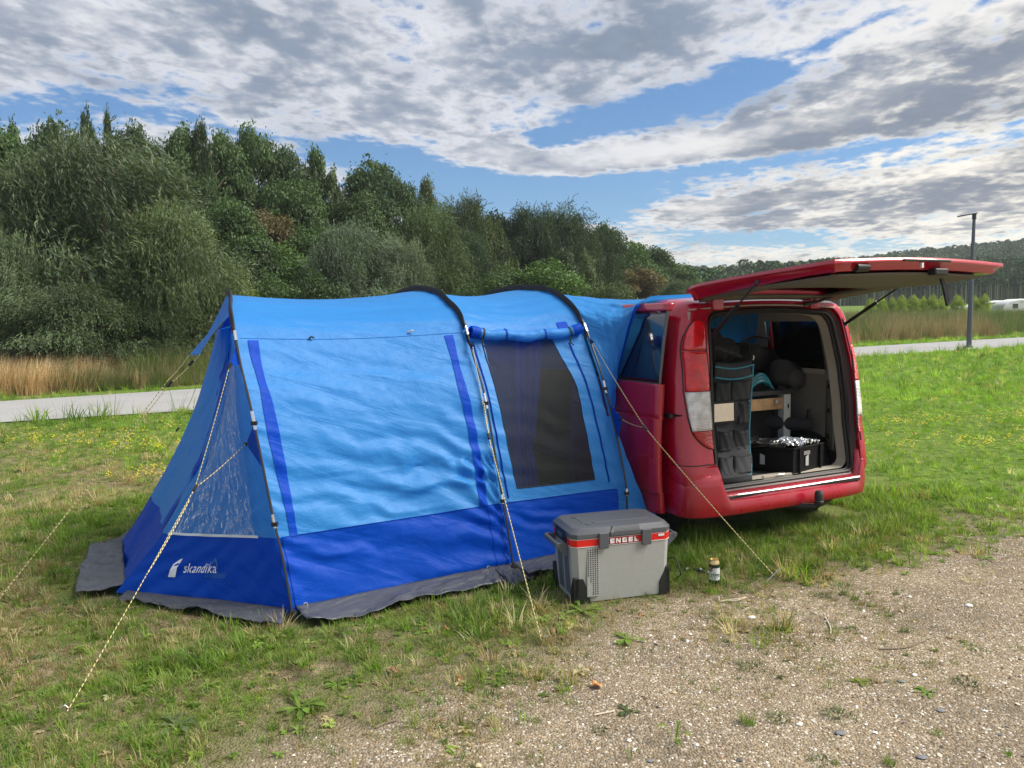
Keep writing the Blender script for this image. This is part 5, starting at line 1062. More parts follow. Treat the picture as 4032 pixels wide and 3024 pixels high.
zz = np.linspace(1.188, 1.70, 10); P = np.stack([np.stack([door_s(z) - .002 + 0 * qs[1:-1], qs[1:-1], np.full(len(qs) - 2, z)], -1) for z in zz]); g = MB(); g.grid(P, flip=True); g.build('door_glass', screen_mat('sliding door glass', (.006, .008, .01), .70, .1, gloss=2.2), sdoor, smooth=True, solid=.004)
zz = np.linspace(1.188, 1.70, 10); g = MB(); g.tube([(float(door_s(z)) + .004, .140, z) for z in zz], .010, 5); g.tube([(float(door_s(1.19)) + .0, q_, 1.188) for q_ in np.linspace(.14, 1.3, 6)], .006, 5); g.build('glass_trim', mat('grey glass trim', (.10, .105, .10), .4), sdoor, smooth=True)
g = MB(); g.prism([(-.01, .16, .955), (-.01, .16, .975), (.02, .03, .968), (.02, .05, .958)], (.02, .0, 0)); g.box((-.035, .08, .945), (-.005, .22, .975)); g.build('door_guide', M_black, van)
g = MB(); g.box((-.012, .25, .925), (.004, 1.36, .945)); g.build('slide_rail', M_black, van)
# windows of the van
def pane(name, mt_, s, q0, q1, z0, z1, r=.05, par=van, n=6):
    P = []
    for (cx, cz, a0) in ((q0 + r, z0 + r, 180), (q1 - r, z0 + r, 270), (q1 - r, z1 - r, 0), (q0 + r, z1 - r, 90)):
        for k in range(n): a_ = math.radians(a0 + 90 * k / (n - 1)); P.append((cx + r * math.cos(a_), cz + r * math.sin(a_)))
    V = [(float(tum(s, z)), q_, z) for q_, z in P]; g = MB(); g.add(V, [tuple(range(len(V)))]); return g.build(name, mt_, par, solid=.004)
pane('side_window', M_glass_dark, VW + .003, .24, .99, 1.17, 1.64); pane('side_window', screen_mat('clear side glass', (.01, .01, .01), .06, .1, gloss=.8), VW + .003, 1.18, 1.97, 1.17, 1.64); pane('side_window', M_glass, VW + .003, 2.12, 3.12, 1.17, 1.64); pane('side_window', M_glass_dark, -.003, .44, 1.22, 1.17, 1.64); pane('side_window', M_glass, -.003, 2.4, 3.12, 1.17, 1.64)
g = MB(); g.grid(np.array([[(.1, 3.5, 1.70), (.925, 3.55, 1.72), (1.75, 3.5, 1.70)], [(.08, 4.22, 1.15), (.925, 4.3, 1.16), (1.77, 4.22, 1.15)]])); g.build('windscreen', M_glass, van, solid=.004)
# interior walls and headliner
def wall_with_windows(name, s, flip, wins, mt_, zsplit=1.16, qa=.12, qb=3.3):
    qg = sorted(set([qa, qb] + [w[0] for w in wins] + [w[1] for w in wins] + list(np.linspace(qa, qb, 14)))); zg = [.435, .7, .95, 1.05, zsplit, 1.2, 1.28, 1.4, 1.52, 1.60, 1.66, 1.69]; g = MB(); V = []; F = []
    P = np.array([[(float(tum(s, z)), q_, z) for q_ in qg] for z in zg]); h, w_ = P.shape[:2]
    for i in range(h - 1):
        for j in range(w_ - 1):
            c = P[i:i + 2, j:j + 2].mean((0, 1)); hole = any(w[0] < c[1] < w[1] and w[2] < c[2] < w[3] for w in wins)
            if not hole and (c[2] >= zsplit) == (mt_ is M_beige): F.append((i * w_ + j, i * w_ + j + 1, (i + 1) * w_ + j + 1, (i + 1) * w_ + j))
    g.add(P.reshape(-1, 3), F); return g.build(name, mt_, van, smooth=False, solid=.012)
wr = [(.30, .97, 1.2, 1.60), (1.22, 1.95, 1.2, 1.60), (2.16, 3.1, 1.2, 1.60)]; wl_ = [(.46, 1.2, 1.2, 1.6), (1.36, 2.38, .435, 1.66), (2.42, 3.1, 1.2, 1.6)]
for mt_ in (M_beige, M_grey_trim): wall_with_windows('wall_trim', VW - .09, False, wr, mt_); wall_with_windows('wall_trim', .09, True, wl_, mt_)
P = np.array([[(float(tum(s, 1.69)), q_, 1.705 + .03 * math.sin(math.pi * (s - .1) / 1.65)) for q_ in (.13, .5, 1.2, 2, 2.8, 3.45)] for s in np.linspace(.1, 1.75, 12)]); g = MB(); g.grid(P); g.build('headliner', M_beige, van, smooth=True, solid=.01)
g = MB(); L0 = loop(.34, 1.655, .44, 1.66, .12, lambda z: qr(z) + .09, rb=.07, arch=.035); L1 = loop(.12, 1.73, .44, 1.69, .16, lambda z: qr(z) + .24, rb=.07, arch=.03); L2 = loop(.36, 1.635, .45, 1.65, .13, lambda z: qr(z) + .16, rb=.08, arch=.035); g.grid(np.stack([L0, L2]), close=True, flip=True); g.build('opening_trim', M_beige, van, smooth=True)
# D pillar liner right, with holes
g = MB(); P = np.array([[(1.665 + .085 * f + 0 * z, .16 + .16 * f, z) for f in np.linspace(0, 1, 6)] for z in (.44, .8, 1.16)]); g.grid(P); g.build('pillar_trim', M_grey_trim, van, smooth=True, solid=.01)
P = np.array([[(tum(1.665 + .085 * f, z), .16 + .14 * f + qr(z) * .6, z) for f in np.linspace(0, 1, 6)] for z in (1.162, 1.3, 1.45, 1.62)]); g = MB(); g.grid(P); g.build('pillar_trim', M_beige, van, smooth=True, solid=.01)
for z in (1.07, .865, .655): g = MB(); g.lathe([(0, 0), (.022, 0), (.024, .004)], (0, 0, 0), 14); g.V = [(1.715 - .01, .245 + p[0], z + p[1]) for p in g.V]; g.build('trim_hole', M_dark, van)
for z in (1.07, .865, .655): g = MB(); ring = [(1.708 - .012 * math.cos(a_) * 0, .235 + .016 * math.cos(a_), z + .020 * math.sin(a_)) for a_ in np.linspace(0, 2 * math.pi, 17)]; g.add(ring[:-1], [tuple(range(16))]); g.build('trim_hole', M_dark, van)
g = MB(); g.box((1.645, .13, .46), (1.665, .19, .55)); g.build('bracket', M_black, van, bevel=.004); 
g = MB(); g.box((1.68, .20, 1.12), (1.70, .27, 1.20)); g.build('socket_panel', M_grey_trim, van, bevel=.004)
# front seats
for s_ in (.62, 1.32):
    g = MB(); P = []
    for z in np.linspace(.55, 1.18, 8):
        w_ = .24 if z < 1.0 else .24 - (z - 1.0) * .4; P.append([(s_ + w_ * math.cos(a_), 2.85 + .055 * math.sin(a_) - (z - .55) * .18, z) for a_ in np.linspace(0, 2 * math.pi, 17)])
    P.append([(s_, 2.85 - .12, 1.2)] * 17); g.grid(P); g.grid([[(s_ + .25 * math.cos(a_), 3.1 + .25 * math.sin(a_), z) for a_ in np.linspace(0, 2 * math.pi, 17)] for z in (.45, .60)]); st = g.build('seat', mat('dark grey seat fabric', (.04, .042, .045), .9), van, smooth=True)
    g = MB(); P = [[(s_ + w_ * math.cos(a_), 2.73 + .05 * math.sin(a_), z) for a_ in np.linspace(0, 2 * math.pi, 17)] for z, w_ in ((1.26, .05), (1.275, .115), (1.34, .13), (1.40, .115), (1.43, .05))]; g.grid(P); g.tube([(s_ - .05, 2.74, 1.17), (s_ - .05, 2.74, 1.28)], .006, 6); g.tube([(s_ + .05, 2.74, 1.17), (s_ + .05, 2.74, 1.28)], .006, 6); g.build('headrest', M_black, st, smooth=True)
g = MB(); g.box((.1, 3.45, .45), (1.75, 3.9, 1.10)); g.build('dashboard', M_black, van, bevel=.05)
# tailgate
def TG(a, c, drop=0.0, inset=0.0):
    a = np.asarray(a, float); c = np.asarray(c, float); s = .20 + inset + (1.48 - 2 * inset) * c; w_ = np.clip(a, 0, 1)
    s = VW / 2 + (s - VW / 2) * (1.0 + .02 * w_); q_ = .20 - 1.335 * w_ - .035 * np.sin(math.pi * c) * w_; z = 1.872 + .093 * w_ ** .8 - .03 * np.exp(-w_ / .03) + .020 * np.sin(math.pi * np.clip(c, 0, 1)) - drop; return np.stack([s + 0 * w_, q_ + 0 * c, z + 0 * a], -1)
aa, cc_ = np.meshgrid(np.linspace(0, 1, 24), np.linspace(0, 1, 24), indexing='ij')
def gate_sheet(name, mt_, a0, a1, c0, c1, drop, par, n=16, sol=.006, bulge=0.0):
    a, c = np.meshgrid(np.linspace(a0, a1, n), np.linspace(c0, c1, n), indexing='ij'); d = drop + bulge * np.sin(math.pi * (a - a0) / (a1 - a0)) ** .6 * np.sin(math.pi * (c - c0) / (c1 - c0)) ** .4
    P = TG(a, c) - np.stack([0 * a, 0 * a, d], -1); g = MB(); g.grid(P); return g.build(name, mt_, par, smooth=True, solid=sol)
gate = empty('tailgate_frame', (0, 0, 0)); gate.parent = van
bpy.data.objects.remove(gate)
a, c = aa, cc_
g = MB(); P = TG(a, c); hole = lambda m_: (.06 < m_[0] < .44) and (.09 < m_[1] < .91)
F = []
for i in range(23):
    for j in range(23):
        if not hole(((i + .5) / 23, (j + .5) / 23)): F.append((i * 24 + j, i * 24 + j + 1, (i + 1) * 24 + j + 1, (i + 1) * 24 + j))
g.add(P.reshape(-1, 3), F)
t_ = np.linspace(0, 1, 24); per = np.concatenate([np.stack([t_, 0 * t_], -1), np.stack([0 * t_ + 1, t_], -1), np.stack([1 - t_, 0 * t_ + 1], -1), np.stack([0 * t_, 1 - t_], -1)])
pa, pc = per[:, 0], per[:, 1]
def shr(k): return .5 + (pa - .5) * (1 - k), .5 + (pc - .5) * (1 - k)
th_ = .098 - .036 * np.clip(pa * 1.2, 0, 1) * (1 + 0 * pc)
r0 = TG(pa, pc); r1 = TG(pa, pc) - np.stack([0 * pa, 0 * pa, .018 + 0 * pa], -1); a2, c2 = shr(.035); r2 = TG(a2, c2) - np.stack([0 * pa, 0 * pa, .035 + 0 * pa], -1); a3, c3 = shr(.06); r3 = TG(a3, c3) - np.stack([0 * pa, 0 * pa, th_], -1); a4, c4 = shr(.16); r4 = TG(a4, c4) - np.stack([0 * pa, 0 * pa, th_ + .008], -1)
g.grid(np.stack([r0, r1, r2, r3, r4])); gate = g.build('tailgate', M_red, van, smooth=True, solid=.004)
pe = np.stack([TG(pa, pc)]) ; 
gate_sheet('gate_glass', M_glass_dark, .055, .445, .08, .92, .004, gate)
M_gtrim = mat('gate inner trim', (.14, .13, .105), .75, noise_amp=.08, noise_scale=5)
tr = gate_sheet('gate_trim', M_gtrim, .47, .955, .05, .95, .080, gate, 30, .004, .042)
g = MB(); # beige border round the rear window
F = []; n = 20; a, c = np.meshgrid(np.linspace(.04, .48, n), np.linspace(.05, .95, n), indexing='ij'); P = TG(a, c) - np.stack([0 * a, 0 * a, .108 - .026 * (a / .48)], -1)
for i in range(n - 1):
    for j in range(n - 1):
        ai, cj = (i + .5) / (n - 1), (j + .5) / (n - 1)
        if not (.18 < ai < .82 and .14 < cj < .86): F.append((i * n + j, i * n + j + 1, (i + 1) * n + j + 1, (i + 1) * n + j))
g.add(P.reshape(-1, 3), F); g.build('gate_trim', M_gtrim, gate, smooth=True, solid=.02)
def gp(a, c, d=0): return TG(np.array(float(a)), np.array(float(c))) - np.array([0, 0, d])
g = MB(); p = gp(.985, .57, .07); g.box(p + [-.06, -.03, -.03], p + [.06, .03, .012]); g.build('gate_latch', M_black, gate, bevel=.01)
g = MB(); p = gp(.97, .15, .045); g.tube([p + [-.05, -.012, 0], p + [.05, -.012, 0]], [.028, .026], 10); g.build('gate_stop', M_black, gate, smooth=True)
g = MB(); p = gp(.998, .45, .012); g.box(p + [-.16, -.012, -.010], p + [.26, .01, .004]); g.build('gate_handle', M_black, gate, bevel=.004)
g = MB(); p = gp(.995, .455, .040); g.box(p + [-.008, -.012, -.018], p + [.008, .0, .012]); g.build('gate_label', mat('white tag', (.7, .7, .7), .5), gate)
p = gp(.93, .66, .11); st_ = [p + [0, 0, 0], p + [.004, -.02, -.06], p + [.014, -.03, -.13], p + [.028, -.03, -.165], p + [.042, -.026, -.13], p + [.030, -.012, -.06], p + [.010, 0, 0]]; g = MB(); g.tube(catm(np.array(st_), np.linspace(0, 1, 24)), .010, 5); g.build('pull_strap', M_sleeve, gate, smooth=True)
for (c_, b_, e_) in ((0.02, (.315, .03, 1.53), (.215, -.50, 1.875)), (.98, (1.665, .06, 1.585), (1.66, -.42, 1.855))):
    b_, e_ = np.array(b_), np.array(e_); m_ = b_ * .42 + e_ * .58; g = MB(); g.tube([b_, m_], .014, 8); g.tube([b_ - (e_ - b_) * .02, b_], .02, 8); sx = g.build('gas_strut', M_black, gate, smooth=True); g = MB(); g.tube([m_, e_], .007, 8); g.tube([e_ - [.0, 0, .012], e_ + [0, 0, .012]], .012, 8); g.build('strut_rod', M_pole, sx, smooth=True)
for s_ in (.42, 1.38):
    g = MB(); g.box((s_ - .05, .10, 1.70), (s_ + .05, .22, 1.79)); g.build('hinge', M_red, van, bevel=.012)
g = MB(); g.tube([(1.25, .10, 1.735), (1.35, .07, 1.752), (1.50, .02, 1.80)], [.016, .013, .008], 6); g.build('wiper_hose', M_black, van, smooth=True)

# ------------------------------------------------------------------ things inside the van (placed in world space through the van frame)
def V2W(P): P = np.asarray(P, float); return np.array(VO) + P[..., 0:1] * Vs + P[..., 1:2] * Vq + P[..., 2:3] * Z_
def thing_in_van(name, base, label, cat, group=None):
    o = empty(name, tuple(V2W(np.array(base))), V_YAW); tag(o, label, cat, group); return o
def off(g, base): g.V = [tuple(np.array(v) - np.array(base)) for v in g.V]; return g
M_org = mat('charcoal nylon', (.022, .026, .032), .75, noise_amp=.3, noise_scale=40); M_cyan = mat('cyan piping', (.04, .28, .38), .6); M_blackcloth = mat('black cloth', (.004, .004, .005), .85, noise_amp=.5, noise_scale=15, bump=.01, bump_scale=12)
# hanging organiser
def ow(g):
    V = []
    for v in g.V:
        s, q_, z = v; t = min(1, max(0, (.66 - z) / .22)); V.append((s - .115 * t, q_ - .14 * t, z + .045 * t))
    g.V = V; return g
b0 = (.47, .20, .40); org = thing_in_van('hanging_organiser', b0, 'tall charcoal fabric organiser with cyan edging hanging in the van opening', 'organiser')
sL = lambda z: np.interp(z, [.38, .8, 1.32], [.515, .470, .452]); sR = lambda z: np.interp(z, [.38, .5, .8, 1.32], [.79, .80, .785, .825])
zz = np.linspace(.385, 1.32, 40)[:, None]; f = np.linspace(0, 1, 20)[None]; s = sL(zz) + (sR(zz) - sL(zz)) * f; q_ = .19 + .012 * np.sin(zz * 23 + f * 3) - .02 * (zz < .45) ; P = np.stack([s, q_ + 0 * s, zz + 0 * s - .015 * np.sin(math.pi * f) * (zz > 1.2)], -1); g = MB(); g.grid(P); off(ow(g), b0).build('back_panel', M_org, org, smooth=True, solid=.006)
for (za, zb, cols) in ((1.02, 1.17, [(0, .42), (.44, .98)]), (.84, 1.0, [(.66, .98)]), (.645, .80, [(.04, .46), (.5, .98)]), (.45, .60, [(0, .42), (.45, 1.05)])):
    for (c0, c1) in cols:
        zz = np.linspace(za, zb, 10)[:, None]; f = np.linspace(0, 1, 12)[None]; s = sL(zz) + (sR(zz) - sL(zz)) * (c0 + (c1 - c0) * f); h_ = (zz - za) / (zb - za); q_ = .185 - .030 * np.sin(math.pi * f) ** .5 * (h_ * .8 + .25) + .004 * np.sin(f * 14 + zz * 40); P = np.stack([s, q_ + 0 * s, zz + 0 * s - .012 * np.sin(math.pi * f) * h_], -1); g = MB(); g.grid(P); off(ow(g), b0).build('pocket', M_org, org, smooth=True, solid=.004)
        g = MB(); g.tube(P[-1], .0035, 5); off(ow(g), b0).build('pocket_hem', M_sleeve, org, smooth=True)
for z in (1.285, 1.205, .435, .392):
    f = np.linspace(0, 1, 14); s = sL(z) + (sR(z) - sL(z)) * f; g = MB(); g.tube(np.stack([s, np.full(14, .178), z - .022 * np.sin(math.pi * f) * (z > 1)], -1), .006, 5); off(ow(g), b0).build('edging', M_cyan, org, smooth=True)
zz = np.linspace(.42, 1.29, 20); g = MB(); g.tube(np.stack([sR(zz) + .004, np.full(20, .183), zz], -1), .006, 5); off(ow(g), b0).build('edging', M_cyan, org, smooth=True)
(ma, mz1), (mb, mz0) = van_at(2812, 1592, .165), van_at(2888, 1655, .165)
g = MB(); g.box((ma - .02, .166, mz0 - .02), (mb + .02, .176, mz1 + .02)); off(ow(g), b0).build('mirror_frame', M_sleeve, org, bevel=.004)
g = MB(); g.add([(ma, .160, mz0), (mb, .160, mz0), (mb, .164, mz1), (ma, .164, mz1)], [(0, 1, 2, 3)]); off(ow(g), b0).build('mirror', mat('mirror foil', (.85, .85, .85), .06, 1.0), org)
for s_ in (.46, .815):
    g = MB(); g.tube([(s_, .19, 1.31), (s_ + (.0 if s_ < .6 else -.02), .19, 1.42), (s_ - .01 if s_ < .6 else s_ - .05, .17, 1.66)], .003, 5); off(ow(g), b0).build('cord', M_sleeve, org)
g = MB(); g.tube([(.822, .185, 1.32), (.826, .18, 1.34), (.820, .18, 1.355)], .006, 6); off(ow(g), b0).build('snap_hook', M_steel, org)
# black hooded top behind it
def blob_mesh(c, r, seed, amp=.12, n=28, squash=None):
    V = []; m_ = n // 2
    for i in range(m_ + 1):
        row = []
        for j in range(n):
            th_ = math.pi * i / m_; ph = 2 * math.pi * j / n; d = np.array([math.sin(th_) * math.cos(ph), math.sin(th_) * math.sin(ph), math.cos(th_)]); k = 1 + amp * (float(fnoise(d[0] * 2 + seed, d[1] * 2 + d[2] * 1.7, .6, seed)) - .5) * 2.4; row.append(np.array(c) + d * np.array(r) * k)
        V.append(row)
    return V
b1 = (.63, .30, 1.33); hd = thing_in_van('hooded_top', b1, 'black hooded top with faint lettering bundled behind the organiser top', 'hooded top')
g = MB(); g.grid(blob_mesh((.60, .32, 1.40), (.175, .07, .10), 3, .25), close=True); g.grid(blob_mesh((.55, .33, 1.47), (.09, .06, .09), 5, .2), close=True); off(g, b1).build('cloth', M_blackcloth, hd, smooth=True)
me = text_mesh('PROTER ARMOU', .034, spacing=1.05); V = np.empty(len(me.vertices) * 3, np.float32); me.vertices.foreach_get('co', V); V = V.reshape(-1, 3); V2 = np.stack([.76 - V[:, 0] - .63, np.full(len(V), .235 - .30), 1.372 + V[:, 1] + (V[:, 0] - .12) * .32 - 1.33], -1); me.vertices.foreach_set('co', V2.astype(np.float32).ravel()); me.materials.append(mat('faint grey print', (.06, .065, .07), .6)); link('lettering', me, hd)
# crate
cb = np.array([1.09, .03, .437]); e1 = np.array([.40, .075, 0]); e2 = np.array([-.25, .54, 0]); ch = .195
cr_ = thing_in_van('storage_crate', tuple(cb), 'black plastic crate at the van sill filled with cables and foil', 'crate'); M_crate = mat('black crate plastic', (.005, .005, .006), .6, spec=.2)
def cq(a, b, z, out=0): return cb + e1 * a + e2 * b + np.array([0, 0, z])
g = MB()
for (A0, B0, A1, B1) in ((0, 0, 1, 0), (0, 0, 0, 1), (1, 0, 1, 1), (0, 1, 1, 1)):
    p0, p1 = cq(A0, B0, 0), cq(A1, B1, 0); cen = cq(.5, .5, 0); nn = (p0 + p1) / 2 - cen; nn /= np.linalg.norm(nn); t = .004
    g.add([p0, p1, p1 + [0, 0, ch], p0 + [0, 0, ch], p0 - nn * t, p1 - nn * t, p1 - nn * t + [0, 0, ch], p0 - nn * t + [0, 0, ch]], [(0, 1, 2, 3), (5, 4, 7, 6), (3, 2, 6, 7), (0, 4, 5, 1)])
g.add([cq(0, 0, .005), cq(1, 0, .005), cq(1, 1, .005), cq(0, 1, .005)], [(0, 1, 2, 3)]); off(g, cb).build('box', M_crate, cr_)
g = MB(); L_ = [cq(0, 0, ch), cq(1, 0, ch), cq(1, 1, ch), cq(0, 1, ch), cq(0, 0, ch)]; g.tube(L_, .010, 4); L2_ = [p - [0, 0, .03] for p in L_]; g.tube(L2_, .006, 4); off(g, cb).build('rim', M_crate, cr_)
for a_ in (.16, .84): g = MB(); p = cq(a_, -.02, 0); g.tube([p, p + [0, 0, ch]], .010, 4); off(g, cb).build('rib', M_crate, cr_)
M_lab = mat('grey label', (.42, .44, .45), .5)
for p, ax in ((cq(.42, -.012, .05), e1), (cq(-.014, .40, .055), e2)):
    d = ax / np.linalg.norm(ax) * .019; g = MB(); g.add([p - d, p + d, p + d + [0, 0, .085], p - d + [0, 0, .07]], [(0, 1, 2, 3)]); off(g, cb).build('label', M_lab, cr_, solid=.002)
g = MB(); p = cq(.42, -.010, .135); d = e1 * .10; g.add([p - d, p + d, p + d + [0, 0, .03], p - d + [0, 0, .03]], [(0, 1, 2, 3)]); off(g, cb).build('handle_slot', mat('foil through slot', (.22, .22, .22), .4), cr_)
fo = thing_in_van('foil_sheet', tuple(cq(.6, .3, ch)), 'crumpled silver foil sheet on top of the black crate', 'foil'); g = MB(); n = 34; rr_ = np.random.default_rng(4)
P = np.array([[cq(.30 + .66 * i / n, .02 + .40 * j / n, ch - .012 + .045 * float(rr_.uniform()) * math.sin(math.pi * min(1, max(0, i / n))) ** .4 + .02) for i in range(n)] for j in range(n)]); g.grid(P); g.V = [tuple(np.array(v) - cq(.6, .3, ch)) for v in g.V]; g.build('foil', mat('crumpled foil', (.72, .73, .74), .18, 1.0), fo, smooth=False)
cbm = thing_in_van('cable_bundle', tuple(cq(.3, .6, ch)), 'tangle of grey and black cables lying in the crate', 'cables')
M_gcab = mat('grey cable', (.20, .20, .20), .5)
for k in range(12):
    r_ = random.Random(k); pts = [cq(r_.uniform(-.1, .7), .25 + .75 * t / 5 + r_.uniform(-.08, .08), ch + .0 + r_.uniform(-.015, .04)) for t in range(6)]; g = MB(); g.tube(catm(np.array(pts), np.linspace(0, 1, 24)), .005, 5); g.V = [tuple(np.array(v) - cq(.3, .6, ch)) for v in g.V]; g.build('cable', M_gcab if k % 3 == 0 else M_black, cbm, smooth=True)
g = MB(); g.grid(np.array([[cq(.04 + .9 * i / 20, .25 + .7 * j / 20, ch - .02 + .03 * float(rr_.uniform())) for i in range(20)] for j in range(20)])); g.V = [tuple(np.array(v) - cq(.3, .6, ch)) for v in g.V]; g.build('black_bags', M_blackcloth, cbm, smooth=True)
# bed frame with white leg
q0 = .46; sl0, zt = van_at(3088, 1553, q0); sl1, zb = van_at(3117, 1722, q0); bl, bz = van_at(2935, 1605, q0); _, bz1 = van_at(3080, 1563, q0)
bed = thing_in_van('bed_frame', (sl0, q0, .437), 'wooden bed frame with dark carpeted top and a white leg behind the crate', 'bed frame'); bb = (sl0, q0, .437)
M_wood = mat('light wood', (.42, .26, .13), .6, noise_amp=.2, noise_scale=12); M_wleg = mat('pale grey leg', (.52, .54, .52), .5)
g = MB(); g.box((sl0, q0, .437), (sl0 + .075, q0 + .07, zt)); off(g, bb).build('leg', M_wleg, bed, bevel=.006)
g = MB(); ring = [(sl0 + .045 + .010 * math.cos(a_), q0 - .002, zt - .10 + .022 * math.sin(a_)) for a_ in np.linspace(0, 2 * math.pi, 13)]; g.add(ring[:-1], [tuple(range(12))]); off(g, bb).build('slot', M_dark, bed)
g = MB(); g.box((.30, q0 + .01, zt - .12), (sl0 - .002, q0 + .04, zt - .025)); off(g, bb).build('beam', M_wood, bed, bevel=.003)
g = MB(); g.box((sl0 - .10, q0 - .012, zt - .075), (sl0 - .05, q0 + .008, zt - .035)); off(g, bb).build('bracket', M_steel, bed, bevel=.003)
g = MB(); g.box((.20, q0 - .01, zt + .002), (sl0 + .10, q0 + .9, zt + .035)); off(g, bb).build('carpeted_board', M_carpet, bed, bevel=.006)
g = MB(); g.box((.25, q0 + .10, .44), (sl0 - .01, q0 + .5, zt - .13)); off(g, bb).build('drawer_front', M_blackcloth, bed)
# helmet
hs, hz = van_at(2972, 1510, .55); hb = (hs, .55, zt + .037); hm = thing_in_van('bicycle_helmet', hb, 'teal bicycle helmet on the bed beside the organiser', 'helmet'); M_teal = mat('teal helmet shell', (.02, .17, .22), .35)
for k in range(-2, 3):
    pts = [(hs - .02 + k * .026 * math.sin(t), .55 + .09 * math.cos(t) * 0 + .0 - .05 * math.sin(t), zt + .04 + .115 * math.sin(t)) for t in np.linspace(.05, math.pi - .05, 14)]
    arc_ = [(hs - .13 + .26 * i / 13, .55 - .06 + abs(k) * .012 + k * .02, zt + .045 + (.13 - abs(k) * .022) * math.sin(math.pi * (i + .4) / 13.8) ** .8 + k * .004) for i in range(14)]; g = MB(); g.tube(arc_, [.006 + .011 * math.sin(math.pi * i / 13) for i in range(14)], 6); off(g, hb).build('rib', M_teal, hm, smooth=True)
g = MB(); g.grid(blob_mesh((hs, .58, zt + .075), (.11, .06, .07), 8, .02), close=True); off(g, hb).build('liner', M_blackcloth, hm, smooth=True)
# backpack and bags on the bed
ps, pz = van_at(3095, 1480, .62); pb = (ps, .62, zt + .037); bp = thing_in_van('backpack', pb, 'dark grey backpack with straps lying on the bed', 'backpack'); M_bag = mat('dark grey bag fabric', (.028, .028, .03), .8, noise_amp=.3, noise_scale=30)
g = MB(); g.grid(blob_mesh((ps, .64, zt + .15), (.17, .13, .13), 9, .15), close=True); off(g, pb).build('bag', M_bag, bp, smooth=True)
g = MB(); g.grid(blob_mesh((ps + .02, .53, zt + .11), (.09, .05, .09), 12, .1), close=True); off(g, pb).build('front_pocket', mat('grey bag pocket', (.05, .05, .052), .8), bp, smooth=True)
g = MB(); g.tube([(ps - .20, .50, zt + .06), (ps - .15, .46, zt + .035), (ps - .04, .45, zt + .032), (ps + .02, .47, zt + .06)], .010, 5); off(g, pb).build('strap', M_bag, bp, smooth=True)
db = (ps - .32, .85, zt + .037); du = thing_in_van('duffel_bag', db, 'large black duffel bag behind the helmet and the backpack', 'duffel bag'); g = MB(); g.grid(blob_mesh((ps - .15, .98, zt + .22), (.40, .17, .19), 14, .12), close=True); off(g, db).build('bag', M_blackcloth, du, smooth=True); g = MB(); g.tube(catm(np.array([(ps - .3, .9, zt + .38), (ps - .2, .85, zt + .46), (ps, .85, zt + .46), (ps + .1, .9, zt + .38)]), np.linspace(0, 1, 12)), .012, 5); off(g, db).build('handle', M_bag, du, smooth=True)
# rolled mat
rs, rz = van_at(3195, 1672, .36); rb_ = (rs, .36, rz - .06); rm = thing_in_van('rolled_mat', rb_, 'black rolled up foam mat lying right of the white leg', 'rolled mat'); g = MB(); g.tube([(rs, .36, rz), (rs - .30, .62, rz + .02)], .058, 20, cap=False); g.tube([(rs - .0, .361, rz), (rs - .30, .62, rz + .02)], .030, 16, cap=False)
ri = [[(np.array([rs, .36, rz]) + np.array([.65, .76, 0]) / 1.0 * 0 + (np.array([.66, .75, 0]) * math.cos(a_) + np.array([0, 0, 1]) * math.sin(a_)) * r_) for a_ in np.linspace(0, 2 * math.pi, 20)] for r_ in (.030, .058)]; g.grid(ri); off(g, rb_).build('mat', mat('black foam', (.02, .021, .024), .8, bump=.003, bump_scale=120), rm, smooth=True)
g = MB(); g.tube([(rs - .02, .37, rz + .06), (rs - .02, .37, rz + .13)], .018, 8); off(g, rb_).build('handle', M_black, rm, smooth=True)

# ------------------------------------------------------------------ COOL BOX
CB0 = ground_at(2260, 2384); cyaw = math.radians(15.0); cx_, cy_ = CB0[0], CB0[1]
cool = empty('cool_box', (cx_, cy_, 0), cyaw); cool.scale = (1.035, 1.0, 1.12); tag(cool, 'grey compressor cool box with red stripe and dark lid in front of the tent', 'cool box')
M_cg = mat('light grey plastic', (.36, .37, .355), .55, noise_amp=.04, noise_scale=30, bump=.0006, bump_scale=400); M_cd = mat('slate grey plastic', (.085, .092, .105), .5, bump=.0006, bump_scale=500); M_cred = mat('red stripe', (.72, .015, .012), .35); M_cred2 = mat('dark red badge', (.42, .006, .012), .3); M_cb = mat('black corner plastic', (.012, .014, .014), .5); M_cw = mat('white edging', (.7, .7, .7), .4)
CWD, CDP, CHT = .585, .36, .405
def crect(x0, x1, y0, y1, z, c): return [(x0 + c, y0, z), (x1 - c, y0, z), (x1, y0 + c, z), (x1, y1 - c, z), (x1 - c, y1, z), (x0 + c, y1, z), (x0, y1 - c, z), (x0, y0 + c, z)]
def loftz(name, mt_, secs, par, bevel=0.0, caps=True, sm=False):
    g = MB(); n = len(secs[0]); V = [p for s_ in secs for p in s_]; F = [(i * n + j, i * n + (j + 1) % n, (i + 1) * n + (j + 1) % n, (i + 1) * n + j) for i in range(len(secs) - 1) for j in range(n)]
    if caps: F += [tuple(range(n - 1, -1, -1)), tuple((len(secs) - 1) * n + j for j in range(n))]
    g.add(V, F); return g.build(name, mt_, par, bevel=bevel, smooth=sm)
loftz('housing', M_cg, [crect(.012, CWD - .006, .008, CDP - .008, .004, .03), crect(-.008, CWD + .006, -.004, CDP + .004, .305, .03)], cool, bevel=.004)
loftz('stripe', M_cred, [crect(-.010, CWD + .008, -.006, CDP + .006, .306, .03), crect(-.012, CWD + .010, -.008, CDP + .008, .343, .03)], cool, bevel=.001)
for z in (.3045, .3445): loftz('white_line', M_cw, [crect(-.012, CWD + .010, -.008, CDP + .008, z - .0015, .03), crect(-.012, CWD + .010, -.008, CDP + .008, z + .0012, .03)], cool)
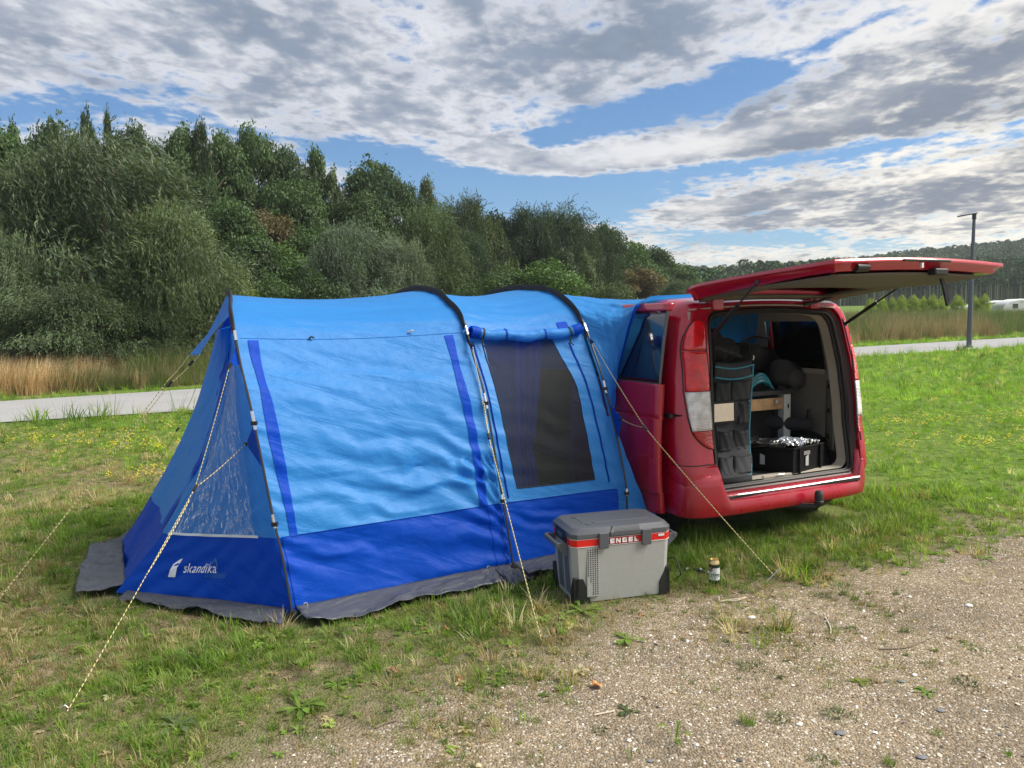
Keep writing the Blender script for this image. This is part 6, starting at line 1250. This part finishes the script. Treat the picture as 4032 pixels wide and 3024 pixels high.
loftz('lid', M_cd, [crect(-.016, CWD + .014, -.012, CDP + .012, .346, .035), crect(-.016, CWD + .014, -.012, CDP + .012, .372, .035), crect(.008, CWD - .01, .012, CDP - .012, .398, .04), crect(.035, CWD - .035, .035, CDP - .035, .403, .03)], cool, bevel=.004)
lid_rail = loftz('lid_rail', M_cd, [[(.215, -.020, .352), (.405, -.020, .352), (.405, .035, .352), (.215, .035, .352)], [(.215, -.020, .372), (.405, -.020, .372), (.405, .035, .372), (.215, .035, .372)], [(.235, .0, .399), (.400, .0, .399), (.400, .03, .402), (.235, .03, .402)]], cool, bevel=.003)
for k in range(5): g = MB(); g.tube([(.24, -.019 + k * .0045, .3755 + k * .0052), (.395, -.019 + k * .0045, .3755 + k * .0052)], .0016, 5); g.build('grip_rib', M_cd, lid_rail)
g = MB(); g.box((.09, .10, .402), (.50, .26, .4055)); g.build('lid_panel', M_cd, cool, bevel=.002)
for (x_, y_) in ((.13, .08), (.10, .24)): g = MB(); g.tube([(x_ + .028 * math.cos(a_), y_ + .028 * math.sin(a_), .404) for a_ in np.linspace(0, 2 * math.pi, 24)], .0022, 5, cap=False); g.build('cup_ring', M_cd, cool, smooth=True)
for x_ in (.175, .435):
    g = MB(); g.box((x_ - .030, -.027, .290), (x_ + .030, -.012, .375)); g.build('lid_latch', M_cd, cool, bevel=.006)
g = MB(); g.box((.212, -.0105, .309), (.398, -.007, .341)); bd = g.build('badge', M_cred2, cool, bevel=.001)
# ENGEL lettering drawn letter by letter
L = {'E': [[(0, 0), (.95, 0), (.95, .18), (.24, .18), (.24, .41), (.85, .41), (.85, .59), (.24, .59), (.24, .82), (.95, .82), (.95, 1), (0, 1)]], 'N': [[(0, 0), (.24, 0), (.24, .62), (.72, 0), (1.0, 0), (1.0, 1), (.76, 1), (.76, .38), (.28, 1), (0, 1)]],
     'G': [[(.1, 0), (1.0, 0), (1.0, .55), (.5, .55), (.5, .38), (.76, .38), (.76, .2), (.25, .2), (.25, .8), (.98, .8), (.98, 1), (.1, 1), (0, .9), (0, .1)]], 'L': [[(0, 0), (.9, 0), (.94, .2), (.25, .2), (.25, 1), (0, 1)]]}
def poly_obj(name, polys, mt_, par, d=.0015):
    import bmesh
    bm = bmesh.new()
    for P in polys: bm.faces.new([bm.verts.new(p) for p in P])
    bmesh.ops.triangulate(bm, faces=bm.faces[:]); me = bpy.data.meshes.new(name); bm.to_mesh(me); bm.free(); me.materials.append(mt_); return link(name, me, par)
xo = .2165
for ch_ in 'ENGEL':
    w_ = .0270; poly_obj('letter', [[(xo + px_ * w_, -.0118, .3125 + py_ * .0255) for px_, py_ in poly] for poly in L[ch_]], mat('white lettering', (.85, .85, .85), .4) if 'white lettering' not in bpy.data.materials else bpy.data.materials['white lettering'], bd); xo += w_ * (1.22 if ch_ in 'NG' else 1.12) + .0052
g = MB(); g.box((.512, -.0105, .326), (.550, -.0085, .338)); g.build('small_badge', M_cw, cool, bevel=.002)
# perforated vent on the front, vents on the left flank
g = MB(); g.box((.078, -.0045, .035), (.150, .006, .296)); vp = g.build('vent_panel', M_cg, cool, bevel=.003)
g = MB()
for r_ in range(22):
    z = .285 - r_ * .0112; c0 = 0 if r_ < 13 else (1 if r_ < 16 else 2)
    for c_ in range(c0, 5):
        x_ = .086 + c_ * .0138 + r_ * .0001; y_ = -.0052; ring = [(x_ + .0040 * math.cos(a_), y_, z + .0040 * math.sin(a_)) for a_ in np.linspace(0, 2 * math.pi, 9)][:-1]; g.add(ring, [tuple(range(8))])
g.build('vent_holes', mat('vent hole black', (.004, .004, .004), .9), vp)
g = MB()
for r_ in range(22):
    for (y0, y1) in ((.07, .16), (.185, .275)): z = .235 - r_ * .0095; xo_ = .012 - .02 * (z / .305) - .003; g.add([(xo_, y0, z), (xo_, y1, z), (xo_, y1, z + .005), (xo_, y0, z + .005)], [(3, 2, 1, 0)])
g.build('side_vents', mat('vent shadow', (.06, .062, .06), .8), cool)
for (x0, x1, y0, y1, sx) in ((.004, .06, .000, .07, 1), (CWD - .055, CWD + .000, .000, .07, -1), (-.004, .06, CDP - .07, CDP + .006, 1), (CWD - .055, CWD + .008, CDP - .07, CDP + .006, -1)):
    yf = y0 if y0 < .1 else y1; sgn = 1 if y0 < .1 else -1; xa = x0 if sx > 0 else x1; P0 = [(xa, 0), (xa + sx * .098, 0), (xa + sx * .088, .055), (xa + sx * .052, .135), (xa, .138)] if sx > 0 else [(xa, 0), (xa + sx * .060, 0), (xa + sx * .060, .075), (xa + sx * .020, .150), (xa, .155)]
    g = MB(); g.prism([(p[0], yf - sgn * .002, p[1]) for p in P0], (0, sgn * .03, 0)); Ps = [(yf - sgn * .002, 0), (yf + sgn * .06, 0), (yf + sgn * .05, .08), (yf + sgn * .02, .138), (yf - sgn * .002, .138)]; g.prism([(xa - sx * .004, p[0], p[1]) for p in Ps], (sx * .03, 0, 0)); g.build('corner_guard', M_cb, cool, bevel=.002)
# control panel and handles
g = MB(); g.prism([(-.020, .08, .31), (-.020, .28, .31), (-.016, .28, .372), (-.016, .08, .372)], (.012, 0, 0)); cp = g.build('control_panel', M_cb, cool, bevel=.002)
g = MB(); g.box((-.0225, .14, .325), (-.018, .22, .352)); g.build('display', mat('bluish display', (.05, .09, .14), .2), cp)
for side in (0, 1):
    xb = -.012 if side == 0 else CWD + .010; d = -1 if side == 0 else 1; g = MB()
    for y_ in (.060, .288): g.prism([(xb, y_, .235), (xb, y_, .315), (xb + d * .055, y_, .322), (xb + d * .070, y_, .31), (xb + d * .066, y_, .292)], (0, .012, 0))
    g.tube([(xb + d * .058, .058, .306), (xb + d * .058, .302, .306)], .014, 10); g.build('handle', M_cd, cool, bevel=.003)
# cables on the ground and the beer can
def gp_(px, py, z=0.008): return np.array(ground_at(px, py)) + np.array([0, 0, z])
cab = empty('power_cable', tuple(gp_(2700, 2260))); tag(cab, 'black power cable with plug running from the cool box towards the beer can', 'cable'); co = gp_(2700, 2260)
def cab_t(name, pts, r, mt_): g = MB(); g.tube(catm(np.array([np.array(p) - co for p in pts]), np.linspace(0, 1, 30)), r, 6); return g.build(name, mt_, cab, smooth=True)
cab_t('lead', [at(2628, 2200, 4.72), at(2655, 2196, 4.70), at(2672, 2225, 4.66), at(2680, 2262, 4.64), gp_(2668, 2275), gp_(2690, 2262), gp_(2705, 2254)], .004, M_black)
cab_t('lead', [gp_(2628, 2252), gp_(2660, 2252), gp_(2690, 2256), gp_(2700, 2252)], .004, M_black); cab_t('plug', [gp_(2702, 2253, .015), gp_(2720, 2250, .02), gp_(2742, 2254, .018), gp_(2765, 2258, .014)], .011, M_black); cab_t('plug', [gp_(2760, 2257, .014), gp_(2775, 2262, .012), gp_(2790, 2265, .010)], .008, M_black)
for p in (gp_(2702, 2253, .02), gp_(2756, 2256, .022), gp_(2783, 2264, .016)): g = MB(); g.tube([p - co, p - co + [.012, 0, .003]], .010, 6); g.build('plug_contact', M_steel, cab)
cc0 = ground_at(2812, 2305); can = empty('beer_can', (cc0[0], cc0[1], 0), 0); tag(can, 'gold topped half litre beer can standing on the grass right of the cool box', 'beer can')
M_gold = mat('gold aluminium', (.80, .62, .30), .3, .85); M_cgreen = mat('dark green print', (.012, .03, .02), .3); M_cwhite = mat('white print on can', (.62, .66, .66), .35); M_cseal = mat('dark red seal', (.16, .006, .01), .35)
g = MB(); g.lathe([(.0, .0), (.024, .0), (.027, .004), (.033, .012), (.033, .020)], (0, 0, 0), 32); g.build('base', M_gold, can, smooth=True)
g = MB(); g.lathe([(.033, .012), (.033, .042)], (0, 0, 0), 32); g.build('lower_band', M_cgreen, can, smooth=True)
g = MB(); g.lathe([(.033, .042), (.033, .118)], (0, 0, 0), 32); lb_ = g.build('label_band', M_cwhite, can, smooth=True)
g = MB(); g.lathe([(.033, .118), (.033, .140)], (0, 0, 0), 32); g.build('upper_band', M_cgreen, can, smooth=True)
g = MB(); g.lathe([(.033, .140), (.0325, .146), (.028, .158), (.0262, .162), (.0272, .165), (.0265, .168), (.0245, .168), (.0238, .161), (.0, .161)], (0, 0, 0), 32); g.build('top', M_gold, can, smooth=True)
g = MB(); g.add([(.006 + .008 * math.cos(a_) - .004, -.010 + .007 * math.sin(a_), .1617) for a_ in np.linspace(0, 2 * math.pi, 13)][:-1], [tuple(range(12))]); g.build('mouth_hole', M_dark, can); 
g = MB(); g.box((-.007, .0, .162), (.007, .018, .1635)); g.build('ring_pull', M_gold, can, bevel=.001)
def wrap(me, x0, z0, sc, mt_, name, par, r=.0334, face=-1.83):
    V = np.empty(len(me.vertices) * 3, np.float32); me.vertices.foreach_get('co', V); V = V.reshape(-1, 3); a_ = face + (x0 + V[:, 0] * sc) / r; P = np.stack([r * np.cos(a_), r * np.sin(a_), z0 + V[:, 1] * sc], -1); me.vertices.foreach_set('co', P.astype(np.float32).ravel()); me.update(); me.materials.clear(); me.materials.append(mt_); return link(name, me, par)
wrap(text_mesh('er', 1.0, bold=.03), -.028, .071, .022, M_cgreen, 'lettering', lb_); wrap(text_mesh('Urqu', 1.0, bold=.035), -.007, .071, .0225, M_cgreen, 'lettering', lb_)
st = mesh_from('label_line', [(x_, y_, 0) for y_ in (0, 1) for x_ in np.linspace(-30, 30, 24)], [(i, i + 1, i + 25, i + 24) for i in range(23)], None); wrap(st, 0, .0625, .0022, M_cgreen, 'label_line', lb_)
st = mesh_from('seal_mark', [(.9 * math.cos(a_) * (1 + .12 * math.sin(7 * a_)), 1.25 * math.sin(a_) * (1 + .1 * math.cos(5 * a_)), 0) for a_ in np.linspace(0, 2 * math.pi, 25)][:-1], [tuple(range(24))], None, smooth=False); wrap(st, -.024, .113, .016, M_cseal, 'seal_mark', lb_, r=.0337)

# ------------------------------------------------------------------ lamp post, caravan, far rail, small ground things
lp = empty('lamp_post', (19.94, 33.5, 0)); tag(lp, 'grey street lamp post with flat head on the grass beside the road', 'lamp post'); M_lp = mat('grey painted steel', (.10, .115, .14), .45, .3)
g = MB(); g.tube([(0, 0, 0), (0, 0, 1.2), (.01, 0, 3.2), (.04, 0, 5.62)], [.105, .10, .085, .06], 14); g.build('pole', M_lp, lp, smooth=True)
g = MB(); g.tube([(.04, 0, 5.55), (.04, 0, 5.78)], .085, 12); g.prism([(.13, -.10, 5.78), (.13, .10, 5.78), (-.62, .13, 5.66), (-.62, -.13, 5.66)], (0, 0, .05)); g.build('lamp_head', mat('dark lamp head', (.03, .035, .06), .5), lp, bevel=.01)
g = MB(); g.box((-.11, -.11, 0), (.11, .11, .12)); g.build('base_cover', M_lp, lp, bevel=.01)
x0, z0 = 51.0, 0; cv = empty('caravan', (51.5, 80, float(hill_h(51.5, 80)))); tag(cv, 'white caravan with pale awning half hidden behind the reeds at the right edge', 'caravan')
M_cvw = mat('white caravan shell', (.75, .76, .76), .4)
prof = [(-1.2, .4), (-1.35, 1.2), (-1.1, 2.0), (-.5, 2.5), (.6, 2.72), (3.6, 2.66), (4.6, 2.5), (4.8, .4)]; g = MB(); g.prism([(x_, -1.1, z_) for x_, z_ in prof], (0, 2.2, 0)); g.build('body', M_cvw, cv, bevel=.12)
g = MB(); g.box((-.2, -1.13, 1.75), (.35, -1.10, 2.25)); g.build('window', M_glass_dark, cv, bevel=.02); g = MB(); g.box((1.6, -1.13, 1.6), (2.6, -1.10, 2.2)); g.build('window', M_glass_dark, cv, bevel=.02)
g = MB(); g.tube([(x_, -1.12, 2.3 + .25 * math.sin((x_ - .3) * 1.2)) for x_ in np.linspace(.6, 2.6, 14)], .03, 5); g.build('decor_line', mat('beige decor', (.45, .36, .25), .5), cv)
P = np.array([[(-5.4 + 4.4 * a_, -1.2 + 2.4 * b_, 1.75 + .8 * a_ ** .7 + .10 * math.sin(a_ * 9) * math.sin(math.pi * b_)) for a_ in np.linspace(0, 1, 14)] for b_ in np.linspace(0, 1, 6)]); g = MB(); g.grid(P); g.box((-5.4, -1.2, 0), (-5.2, 1.2, 1.75)); g.build('awning', mat('white awning fabric', (.62, .66, .70), .6), cv, smooth=True, solid=.02)
rl = empty('lookout_rail', (52.3 * 1.0, 210, 13.0)); tag(rl, 'distant pale railing among the trees left of the tailgate', 'railing'); 
rp = at(2745, 1100, 215); rl.location = rp
g = MB(); g.box((-2.8, 0, .0), (3.2, .3, .35)); 
for k in range(9): g.box((-2.6 + k * .7, 0, .35), (-2.5 + k * .7, .1, 1.3))
g.box((-2.8, 0, 1.25), (3.2, .1, 1.4)); g.build('rail', mat('pale wood', (.5, .48, .42), .8), rl)
g = MB(); g.box((-6.8, 0, .9), (-3.0, .3, 1.3)); g.build('roof', mat('pale roof', (.6, .62, .6), .7), rl)
# fallen leaf, stones, twigs, tufts on the gravel
M_dl = mat('dry orange leaf', (.55, .25, .08), .7, noise_amp=.3, noise_scale=60)
def leaf_thing(px, py, s_, mt_, lab, rz=0, name='fallen_leaf', grp='fallen leaves'):
    p = ground_at(px, py); o = empty(name, (p[0], p[1], .012), rz); tag(o, lab, 'fallen leaf', grp); n = 7; P = []
    for i in range(n):
        t = i / (n - 1); w_ = s_ * .55 * math.sin(math.pi * (t * .9 + .06)) ** .8; P.append([(-w_, s_ * t, .006 + .012 * math.sin(t * 5)), (0, s_ * t, .001), (w_, s_ * t + .002, .010 * math.cos(t * 4) + .008)])
    g = MB(); g.grid(P); g.build('blade', mt_, o, smooth=True, solid=.0006); g = MB(); g.tube([(0, 0, .002), (0, -s_ * .3, .006)], .0008, 4); g.build('stalk', mt_, o)
leaf_thing(2335, 2712, .045, M_dl, 'orange fallen leaf on the gravel, largest of the fallen leaves', -1.1)
M_dl2 = mat('brown dead leaf', (.24, .10, .05), .8, noise_amp=.3, noise_scale=60)
for (px, py, s_, lab) in ((1535, 2655, .04, 'dark brown curled dead leaf in the grass in front of the tent'), (1745, 2487, .035, 'reddish dead leaf in the grass below the tent skirt'), (1815, 2680, .03, 'pale brown dead leaf near the gravel edge'), (2512, 2432, .022, 'small orange dead leaf in front of the cool box'), (2170, 2492, .03, 'dark curled leaf near the middle tent peg'), (2270, 2640, .0, '')):
    if s_: leaf_thing(px, py, s_, M_dl2, lab, px % 6)
M_st = [mat('white stone', (.75, .73, .68), .7), mat('dark slate stone', (.17, .175, .19), .6), mat('yellowish stone', (.52, .42, .26), .7)]
for i, (px, py, r_, k, lab) in enumerate([(3815, 2388, .022, 0, 'largest white stone on the gravel at the right'), (3297, 2523, .014, 0, 'white stone left of the twig on the gravel'), (3405, 2515, .011, 0, 'white stone beside the small dark weed'), (3600, 2660, .014, 0, 'cream white stone in the middle of the right gravel'), (3145, 2855, .012, 0, 'white stone below the large grass tuft'), (2960, 2435, .022, 0, 'pale grey stone near the pegged guy rope'),
                                          (3310, 2890, .022, 1, 'dark flat slate at the bottom of the gravel'), (3705, 2800, .018, 1, 'dark slate stone low on the right side'), (3630, 2985, .020, 1, 'dark slate at the bottom edge right of centre'), (2560, 2998, .014, 1, 'small dark slate at the bottom edge of the photo'), (2980, 2515, .016, 1, 'dark slate stone above the grey green weed'), (3550, 2685, .018, 1, 'flat slate stone beside the cream white stone'), (3800, 2660, .016, 2, 'yellowish stone on the right gravel'), (2655, 2730, .012, 2, 'pale yellow stone right of the orange leaf'), (1880, 3018, .016, 2, 'yellowish stone at the bottom edge')]):
    p = ground_at(px, py); o = empty('stone', (p[0], p[1], 0)); tag(o, lab, 'stone', 'larger stones on the gravel'); g = MB(); g.grid(blob_mesh((0, 0, r_ * .25), (r_, r_ * .75, r_ * (.42 if k != 1 else .16)), i + 30, .25, 14), close=True); g.build('rock', M_st[k], o, smooth=True)
M_twig = mat('grey brown twig', (.20, .16, .11), .9); M_twigp = mat('bleached twig', (.55, .48, .38), .9)
for i, (pts, mt_, lab) in enumerate([([(1480, 2870), (1520, 2852), (1565, 2840)], M_twig, 'dark twig at the gravel edge left of centre'), ([(3460, 2560), (3560, 2555), (3620, 2535), (3650, 2525)], M_twig, 'forked grey twig on the right gravel'), ([(3665, 2085), (3730, 2110), (3800, 2120)], M_twigp, 'bleached stick lying at the far gravel edge'), ([(3250, 2435), (3268, 2470), (3270, 2500)], M_twigp, 'short bent pale twig above the small weed'), ([(2340, 2820), (2400, 2808), (2420, 2803)], M_twigp, 'thin pale straw on the gravel left of the plantain')]):
    P = [np.array(gp_(a_, b_, .006)) for a_, b_ in pts]; o = empty('twig', tuple(P[0])); tag(o, lab, 'twig', 'twigs on the ground'); g = MB(); g.tube(catm(np.array([p - P[0] for p in P]), np.linspace(0, 1, 10)), [.004] * 9 + [.002], 5); g.build('stick', mt_, o, smooth=True)
rp_ = [np.array(gp_(a_, b_, .012)) for a_, b_ in ((2830, 2355), (2835, 2375), (2860, 2370), (2900, 2366), (2940, 2358), (2900, 2372), (2850, 2372))]; o = empty('root', tuple(rp_[0])); tag(o, 'tangle of pale dead stems on the ground in front of the beer can', 'dead stems'); g = MB(); g.tube(catm(np.array([p - rp_[0] for p in rp_]), np.linspace(0, 1, 30)), .003, 5); g.build('stem', M_twigp, o, smooth=True)
# individual weeds and tufts
M_wd = leaf_mat('weed leaves', (1, 1, 1), trans=.35)
def weed(px, py, s_, kind, c_, lab):
    p = ground_at(px, py); o = empty('weed_plant', (p[0], p[1], 0), (px % 63) / 10); tag(o, lab, 'weed', 'weeds growing in the gravel')
    me = {'tuft': lambda: tuft('blades', 60, .6, .28, .55, .030, px, 3, M_wd), 'flat': lambda: tuft('blades', 70, .30, .55, 1.3, .045, px, 3, M_wd), 'rosette': lambda: weed_leaf('leaves', 9, 1.0, .28, px, .35, M_wd, True), 'up': lambda: weed_leaf('leaves', 4, 1.0, .25, px, 1.6, M_wd, True)}[kind]()
    a = me.color_attributes.new('col', 'FLOAT_COLOR', 'POINT'); n = len(me.vertices); cv_ = np.ones((n, 4), np.float32); cv_[:, :3] = np.repeat(np.clip(rng.normal(1, .2, (n // 3 + 1, 1)), .5, 1.5), 3, axis=0)[:n]; a.data.foreach_set('color', cv_.ravel())
    b = link('foliage', me, o); b.scale = (s_ * .85, s_ * .85, s_ * .85); b.color = (*c_, 1)
G1, G2, G3 = (.12, .17, .07), (.16, .26, .04), (.09, .13, .05)
for w_ in [(2960, 2630, .15, 'flat', G1, 'large grey green weed spreading on the gravel'), (2945, 2850, .13, 'tuft', G2, 'bright green grass tuft on the gravel'), (3065, 2830, .11, 'flat', G1, 'sprawling weed right of the bright grass tuft'), (2660, 2930, .10, 'up', G2, 'upright leafy weed at the bottom middle'), (2485, 2985, .05, 'up', G2, 'small upright seedling at the bottom edge'), (2855, 2535, .08, 'flat', G3, 'dark green weed left of the white stones'), (3070, 2545, .05, 'flat', G2, 'tiny green tuft right of the slate stones'), (3560, 2490, .09, 'tuft', G1, 'thin grassy tuft by the forked twig'),
           (3350, 2480, .08, 'flat', G3, 'low dark weed left of the thin tuft'), (3825, 2550, .09, 'flat', G2, 'flat green weed right of the forked twig'), (3310, 2820, .14, 'flat', G1, 'wide feathery weed low on the gravel'), (3800, 2690, .11, 'flat', G3, 'brownish green weed beside the yellowish stone'), (3650, 2730, .07, 'rosette', G2, 'small leafy weed under the cream stone'), (3500, 3010, .09, 'tuft', G2, 'grass tuft cut by the bottom edge at right'), (3230, 2998, .09, 'flat', G1, 'weed near the bottom edge left of the cut tuft'), (3970, 2975, .06, 'tuft', G2, 'small round tuft in the bottom right corner'), (3690, 2890, .06, 'flat', G2, 'tiny weed above the bottom edge on the right'),
           (2470, 2800, .07, 'rosette', G3, 'flat narrow leaved plantain on the gravel'), (2250, 2770, .06, 'flat', G2, 'weed left of the plantain below the orange leaf'), (2360, 2880, .07, 'flat', G3, 'low weed below the plantain'), (2210, 2935, .05, 'flat', (.3, .33, .25), 'pale woolly weed near the bottom edge'), (3710, 2185, .10, 'flat', G2, 'low weed at the upper end of the gravel'), (3880, 2200, .10, 'rosette', G2, 'leafy weed at the upper right of the gravel'), (3240, 2350, .10, 'flat', G3, 'weed right of the pegged guy rope'), (3110, 2288, .10, 'tuft', G2, 'bright tuft right beside the tent peg by the gravel'),
           (3010, 2210, .12, 'rosette', G1, 'big plantain rosette under the van rear'), (2470, 2520, .11, 'rosette', G2, 'leafy weed in front of the cool box'), (2290, 2410, .14, 'rosette', G2, 'bright broad leaved weed at the cool box corner'), (1180, 2790, .15, 'rosette', G2, 'broad dandelion rosette in the lower left grass'), (830, 2640, .18, 'tuft', G2, 'dense bright grass clump left of centre'), (560, 2950, .16, 'tuft', G2, 'dense grass clump in the bottom left corner'), (1075, 2870, .10, 'tuft', G2, 'small bright clump right of the dandelion'), (360, 2420, .18, 'tuft', G1, 'grass clump at the front corner of the tent'), (1330, 2700, .09, 'rosette', G2, 'leafy rosette in the middle of the near grass'), (700, 2860, .13, 'rosette', G1, 'plantain rosette in the lower left'), (3790, 1385, .9, 'tuft', G1, 'tall grass clump round the foot of the lamp post')]:
    weed(*w_)

# ------------------------------------------------------------------ evening haze: one closed box of thin even air round everything
hz = MB(); hz.box((-3200, -400, -1.5), (3200, 6200, 62)); HZ = bpy.data.materials.new('evening haze'); HZ.use_nodes = True; nt = HZ.node_tree; nt.nodes.clear()
vo_ = nt.nodes.new('ShaderNodeOutputMaterial'); pv = nt.nodes.new('ShaderNodeVolumePrincipled'); pv.inputs['Color'].default_value = (.86, .92, 1.0, 1); pv.inputs['Density'].default_value = .0004; pv.inputs['Anisotropy'].default_value = .2
nt.links.new(pv.outputs[0], vo_.inputs['Volume']); tag(hz.build('haze', HZ), kind='stuff')
